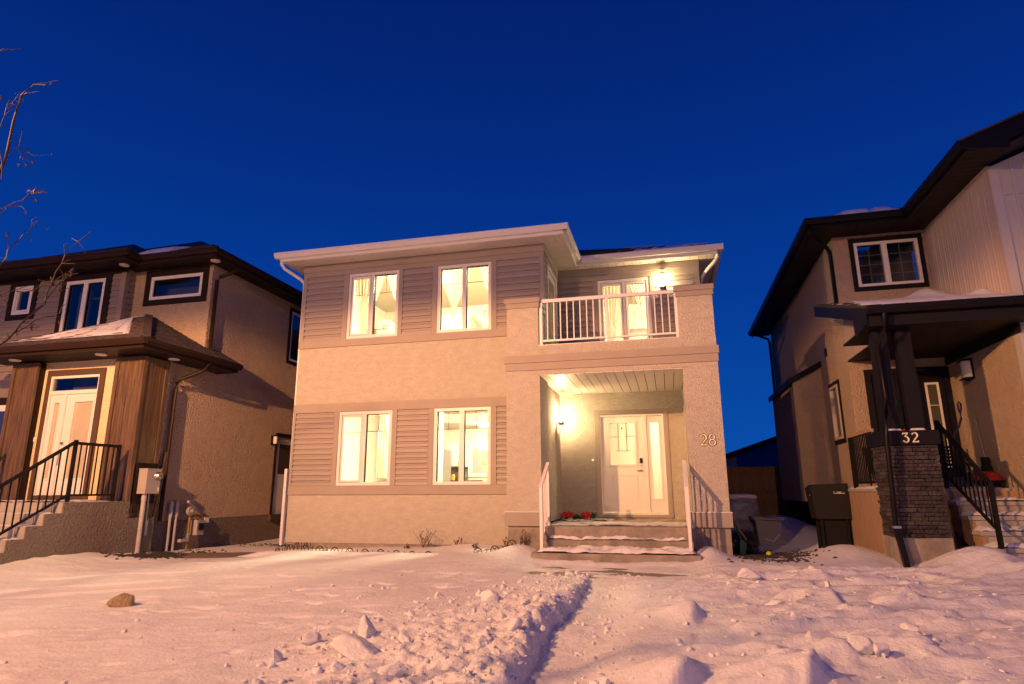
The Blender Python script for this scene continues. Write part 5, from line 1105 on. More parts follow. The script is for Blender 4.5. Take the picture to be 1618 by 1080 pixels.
# stairs
t = thing('concrete_steps', 'snowy precast steps at the right border climbing past the stone pier', 'steps', (4.85, 11.1, 0.4))
SY = [11.80, 11.46, 11.13, 10.82, 10.50]; SZt = [1.515, 1.315, 1.11, 0.905, 0.70]
for k in range(1, 5): MB().box(4.33, R2 - 0.003, SY[k] - 0.0, SY[k - 1] + 0.03, SZt[k] - 0.06, SZt[k]).build('tread', 'step_grey', t); MB().box(4.40, R2 - 0.003, SY[k] + 0.03, SY[k] + 0.08, SZt[k] - 0.205, SZt[k] - 0.061).build('riser', 'step_grey', t)
pf = []
for k in range(4, 0, -1): pf += [(SY[k] + 0.02, SZt[k] - 0.20), (SY[k] + 0.02, SZt[k] - 0.061), ]
pf += [(11.83, SZt[1] - 0.061), (11.83, SZt[1] - 0.33)]
pf2 = []
for k in range(4, 0, -1): pf2 += [(SY[k] + 0.02, SZt[k] - 0.22 if k == 4 else SZt[k + 1] - 0.059), (SY[k] + 0.02, SZt[k] - 0.061)]
pf2 += [(11.83, SZt[1] - 0.061), (11.83, SZt[1] - 0.42), (SY[4] + 0.30, SZt[4] - 0.24)]
MB().prism(pf2, 'x', 4.35, 4.42).build('stringer', 'plywood', t)
MB().box(4.43, R2 - .004, 10.9, 11.8, 0.0, 0.62).build('base', 'concrete', t)
for k in range(1, 5): snow_strip(t, 4.35, R2 - 0.01, SY[k] + 0.0, SY[k - 1] + 0.02, SZt[k] + 0.002, 0.07, 70 + k, cover=0.22)
t = thing('stair_railing', 'black metal railing down the snowy steps beside the number 32 pier', 'railing', (4.37, 11.0, 0.7))
stair_rail(t, 4.37, (10.36, 0.70, 1.60), (11.84, 1.515, 2.62), 11, m='black_metal', w=0.055, low=0.24)
t = thing('porch_railing', 'black balusters under a pale rail beside the downspout and stone pier', 'railing', (3.25, 12.0, 1.5))
MB().box(3.215, 3.285, 11.40, 12.72, 2.42, 2.475).build('top_rail', 'plywood', t); MB().box(3.235, 3.265, 11.42, 12.68, 1.60, 1.635).build('bottom_rail', 'black_metal', t)
MB().box(3.215, 3.285, 12.66, 12.72, 1.515, 2.419).build('post', 'black_metal', t)
for k in range(13): y = 11.45 + k * 0.095; MB().box(3.241, 3.259, y - 0.009, y + 0.009, 1.635, 2.42).build('baluster', 'black_metal', t)
t = thing('wall_lamp', 'unlit frosted wall lamp on the sand stucco beside the dark front door', 'wall lamp', (R2, 12.66, 3.58), 'outdoor wall lamps')
MB().box(R2 - 0.02, R2, 12.50, 12.80, 3.40, 3.77).build('back_plate', 'black', t); MB().prism([(R2 - 0.021 - 0.11 * math.sin(math.pi * k / 10), 12.65 - 0.11 * math.cos(math.pi * k / 10)) for k in range(11)], 'z', 3.44, 3.73).build('glass_shade', 'frost_glass', t); MB().box(R2 - 0.14, R2 - 0.02, 12.52, 12.78, 3.735, 3.76).build('cap', 'black', t); MB().box(R2 - 0.14, R2 - 0.02, 12.52, 12.78, 3.405, 3.43).build('tray', 'black', t)
# things on that porch
t = thing('snow_shovel', 'snow shovel with bent purple handle and D-grip leaning by the dark door', 'shovel', (4.92, 12.4, 1.52))
MB().tube([(4.62, 12.25, 1.65), (4.74, 12.34, 2.15), (4.84, 12.45, 2.42), (4.97, 12.55, 2.56), (5.05, 12.6, 2.72), (5.05, 12.6, 2.82)], 0.016, 8).build('handle', 'purple', t)
MB().tube([(5.05, 12.6, 2.82), (5.02, 12.57, 2.86), (5.02, 12.57, 2.97), (5.05, 12.6, 3.0), (5.09, 12.63, 2.98), (5.08, 12.63, 2.86), (5.05, 12.6, 2.82)], 0.016, 8).build('grip', 'purple', t)
MB().prism([(12.12, 1.52), (12.26, 1.70), (12.27, 1.69), (12.14, 1.515)], 'x', 4.38, 4.80).build('blade', 'purple', t)
t = thing('broom', 'thin-handled broom standing against the sand stucco wall', 'broom', (5.2, 12.5, 1.52))
MB().tube([(5.24, 12.45, 2.02), (5.30, 12.7, 2.95)], 0.008, 6).build('handle', 'metal', t); MB().box(5.19, 5.28, 12.38, 12.50, 1.88, 2.03).build('head', 'black', t); MB().box(5.18, 5.29, 12.37, 12.51, 1.52, 1.879).build('bristles', 'black', t)
t = thing('porch_chair', 'black slatted chair behind the stair railing on the porch', 'chair', (4.85, 12.8, 1.52))
for k in range(5): MB().box(4.66, 5.02, 12.95 + 0.01 * k, 12.97 + 0.01 * k, 1.98 + k * 0.06, 2.02 + k * 0.06).build('back_slat', 'black_metal', t)
MB().box(4.64, 5.04, 12.55, 12.98, 1.90, 1.94).build('seat', 'black_metal', t)
for x in (4.65, 5.01):
    MB().box(x, x + 0.03, 12.96, 13.0, 1.52, 2.30).build('leg', 'black_metal', t); MB().box(x, x + 0.03, 12.55, 12.58, 1.52, 1.90).build('leg', 'black_metal', t)
t = thing('kettle_grill', 'low round grill with domed red lid on the porch at the right border', 'grill', (5.08, 12.15, 1.52))
MB().lathe((5.10, 12.12, 1.64), [(0.21, 0), (0.20, 0.05), (0.15, 0.11), (0.07, 0.145), (0.01, 0.15)], 24).build('lid', 'red_enamel', t); MB().lathe((5.10, 12.12, 1.56), [(0.13, 0), (0.19, 0.04), (0.212, 0.078)], 24).build('bowl', 'black', t)
MB().tube([(5.06, 12.12, 1.785), (5.06, 12.12, 1.82), (5.14, 12.12, 1.82), (5.14, 12.12, 1.785)], 0.012, 6).build('handle', 'black', t)
for k in range(3): a = 2.1 * k; MB().bar((5.10 + .12 * math.cos(a), 12.12 + .12 * math.sin(a), 1.57), (5.10 + .18 * math.cos(a), 12.12 + .18 * math.sin(a), 1.515), 0.02, 0.02).build('leg', 'black', t)
t = thing('sled', 'dark red plastic sled standing behind the black porch balusters', 'sled', (3.7, 12.2, 1.52))
MB().prism([(11.62, 1.52), (11.74, 1.52), (11.80, 2.0), (11.74, 2.18), (11.70, 2.0)], 'x', 3.48, 3.54).build('shell', 'red', t); MB().tube([(3.51, 11.77, 2.17), (3.51, 11.70, 2.28), (3.51, 11.78, 2.3)], 0.008, 6).build('rope', 'linen', t)
t = thing('lounge_chair', 'dark folding chair in shadow behind the black porch balusters', 'chair', (3.8, 12.4, 1.52))
MB().bar((3.75, 12.2, 1.75), (3.75, 12.75, 1.80), 0.5, 0.03).build('seat', 'black', t); MB().bar((3.75, 12.72, 1.8), (3.75, 12.95, 2.25), 0.5, 0.03, up=(0, 1, 0)).build('backrest', 'black', t)
for x in (3.52, 3.98):
    for y in (12.25, 12.75): MB().bar((x, y, 1.52), (x, y + 0.05, 1.78), 0.025, 0.025).build('leg', 'black_metal', t)
t = thing('wreath', 'green and gold wreath with red bow hanging on the dark front door', 'wreath', (4.40, RY - 0.02, 2.85))
rw = random.Random(4); b = MB()
for k in range(240):
    a = rw.random() * 6.283; rr_ = 0.27 + rw.gauss(0, 0.035); c = Vector((4.40 + rr_ * math.cos(a), RY - 0.05, 2.88 + rr_ * math.sin(a))); d = Vector((rw.gauss(0, 1), rw.gauss(0, .5), rw.gauss(0, 1))).normalized() * 0.09; b.bar(c, c + d, 0.014, 0.004)
b.build('sprigs', 'wreath_leaf', t, kind='stuff')
b = MB()
for k in range(16): a = rw.random() * 6.283; b.lathe((4.40 + .27 * math.cos(a), RY - 0.09, 2.88 + .27 * math.sin(a)), [(0.001, -.03), (0.03, 0), (0.001, .03)], 8)
b.build('baubles', 'brass', t)
MB().bar((4.40, RY - 0.09, 2.62), (4.28, RY - 0.09, 2.42), 0.05, 0.02).bar((4.40, RY - 0.095, 2.62), (4.5, RY - 0.095, 2.40), 0.05, 0.02).build('bow', 'red', t)

# ================================================================== the gap between the houses
FY = 19.5
t = thing('timber_fence', 'brown timber board fence closing the gap between the houses', 'fence', (2.2, FY, 0.4))
o = ORG[t.name]; q = MB().box(0, 0.135, -0.012, 0.012, 0, 1.62).build('fence_board', 'fence'); me = q.data; bpy.data.objects.remove(q)
for i in range(20):
    ob = bpy.data.objects.new('fence_board', me); COL.objects.link(ob); ob.parent = t; ob.location = (0.93 + i * 0.141 - o[0], FY - 0.006 * (i % 2) - o[1], 0.5 - o[2])
MB().box(0.93, 3.75, FY - 0.05, FY + 0.03, 2.121, 2.16).build('cap_rail', 'fence', t); MB().box(0.93, 3.75, FY - 0.045, FY - 0.020, 1.42, 1.50).build('mid_rail', 'fence', t); MB().box(0.93, 3.75, FY - 0.045, FY - 0.020, 2.00, 2.10).build('top_rail', 'fence', t)
for x in (1.05, 3.3): MB().box(x, x + 0.09, FY + 0.02, FY + 0.11, 0.2, 2.12).build('post', 'fence', t)
t = thing('garage', 'blue-sided garage with low gable roof beyond the timber fence', 'garage', (6.5, 28.0, 0.5))
MB().prism([(2.42, 0.3), (2.42, 2.86), (7.0, 4.36), (11.6, 2.86), (11.6, 0.3)], 'y', 28.0, 34.0).build('wall', 'blue_siding', t)
MB().prism([(2.10, 2.72), (7.0, 4.36), (11.9, 2.72), (11.9, 2.90), (7.0, 4.56), (2.10, 2.90)], 'y', 27.7, 34.3).build('roof', 'shingle', t)
MB().prism([(2.10, 2.70), (7.0, 4.34), (11.9, 2.70), (11.9, 2.88), (7.0, 4.54), (2.10, 2.88)], 'y', 27.66, 27.698).build('fascia', 'dark', t)
ob = MB().box(2.55, 2.62, 27.97, 27.999, 0.5, 2.8).build('corner_board', 'blue_siding', t)

t = thing('wrapped_condenser', 'air conditioner wrapped in clear plastic against the lit house', 'air conditioner', (1.45, 15.0, 0.4))
bm_ = MB()
def puffy(c, sx, sy, sz, seed, n=14, amp=0.07, p=3.5):
    r_ = random.Random(seed); ph = [(r_.uniform(2, 6), r_.uniform(2, 6), r_.uniform(0, 6), r_.uniform(0, 6)) for _ in range(5)]
    vs = []; fs = []
    for i in range(n + 1):
        for j in range(2 * n):
            th = math.pi * i / n; a = math.pi * j / n
            d = Vector((math.sin(th) * math.cos(a), math.sin(th) * math.sin(a), math.cos(th)))
            k = (abs(d.x) ** p + abs(d.y) ** p + abs(d.z) ** p) ** (-1 / p); w = 1 + amp * sum(math.sin(f1 * d.x * 2 + f2 * d.z * 2 + p1) * math.sin(f2 * d.y * 2 + p2) for f1, f2, p1, p2 in ph) / 2
            vs.append((c[0] + d.x * k * sx * w, c[1] + d.y * k * sy * w, c[2] + d.z * k * sz * w))
    for i in range(n):
        for j in range(2 * n): a = i * 2 * n; fs.append((a + j, a + (j + 1) % (2 * n), a + 2 * n + (j + 1) % (2 * n), a + 2 * n + j))
    return MB().add(vs, fs, True)
puffy((1.50, 15.25, 0.95), 0.36, 0.36, 0.42, 3, amp=0.05, p=6).build('plastic_wrap', 'film', t)
q = puffy((1.50, 15.25, 1.36), 0.35, 0.35, 0.06, 4, amp=0.08, p=4).build('snow_cap', 'snow', t); MB().box(1.2, 1.8, 14.95, 15.55, 0.3, 0.55).build('base_pad', 'concrete', t)
t = thing('storage_cart', 'beige plastic storage cart lying tilted in the snow near the fence', 'cart', (2.0, 14.6, 0.4))
q = MB().prism([(1.74, 0.40), (2.16, 0.40), (2.20, 0.86), (1.70, 0.90)], 'y', 14.45, 14.85).build('body', 'cart', t)
MB().box(1.66, 2.24, 14.40, 14.90, 0.90, 0.95).build('lid', 'cart', t); MB().prism([(2.16, 0.40), (2.34, 0.34), (2.20, 0.55)], 'y', 14.5, 14.56).build('leg', 'cart', t); MB().bar((1.86, 14.44, 0.52), (2.02, 14.44, 0.47), 0.02, 0.02).bar((2.02, 14.44, 0.47), (2.14, 14.44, 0.62), 0.02, 0.02).build('handle', 'white_metal', t)
MB().prism([(1.62, 0.955), (2.30, 0.915), (2.30, 0.925), (1.62, 0.97)], 'y', 14.4, 14.9).build('tray', 'cart', t)
ob = solo(puffy((1.18, 12.95, 0.52), 0.34, 0.42, 0.24, 8, amp=0.10, p=2.6), 'garbage_bag', 'bag', 'shiny black plastic bag slumped beside the lit house', 'bag', (1.18, 12.95, 0.3))
t = thing('garden_rake', 'rake with orange wooden handle propped over the black bag', 'rake', (1.25, 12.45, 0.4))
MB().tube([(1.03, 12.75, 1.08), (1.28, 12.42, 0.62)], 0.018, 8).build('handle', 'orange', t)
MB().bar((1.22, 12.42, 0.60), (1.34, 12.42, 0.64), 0.03, 0.02).build('head', 'black_metal', t)
for k in range(5): MB().bar((1.23 + k * 0.025, 12.42, 0.60), (1.23 + k * 0.025, 12.38, 0.53), 0.008, 0.008).build('tine', 'black_metal', t)
t = thing('green_spade', 'green plastic spade standing against the black bag', 'spade', (1.2, 12.3, 0.4))
MB().tube([(1.08, 12.5, 0.98), (1.15, 12.38, 0.76), (1.19, 12.3, 0.60)], 0.02, 8).build('handle', 'green_plastic', t); MB().prism([(1.13, 0.36), (1.22, 0.36), (1.26, 0.58), (1.21, 0.64), (1.15, 0.64)], 'y', 12.27, 12.30).build('blade', 'green_plastic', t)
ob = solo(puffy((1.63, 12.4, 0.40), 0.05, 0.05, 0.05, 2, n=10, amp=0.02, p=2), 'ball', 'lime', 'lime yellow ball on the dark gravel between the houses', 'ball', (1.63, 12.4, 0.36))
t = thing('grill_cover', 'black fabric-covered barbecue against the flank of house 32', 'barbecue', (2.95, 13.6, 0.6))
MB().prism([(2.60, 0.98), (3.19, 0.98), (3.19, 1.62), (2.62, 1.60), (2.54, 1.54)], 'y', 13.0, 13.5).build('cover', 'cover', t)
b = MB()
for k, (x, w, h_) in enumerate(((2.935, .012, .045), (2.955, .03, .012), (2.99, .010, .036), (3.008, .010, .040), (3.026, .022, .036), (3.052, .012, .04), (3.07, .03, .012), (3.104, .012, .03))): b.box(x, x + w, 12.994, 12.999, 1.43, 1.43 + h_)
b.build('printed_mark', 'silver_print', t); MB().box(2.5535, 2.5585, 13.14, 13.22, 1.40, 1.44).build('printed_mark', 'silver_print', t)
MB().box(2.72, 3.16, 13.1, 13.48, 0.3, 0.979).build('cabinet', 'rubber', t)  # black box added in place of the shade under the cover
for x in (2.66, 3.10): MB().box(x, x + 0.05, 13.05, 13.10, 0.25, 0.98).build('leg', 'black_metal', t); MB().box(x, x + 0.05, 13.40, 13.45, 0.25, 0.98).build('leg', 'black_metal', t)
# ================================================================== SNOW GROUND
def vnoise(x, y, seed):
    xi, yi = np.floor(x).astype(np.int64), np.floor(y).astype(np.int64); fx, fy = x - xi, y - yi
    fx = fx * fx * fx * (fx * (fx * 6 - 15) + 10); fy = fy * fy * fy * (fy * (fy * 6 - 15) + 10)
    def h(i, j):
        n = (i * 374761393 + j * 668265263 + seed * 974634777) & 0xFFFFFFFF
        n = ((n ^ (n >> 13)) * 1274126177) & 0xFFFFFFFF
        return ((n ^ (n >> 16)) & 0xFFFF) / 65535.0
    return (h(xi, yi) * (1 - fx) + h(xi + 1, yi) * fx) * (1 - fy) + (h(xi, yi + 1) * (1 - fx) + h(xi + 1, yi + 1) * fx) * fy
def fbm(x, y, seed, o=4, g=0.5):
    t = 0; a = 1; s = 0
    for k in range(o): t = t + a * vnoise(x * 2 ** k + 17.3 * k, y * 2 ** k - 9.1 * k, seed + k); s += a; a *= g
    return t / s
def worley(x, y, seed):
    xi, yi = np.floor(x).astype(np.int64), np.floor(y).astype(np.int64); best = np.full(x.shape, 9.0); hv = np.zeros(x.shape)
    for di in (-1, 0, 1):
        for dj in (-1, 0, 1):
            i, j = xi + di, yi + dj
            def h(s):
                n = (i * 374761393 + j * 668265263 + (seed + s) * 974634777) & 0xFFFFFFFF; n = ((n ^ (n >> 13)) * 1274126177) & 0xFFFFFFFF
                return ((n ^ (n >> 16)) & 0xFFFF) / 65535.0
            d = (x - i - h(0)) ** 2 + (y - j - h(1)) ** 2; m_ = d < best; best = np.where(m_, d, best); hv = np.where(m_, h(2), hv)
    return np.sqrt(best), hv
KY = [-300, -6, -2, 0, 3, 5, 7, 8.5, 9.5, 10.5, 12, 14, 19, 30, 300]
KZ = [-0.1, -0.1, -0.05, 0.02, 0.07, 0.13, 0.24, 0.34, 0.39, 0.41, 0.43, 0.38, 0.52, 0.5, 0.6]
def G(x, y, cx, cy, a, sx, sy): return a * np.exp(-((x - cx) / sx) ** 2 - ((y - cy) / sy) ** 2)
def sst(a, b, t): t = np.clip((t - a) / (b - a), 0, 1); return t * t * (3 - 2 * t)
def path_left(y): return -1.20 + 0.05 * np.sin(y * 1.7) + 0.07 * (fbm(y * 3.0, y * 0 + 3, 91, 3) - 0.5) * 2 - 0.05 * sst(7.5, 9.5, y)
def ground(x, y):
    x, y = np.asarray(x, float), np.asarray(y, float); sh = np.broadcast(x, y).shape; x = np.broadcast_to(x, sh); y = np.broadcast_to(y, sh)
    z = np.interp(y, KY, KZ)
    z = z + sst(-8.6, -10.2, x) * G(x * 0, y, 0, 8.2, 0.16, 1, 1.9)
    z = z + sst(10.75, 11.1, y) * sst(-10.6, -10.2, x) * sst(-8.0, -8.5, x) * -0.10
    z = z - G(x, y, -7.7, 12.2, 0.09, 1.3, 0.5) - G(x, y, -8.6, 11.4, 0.09, 0.8, 0.7)
    z = z + G(x, y, -3.7, 11.9, 0.10, 0.7, 0.45) + G(x, y, -2.66, 11.25, 0.17, 0.36, 0.5) + G(x, y, 0.56, 11.3, 0.17, 0.27, 0.5) + G(x, y, -3.2, 10.6, 0.05, 0.7, 0.5)
    z = z + G(x, y, 2.75, 11.7, 0.20, 0.55, 0.8) + G(x, y, 4.05, 10.25, 0.30, 0.62, 0.62) - G(x, y, 3.28, 10.45, 0.10, 0.22, 0.35) + G(x, y, 2.5, 17.2, 0.42, 0.9, 1.2) - G(x, y, 1.5, 12.8, 0.06, 0.8, 1.2) + G(x, y, 3.0, 15.0, 0.18, 0.5, 1.5)
    near = sst(13.5, 10.0, y) * sst(-30, -12, x) * sst(20, 9, x) * sst(-3, 1.5, y)
    # rolling, wind-carved crust
    z = z + near * 0.06 * (fbm(x * 0.55, y * 0.8, 5, 3) - 0.5)
    rt = sst(-0.6, 0.8, x)
    u, v = x * 0.92 + y * 0.38, -x * 0.38 + y * 0.92
    w1 = fbm(u * 0.85, v * 2.3, 21, 4, 0.55); rid = 1 - np.abs(2 * w1 - 1)
    z = z + near * (0.022 + 0.075 * rt) * (rid ** 3 - 0.35) * sst(11.0, 9.5, y)
    w2, hv = worley(u * 1.4 + 0.5 * fbm(x * 2, y * 2, 3, 2), v * 2.6, 33)
    z = z + near * rt * sst(10.5, 9.0, y) * 0.035 * np.clip((hv - 0.62) * 6, 0, 1) * sst(0.46, 0.30, w2)
    z = z + near * 0.006 * (fbm(x * 7, y * 9, 8, 3) - 0.5)
    # the rough bank shovelled to the left of the path
    pl = path_left(y); dl = pl - x
    wid = 0.45 + 1.9 * sst(9.0, 6.0, y)
    zone = sst(-0.02, 0.10, dl) * sst(wid, wid * 0.35, dl) * sst(9.5, 7.9, y) * sst(2.0, 3.5, y)
    lump, hv2 = worley(x * 4.2 + fbm(x * 3, y * 3, 2, 2), y * 4.2, 44); big, hv3 = worley(x * 1.9 + .6 * fbm(x * 2, y * 2, 6, 2), y * 1.9, 45)
    rb1 = np.abs(2 * fbm(x * 3.2, y * 3.2, 61, 3) - 1); rb2 = np.abs(2 * fbm(x * 8.5, y * 8.5, 62, 3) - 1); rb3 = np.abs(2 * fbm(x * 19, y * 19, 63, 2) - 1)
    crest = np.exp(-((dl - 0.20) / 0.24) ** 2) * sst(8.9, 7.2, y)
    z = z + zone * (0.035 + 0.035 * (hv2 * sst(0.62, 0.25, lump)) + 0.05 * hv3 ** 3 * sst(0.60, 0.22, big) + 0.11 * (0.35 - rb1) * 0.5 + 0.075 * (0.3 - rb2) + 0.035 * (0.3 - rb3) + crest * (0.03 + 0.055 * hv2)) * (0.45 + 0.55 * sst(8.3, 6.6, y))
    # the trodden path itself
    pr = -0.74 + 0.04 * np.sin(y * 2.1)
    inp = sst(0.015, -0.03, pl - x) * sst(pr + 0.42, pr - 0.10, x) * sst(11.2, 10.2, y) * sst(1.0, 2.5, y)
    z = z - inp * (0.085 + 0.012 * (fbm(x * 8, y * 6, 51, 3) - 0.5) * 2)
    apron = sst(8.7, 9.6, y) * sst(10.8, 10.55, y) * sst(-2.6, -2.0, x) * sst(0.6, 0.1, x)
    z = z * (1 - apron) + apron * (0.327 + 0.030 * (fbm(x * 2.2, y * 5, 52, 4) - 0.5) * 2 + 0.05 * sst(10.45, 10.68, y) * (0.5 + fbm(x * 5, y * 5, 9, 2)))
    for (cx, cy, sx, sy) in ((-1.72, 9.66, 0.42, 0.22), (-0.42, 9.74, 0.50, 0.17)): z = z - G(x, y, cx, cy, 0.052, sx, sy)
    z = z - 0.085 * sst(8.9, 10.4, y) * sst(11.0, 10.75, y) * sst(-6.7, -7.7, x) * sst(-10.4, -9.8, x)
    # snow dips to bare the brown strip painted as shaded ground between the houses
    sx_, sy_ = x + 9.25, y - 10.85; s__ = (sx_ * 0.956 + sy_ * 0.294); d__ = np.abs(-sx_ * 0.294 + sy_ * 0.956 + 0.05 * np.sin(s__ * 3)); mk = sst(0.46, 0.30, d__ + 0.10 * (fbm(x * 4, y * 4, 71, 3) - 0.5) * 2) * sst(-0.1, 0.25, s__) * sst(2.1, 1.7, s__)
    z = z * (1 - mk) + mk * 0.30
    # carved mounds on the right
    def ramp(cx, cy, h, a, la, lb, wd):
        uu = (x - cx) * math.cos(a) + (y - cy) * math.sin(a); vv = -(x - cx) * math.sin(a) + (y - cy) * math.cos(a)
        return h * sst(-la, 0, uu) * sst(lb, 0, uu) * np.exp(-(vv / wd) ** 2)
    z = z + ramp(0.92, 5.35, 0.17, -0.35, 0.95, 0.10, 0.34) + ramp(0.02, 5.1, 0.16, -0.5, 0.7, 0.10, 0.26) + ramp(0.15, 7.0, 0.13, -0.25, 0.75, 0.12, 0.2) + ramp(1.30, 6.05, 0.10, -0.1, 0.5, 0.12, 0.22)
    z = z + ramp(2.5, 8.2, 0.06, 0.1, 0.6, 0.05, 0.2) + ramp(1.7, 8.0, 0.08, 0.0, 0.5, 0.06, 0.2) + ramp(2.0, 6.4, 0.07, 0.1, 0.6, 0.07, 0.22)
    return z
_rd = random.Random(77); DENT = []
for k in range(75):
    DENT.append((_rd.uniform(-6.5, -2.2), _rd.uniform(3.6, 9.2), _rd.uniform(0.06, 0.15), _rd.uniform(0.022, 0.045), _rd.uniform(-0.3, 0.5), _rd.uniform(0.02, 0.05)))
def dents(x, y):
    z = np.zeros(x.shape)
    for cx, cy, la, lb, a, d in DENT:
        m_ = (np.abs(x - cx) < 0.5) & (np.abs(y - cy) < 0.5)
        uu = (x[m_] - cx) * math.cos(a) + (y[m_] - cy) * math.sin(a); vv = -(x[m_] - cx) * math.sin(a) + (y[m_] - cy) * math.cos(a)
        z[m_] += -d * np.exp(-(uu / la) ** 4 - (vv / lb) ** 2) + d * 0.5 * np.exp(-((uu + la) / (la * .6)) ** 2 - ((vv - lb * 1.4) / lb) ** 2)
    # grooves of a sled or a toe dragged across the left lawn
    for x0, y0, x1, y1, bow, dd in ((-9.0, 6.6, -6.6, 8.0, 0.15, 0.03), (-8.6, 6.2, -6.3, 7.6, 0.12, 0.025), (-9.0, 7.6, -7.0, 8.7, 0.1, 0.02), (-7.6, 5.6, -6.2, 6.9, 0.2, 0.02)):
        L_ = math.hypot(x1 - x0, y1 - y0); ux, uy = (x1 - x0) / L_, (y1 - y0) / L_; s = (x - x0) * ux + (y - y0) * uy; t_ = -(x - x0) * uy + (y - y0) * ux - bow * np.sin(np.clip(s / L_, 0, 1) * math.pi)
        z += -dd * np.exp(-(t_ / 0.035) ** 2) * sst(-0.1, 0.2, s) * sst(L_ + 0.1, L_ - 0.3, s) + dd * 0.6 * np.exp(-((t_ - 0.075) / 0.04) ** 2) * sst(-0.1, 0.2, s) * sst(L_ + 0.1, L_ - 0.3, s)
    return z
def axis(segs):
    out = []
    for a, b, s in segs: out += list(np.arange(a, b, s))
    return np.array(out + [segs[-1][1]])
ax = axis([(-320, -40, 40), (-40, -16, 4), (-16, -10.4, 0.2), (-10.4, -6, 0.055), (-6, 3.2, 0.026), (3.2, 6, 0.05), (6, 16, 0.5), (16, 40, 4), (40, 320, 40)])
ay = axis([(-320, -40, 40), (-40, 0, 4), (0, 3.2, 0.2), (3.2, 9.8, 0.028), (9.8, 13, 0.05), (13, 20, 0.10), (20, 40, 2), (40, 320, 40)])
GX, GYY = np.meshgrid(ax, ay, indexing='ij')
GZ_ = ground(GX, GYY) + dents(GX, GYY)
def grid_mesh(name, X, Y, Z):
    nx, ny = X.shape; me = bpy.data.meshes.new(name)
    co = np.stack([X, Y, Z], -1).reshape(-1, 3).astype(np.float32)
    i, j = np.meshgrid(np.arange(nx - 1), np.arange(ny - 1), indexing='ij'); k = (i * ny + j).ravel()
    f = np.stack([k, k + ny, k + ny + 1, k + 1], 1).astype(np.int32)
    me.vertices.add(len(co)); me.vertices.foreach_set('co', co.ravel()); me.loops.add(f.size); me.loops.foreach_set('vertex_index', f.ravel())
    me.polygons.add(len(f)); me.polygons.foreach_set('loop_start', np.arange(0, f.size, 4, dtype=np.int32)); me.polygons.foreach_set('loop_total', np.full(len(f), 4, np.int32))
    me.polygons.foreach_set('use_smooth', np.ones(len(f), bool)); me.update(); me.validate()
    return me
me = grid_mesh('snow_ground', GX, GYY, GZ_); me.materials.append(M['snow'])
gr_ = bpy.data.objects.new('snow_ground', me); COL.objects.link(gr_); gr_['kind'] = 'structure'; gr_['label'] = 'snow-covered front lawns with wind crust and shovelled bank'
def gz_at(x, y): return float(ground(np.array([x]), np.array([y]))[0])
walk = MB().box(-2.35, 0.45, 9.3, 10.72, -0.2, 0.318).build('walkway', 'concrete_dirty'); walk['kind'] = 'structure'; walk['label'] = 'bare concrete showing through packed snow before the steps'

sp_ = MB().bar((-9.4, 10.80, 0.297), (-7.3, 11.45, 0.297), 1.05, 0.06).build('painted_shade_strip', mat('painted_shade_brown', (0.20, 0.145, 0.115), 0.9, var=0.2, vscale=5, bump=0.3, bscale=40), None); sp_['kind'] = 'structure'; sp_['label'] = 'brown strip painted as shaded ground between the tan house and the lit house'  # brown colour stands in for shade on the ground here
# ------------------------------------------------------------------ snow lumps
def fbm3(p, s): return fbm(p[:, 0] + 3.1, p[:, 1] + 1.7 * p[:, 2] + 5.2, s, 4, 0.55) * 0.5 + fbm(p[:, 1] * 1.1 - 2.2, p[:, 2] + 0.9 * p[:, 0] + 8.4, s + 9, 4, 0.55) * 0.5
_ICO = {}
def ico(sub):
    if sub not in _ICO:
        bm = bmesh.new(); bmesh.ops.create_icosphere(bm, subdivisions=sub, radius=1); bm.verts.ensure_lookup_table()
        _ICO[sub] = (np.array([v.co[:] for v in bm.verts]), [tuple(v.index for v in f.verts) for f in bm.faces]); bm.free()
    return _ICO[sub]
def chunk_mesh(seed, flat=0.7, n=12, sharp=True, sub=3):
    """broken snow: a sphere cut back by a few random break planes, then crumbled"""
    r_ = np.random.default_rng(seed); v, f = ico(sub); R_ = np.full(len(v), 1.0)
    for k in range(n if sharp else 5):
        d = r_.normal(size=3); d /= np.linalg.norm(d); c = v @ d; R_ = np.where(c > 0.05, np.minimum(R_, r_.uniform(0.40, 0.80) / np.maximum(c, 0.05)), R_)
    p = v * R_[:, None]
    p = p * (1 + 0.22 * (fbm3(v * 2.2, seed) - 0.5) + 0.20 * (fbm3(v * 5.5, seed + 3) - 0.5) + (0.10 * (fbm3(v * 15.0, seed + 5) - 0.5) if sub > 2 else 0))[:, None]
    p[:, 1] *= 0.88; p[:, 2] *= flat
    me = bpy.data.meshes.new('snow_lump'); me.from_pydata(p.tolist(), [], f); me.materials.append(M['snow']); me.polygons.foreach_set('use_smooth', [True] * len(f)); me.update()
    return me
LUMPS = [chunk_mesh(100 + k, 0.55 + 0.05 * (k % 6), sharp=(k % 3 != 0)) for k in range(12)]
def lump(x, y, s, me=None, rot=None, sc=(1, 1, 1), sink=0.3, label=None, group=None, name='snow_lump', seed=0):
    r_ = random.Random(int(x * 9173 + y * 3571 + seed)); me = me or r_.choice(LUMPS)
    ob = bpy.data.objects.new(name, me); COL.objects.link(ob)
    ob.location = (x, y, gz_at(x, y) + s * sc[2] * 0.5 * (1 - 2 * sink)); ob.scale = (s * sc[0], s * sc[1], s * sc[2])
    ob.rotation_euler = rot or (r_.uniform(-0.5, 0.5), r_.uniform(-0.5, 0.5), r_.uniform(0, 6.28))
    return tag(ob, label, 'snow lump', group)
rl = random.Random(31)
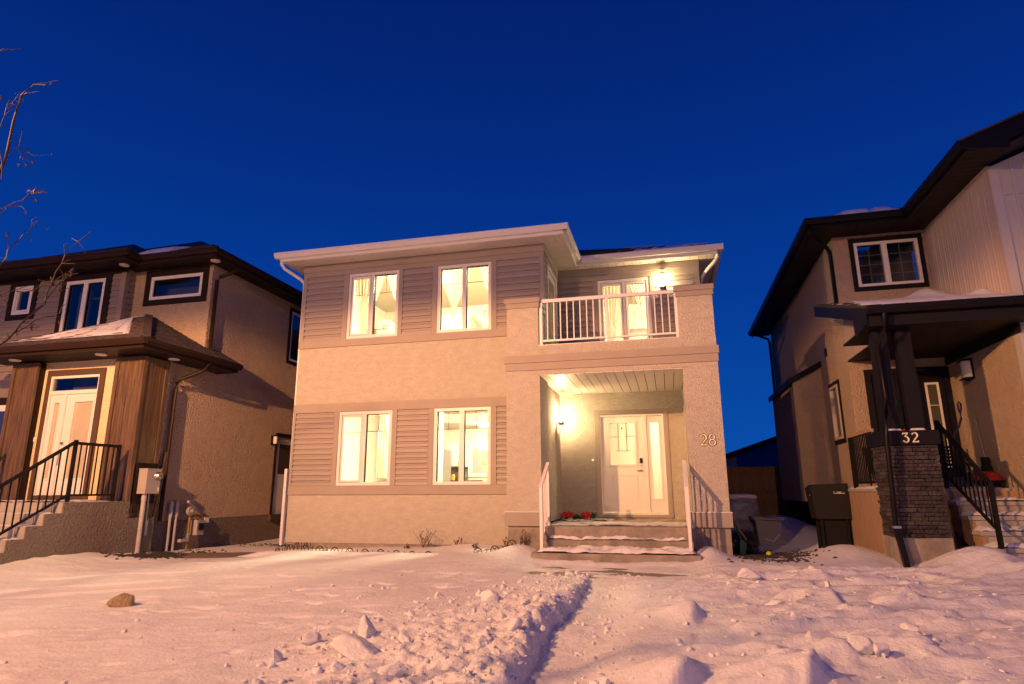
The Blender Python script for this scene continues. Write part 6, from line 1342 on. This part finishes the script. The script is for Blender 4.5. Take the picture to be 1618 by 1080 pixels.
for k in range(120):
    y = 3.7 + 5.6 * rl.random() ** 1.15; pl = float(path_left(np.array([y]))[0]); wd = 0.35 + 1.9 * max(0, min(1, (9.6 - y) / 3.6))
    x = pl - 0.05 - wd * rl.random() ** 1.4; s = min(0.10, 0.017 * (1 / (rl.random() + 0.12)) ** 0.85)
    lump(x, y, s, label='rough lump of shovelled snow in the heap left of the trodden path', group='snow lumps heaped left of the path', seed=k)
for k in range(46):
    x, y = rl.uniform(-0.6, 3.6), rl.uniform(4.2, 9.6); s = min(0.085, 0.02 * (1 / (rl.random() + 0.2)) ** 0.9)
    lump(x, y, s, label='small snow lump scattered on the wind-carved snow right of the path', group='snow lumps scattered right of the path', seed=k + 300)
for k in range(26):
    x, y = rl.uniform(-6.2, -3.3), rl.uniform(3.8, 8.8); s = rl.uniform(0.018, 0.045)
    lump(x, y, s, label='tiny snow lump lying alone on the smooth left lawn', group='snow lumps on the smooth left lawn', seed=k + 600)
def rubble(name, pts, seed, label):
    r_ = np.random.default_rng(seed); base = []
    for me in [chunk_mesh(200 + q_, 0.75, 9, True, 1) for q_ in range(6)]:
        v = np.zeros(len(me.vertices) * 3, np.float32); me.vertices.foreach_get('co', v); base.append((v.reshape(-1, 3), [tuple(p.vertices) for p in me.polygons]))
    V = []; Fc = []; off = 0
    X = np.array([p[0] for p in pts]); Y = np.array([p[1] for p in pts]); Zg = ground(X, Y)
    for i, (x, y, s) in enumerate(pts):
        v, f = base[int(r_.integers(len(base)))]; a, c_ = r_.uniform(0, 6.28), r_.uniform(-0.9, 0.9)
        Rz = np.array([[math.cos(a), -math.sin(a), 0], [math.sin(a), math.cos(a), 0], [0, 0, 1]]); Rx = np.array([[1, 0, 0], [0, math.cos(c_), -math.sin(c_)], [0, math.sin(c_), math.cos(c_)]])
        V.append((v * np.array([s, s * r_.uniform(.6, 1.1), s * r_.uniform(.6, 1.1)])) @ (Rz @ Rx).T + np.array([x, y, Zg[i] + s * 0.22])); Fc += [tuple(q + off for q in p) for p in f]; off += len(v)
    me = bpy.data.meshes.new(name); me.from_pydata(np.concatenate(V).tolist(), [], Fc); me.materials.append(M['snow'])
    o = bpy.data.objects.new(name, me); COL.objects.link(o); o['kind'] = 'stuff'; o['label'] = label; return o
pts = []; rq = random.Random(91)
for k in range(3400):
    y = 3.6 + 6.0 * rq.random() ** 1.1; pl = float(path_left(np.array([y]))[0]); wd = 0.4 + 2.1 * max(0, min(1, (9.8 - y) / 3.8))
    x = pl + 0.06 - wd * rq.random() ** 1.7
    if fbm(np.array([x * 2.2]), np.array([y * 2.2]), 83, 3)[0] < 0.40: continue
    pts.append((x, y, min(0.05, 0.007 * (1 / (rq.random() + 0.10)) ** 0.85)))
rubble('snow_rubble', pts, 5, 'fine broken snow strewn over the heap left of the path')
pts = []
for k in range(1100):
    y = 3.8 + 6.2 * rq.random(); x = -0.80 + rq.gauss(0.05, 0.16) if rq.random() < 0.45 else rq.uniform(-0.7, 3.4)
    pts.append((x, y, min(0.05, 0.007 * (1 / (rq.random() + 0.08)) ** 0.85)))
rubble('snow_rubble', pts, 6, 'fine broken snow along the right lip of the path and beyond')
BIG = [(-2.62, 5.20, 0.30, (1.25, 0.9, 0.55), 'large tilted snow slab in front of the heap left of the path'), (-2.80, 5.75, 0.17, (0.9, 0.8, 1.35), 'peaked snow lump standing up behind the tilted slab'),
       (-2.35, 5.62, 0.15, (1.0, 0.8, 0.9), 'blocky snow lump just right of the peaked one'), (-3.22, 5.52, 0.16, (1.3, 0.7, 0.8), 'long low snow lump left of the peaked one'),
       (-3.25, 5.02, 0.11, (0.8, 0.6, 1.5), 'pointed shark-fin snow lump at the left end of the heap'), (-2.02, 7.25, 0.17, (1.1, 0.9, 0.9), 'cube-like snow block in the middle of the heap, far back'),
       (-1.62, 5.55, 0.15, (1.2, 0.8, 0.8), 'rounded snow block on the edge of the trodden path'), (-2.1, 4.75, 0.14, (1.3, 0.9, 0.8), 'angular snow block low in the front of the heap'),
       (-1.55, 6.9, 0.12, (1.3, 0.8, 0.8), 'snow block near the far end of the path bank'), (-2.75, 7.5, 0.11, (1.2, 0.8, 0.7), 'lone grey-topped snow lump behind the heap on the left')]
for k, (x, y, s, sc, lab) in enumerate(BIG): lump(x, y, s * 0.82, me=chunk_mesh(300 + k, 0.8, 13, True, 4), rot=(0.25 * math.sin(k * 2.1), 0.3 * math.cos(k * 1.7), k * 1.3), sc=sc, sink=0.28, label=lab, name='snow_block', seed=k)
BIGR = [(1.40, 6.02, 0.17, (0.95, 0.9, 0.95), 'broad snow block with a cracked face casting shadow on the right'), (1.56, 6.00, 0.13, (0.6, 0.9, 1.1), 'thin snow slab leaning against the cracked block on the right'),
        (0.92, 9.05, 0.24, (1.1, 0.8, 0.55), 'pale flat snow chunk below the right end of the steps'), (1.98, 6.55, 0.10, (1.3, 0.8, 0.6), 'small tilted snow slab right of the cracked block'), (1.75, 8.55, 0.09, (1.3, 0.7, 0.8), 'small upright snow chip far right of the path'),
        (1.05, 7.75, 0.13, (1.2, 0.8, 0.7), 'angular snow chip behind the carved ridge right of the path'), (-0.55, 5.0, 0.10, (0.8, 0.7, 1.2), 'upright snow lump on the right lip of the path')]
for k, (x, y, s, sc, lab) in enumerate(BIGR): lump(x, y, s * 0.85, me=chunk_mesh(400 + k, 0.8, 13, True, 4), rot=(0.2 * math.sin(k * 1.1), 0.25 * math.cos(k * 2.3), k * 1.9), sc=sc, sink=0.22, label=lab, name='snow_block', seed=k)
# rock
me = chunk_mesh(512, 0.62, 9, True, 4); me.materials.clear(); me.materials.append(M['rock']); me.name = 'rock'
_v = np.zeros(len(me.vertices) * 3, np.float32); me.vertices.foreach_get('co', _v); _v = _v.reshape(-1, 3)
_v[:, 2] *= np.where(_v[:, 0] < 0, np.clip(1 + 0.75 * _v[:, 0], 0.25, 1), 1); _v[:, 0] *= np.where(_v[:, 0] < 0, 1.5, 1.0); me.vertices.foreach_set('co', _v.ravel()); me.update()
ob = bpy.data.objects.new('rock', me); COL.objects.link(ob); ob.location = (-6.30, 6.50, gz_at(-6.3, 6.5) + 0.015); ob.scale = (0.165, 0.16, 0.20); ob.rotation_euler = (0, 0.05, 0.25)
tag(ob, 'brown frost-crusted rock poking out of the snow on the left lawn', 'rock')

# ------------------------------------------------------------------ gravel showing through
def scatter(name, m, pts, sizes, seed, label, flat=0.6):
    r_ = random.Random(seed); b = MB()
    for (x, y, z), s in zip(pts, sizes):
        n = 5; a0 = r_.uniform(0, 6.28); top = [(x + s * r_.uniform(.7, 1.1) * math.cos(a0 + 6.283 * k / n), y + s * r_.uniform(.7, 1.1) * math.sin(a0 + 6.283 * k / n), z + s * r_.uniform(0.2, 0.35)) for k in range(n)]
        bot = [(x + (p[0] - x) * 1.05, y + (p[1] - y) * 1.05, z - s * 0.5) for p in top]; pk = (x, y, z + s * flat)
        b.add(top + bot + [pk], [(k, (k + 1) % n, 2 * n) for k in range(n)] + [(n + k, n + (k + 1) % n, (k + 1) % n, k) for k in range(n)])
    o = b.build(name, m, kind='stuff'); o['label'] = label; return o
def blob(n, cx, cy, sx, sy, seed, smin, smax):
    r_ = random.Random(seed); P = []; S = []
    while len(P) < n:
        x, y = r_.gauss(cx, sx), r_.gauss(cy, sy)
        if fbm(np.array([x * 3.1]), np.array([y * 3.1]), seed, 3)[0] < 0.46 and r_.random() < 0.8: continue
        P.append((x, y, gz_at(x, y) + 0.004)); S.append(r_.uniform(smin, smax))
    return P, S
p, s = blob(1500, -9.40, 10.70, 0.26, 0.42, 3, 0.014, 0.036); scatter('gravel', 'gravel', p, s, 1, 'dark gravel showing through the snow below the electricity meter')
p, s = blob(900, 1.55, 12.1, 0.30, 0.62, 4, 0.012, 0.034); scatter('gravel', 'gravel', p, s, 2, 'dark gravel in the gap between the lit house and house 32')
p, s = blob(260, -8.9, 13.9, 0.45, 0.35, 6, 0.015, 0.03); scatter('gravel', 'gravel', p, s, 5, 'dark gravel strip deep between the tan house and the lit house')

# ------------------------------------------------------------------ garden edging of wire hoops
t = thing('garden_edging', 'low black wire hoop edging half buried along the lit house', 'edging', (-5.0, 11.15, 0.35))
def hoop(cx, cy, top, along, r=0.074):
    ux, uy = along; b = MB()
    pts = [(cx + ux * r * math.cos(a), cy + uy * r * math.cos(a), top - r + r * math.sin(a)) for a in [math.pi * k / 10 for k in range(11)]]
    pts = [(pts[0][0], pts[0][1], top - 0.2)] + pts + [(pts[-1][0], pts[-1][1], top - 0.2)]
    b.tube(pts, 0.0085, 5); zb = top - r
    b.tube([(cx, cy, zb - 0.1), (cx, cy, zb + 0.02)], 0.005, 5)
    for s_ in (-1, 1): b.tube([(cx, cy, zb + 0.015), (cx + s_ * ux * r * 0.62, cy + s_ * uy * r * 0.62, zb + r * 0.72)], 0.005, 5)
    b.build('hoop', 'black_metal', t)
    MB().tube([(cx + ux * 0.155, cy + uy * 0.155, top - 0.2), (cx + ux * 0.155, cy + uy * 0.155, top - 0.035)], 0.006, 5).lathe((cx + ux * 0.155, cy + uy * 0.155, top - 0.035), [(0.008, 0), (0.011, 0.008), (0.003, 0.02)], 6).build('stake', 'black_metal', t)
hx = -7.10; k = 0
while hx < -2.5:
    g_ = gz_at(hx, 11.15); prot = 0.105 - 0.085 * min(1, k / 8) if k < 10 else (-0.01 if k < 12 else 0.085)
    hoop(hx, 11.15, g_ + prot, (1, 0)); hx += 0.311; k += 1
for j in range(4): hoop(-7.42 + 0.02 * j, 11.22 + j * 0.30, gz_at(-7.42, 11.22 + j * .3) + 0.115 + 0.012 * j, (0.05, 1))
MB().bar((-7.35, 11.15, gz_at(-7.3, 11.15) + 0.012), (-6.3, 11.15, gz_at(-6.3, 11.15) + 0.012), 0.008, 0.008).bar((-3.45, 11.15, gz_at(-3.4, 11.15) + 0.005), (-2.7, 11.15, gz_at(-2.7, 11.15) + 0.01), 0.008, 0.008).build('wire', 'black_metal', t)

# ------------------------------------------------------------------ dry stems
def twiggy(x, y, h, n, seed, label, spread=0.5, bud=True):
    t = thing('dry_shrub', label, 'shrub', (x, y, gz_at(x, y))); r_ = random.Random(seed); b = MB(); lf = MB(); z0 = gz_at(x, y) - 0.03
    for k in range(n):
        a = r_.uniform(0, 6.28); l = h * r_.uniform(0.5, 1.0); s = r_.uniform(0.15, spread); p = Vector((x + r_.uniform(-.05, .05), y + r_.uniform(-.04, .04), z0)); pts = [p]; d = Vector((math.cos(a) * s, math.sin(a) * s * .6, 1)).normalized()
        for i in range(5):
            d = (d + Vector((r_.gauss(0, .12), r_.gauss(0, .12), r_.gauss(0.02, .08)))).normalized(); pts.append(pts[-1] + d * l / 5)
        b.tube(pts, [0.006, 0.005, 0.005, 0.004, 0.003, 0.002], 5)
        for i in (2, 3, 4):
            e = pts[i] + Vector((r_.gauss(0, .5), r_.gauss(0, .4), r_.uniform(.2, .8))).normalized() * l * 0.22; b.tube([pts[i], e], [0.003, 0.002], 4)
            if bud and r_.random() < 0.6: lf.lathe((e.x, e.y, e.z), [(0.001, -.015), (0.012, 0), (0.001, .018)], 5)
    b.build('stems', 'twig', t)
    if lf.v: lf.build('dry_heads', 'dead_leaf', t, kind='stuff')
twiggy(-4.72, 12.05, 0.46, 9, 2, 'tall dry branching shrub against the lit house between the lower windows', 0.6)
twiggy(-5.0, 11.85, 0.13, 9, 3, 'flat clump of brown dead leaves left of the tall dry shrub', 0.9)
twiggy(-4.05, 12.1, 0.20, 7, 4, 'sparse dry stems right of the tall dry shrub', 0.5)
twiggy(-3.05, 12.05, 0.24, 7, 5, 'sparse dry stems beside the left porch pier', 0.5)
twiggy(-3.55, 11.6, 0.12, 6, 6, 'low dry tuft in the snow mound below the kitchen window', 0.9)
twiggy(-2.6, 11.45, 0.30, 10, 7, 'dark dry tuft against the concrete foot of the left pier', 0.7)

# ------------------------------------------------------------------ young bare tree at the left border
T = thing('bare_tree', 'slender young bare tree with a few dry leaves at the left border', 'tree', (-4.86, 2.62, 0.05))
rt_ = random.Random(19); leaves = MB(); twigs = MB()
trunk = [(-4.86, 2.62, 0.0), (-4.80, 2.64, 0.8), (-4.70, 2.68, 1.5), (-4.52, 2.72, 2.1), (-4.36, 2.76, 2.7), (-4.22, 2.80, 3.2), (-4.12, 2.83, 3.65), (-4.12, 2.83, 3.93), (-4.11, 2.84, 4.13), (-4.09, 2.86, 4.20)]
MB().tube(trunk, [0.034, 0.030, 0.026, 0.020, 0.016, 0.012, 0.009, 0.007, 0.0055, 0.0045], 8).build('trunk', 'bark', T)
def leaf_at(p):
    a = rt_.uniform(0, 6.28); d = Vector((math.cos(a) * .3, math.sin(a) * .3, -1)).normalized() * rt_.uniform(0.03, 0.05); s_ = Vector((-math.sin(a), math.cos(a), 0)) * 0.009; c = Vector((math.cos(a), math.sin(a), 0)) * 0.008
    leaves.add([p, p + d * .45 + s_, p + d, p + d * .45 - s_, p + d * .5 + c], [(0, 1, 4), (1, 2, 4), (2, 3, 4), (3, 0, 4)])
def branch(pts, r0, n_tw=6, n_lf=3, rend=0.0025):
    P = [Vector(p) for p in pts]; out = [P[0]]
    for i in range(len(P) - 1):
        for k in range(1, 4): out.append(P[i].lerp(P[i + 1], k / 3) + Vector((rt_.gauss(0, .006), rt_.gauss(0, .006), rt_.gauss(0, .006))) * (0 if k == 3 else 1))
    r0 = r0 * 0.68; n = len(out); MB().tube(out, [r0 + (rend - r0) * i / (n - 1) for i in range(n)], 6).build('branch', 'bark', T)
    for k in range(n_tw):
        i = rt_.randrange(n // 4, n); p = out[i]; d = Vector((rt_.gauss(0.25, .5), rt_.gauss(.1, .4), rt_.gauss(0.15, .5))).normalized(); e = p + d * rt_.uniform(0.04, 0.13)
        e2 = e + Vector((rt_.gauss(0, .02), rt_.gauss(0, .02), rt_.uniform(-0.05, 0.03))); twigs.tube([p, e, e2], [0.0026, 0.002, 0.0012], 4)
        if k < n_lf: leaf_at(e2)
branch([(-4.52, 2.72, 2.1), (-4.25, 2.82, 2.28), (-4.03, 2.95, 2.41), (-3.98, 3.02, 2.57), (-3.92, 3.1, 2.71), (-3.90, 3.12, 2.94), (-3.86, 3.16, 3.12), (-3.80, 3.24, 3.27)], 0.013, 10, 4)
branch([(-3.95, 3.05, 2.64), (-3.90, 3.12, 2.80), (-3.84, 3.18, 2.95)], 0.006, 5, 3)
branch([(-3.99, 3.0, 2.50), (-3.93, 3.07, 2.60), (-3.86, 3.16, 2.66)], 0.005, 5, 3)
branch([(-4.36, 2.76, 2.7), (-4.18, 2.84, 2.80), (-4.08, 2.89, 2.92), (-4.05, 2.93, 3.08), (-4.02, 2.97, 3.2), (-3.99, 3.01, 3.27)], 0.009, 7, 3)
branch([(-4.22, 2.80, 3.2), (-4.13, 2.84, 3.28), (-4.07, 2.91, 3.37), (-4.03, 2.96, 3.45), (-3.99, 3.01, 3.50)], 0.007, 8, 5)
branch([(-4.12, 2.83, 3.70), (-4.06, 2.90, 3.74), (-4.04, 2.94, 3.72), (-4.04, 2.95, 3.66)], 0.005, 5, 3)
branch([(-4.11, 2.84, 4.10), (-4.10, 2.86, 4.19), (-4.07, 2.9, 4.25), (-4.01, 2.99, 4.33)], 0.006, 3, 0)
branch([(-4.12, 2.83, 3.5), (-4.16, 2.78, 3.8), (-4.15, 2.79, 4.0), (-4.13, 2.82, 4.08)], 0.006, 5, 3)
branch([(-4.36, 2.76, 2.7), (-4.22, 2.80, 2.64), (-4.06, 2.91, 2.73), (-3.96, 3.05, 2.80), (-3.88, 3.16, 2.93), (-3.83, 3.22, 2.96)], 0.006, 6, 3)
branch([(-4.22, 2.8, 3.2), (-4.35, 2.6, 3.7), (-4.28, 2.66, 4.2), (-4.2, 2.72, 4.4), (-4.17, 2.75, 4.43)], 0.008, 5, 2)
branch([(-4.7, 2.68, 1.5), (-4.9, 2.5, 2.2), (-5.0, 2.4, 3.0)], 0.012, 5, 2)
twigs.build('twigs', 'bark', T, kind='stuff'); leaves.build('dry_leaves', 'dead_leaf', T, kind='stuff')

# ------------------------------------------------------------------ the street lamps that light the scene
for k, ((lx, ly, lz), pw, colr, ang, bl) in enumerate(STREET):
    t = thing('street_lamp', ('short sodium street lamp standing left of the camera by the lawns', 'tall sodium street lamp across the street, behind and left of the camera', 'distant tall sodium street lamp far behind the camera')[k], 'street lamp', (lx - 0.9, ly - 0.6, -0.1))
    MB().tube([(lx - 0.9, ly - 0.6, -0.3), (lx - 0.9, ly - 0.6, lz + 0.05), (lx - 0.75, ly - 0.5, lz + 0.2), (lx - 0.2, ly - 0.13, lz + 0.22)], [0.08, 0.06, 0.045, 0.04], 10).build('pole', 'metal', t)
    MB().lathe((lx, ly, lz), [(0.17, 0.06), (0.2, 0.1), (0.15, 0.24), (0.03, 0.3)], 16).build('head', 'meter_grey', t)
    MB().lathe((lx, ly, lz), [(0.12, 0.062), (0.12, 0.075)], 16).build('lens', 'street_on', t)
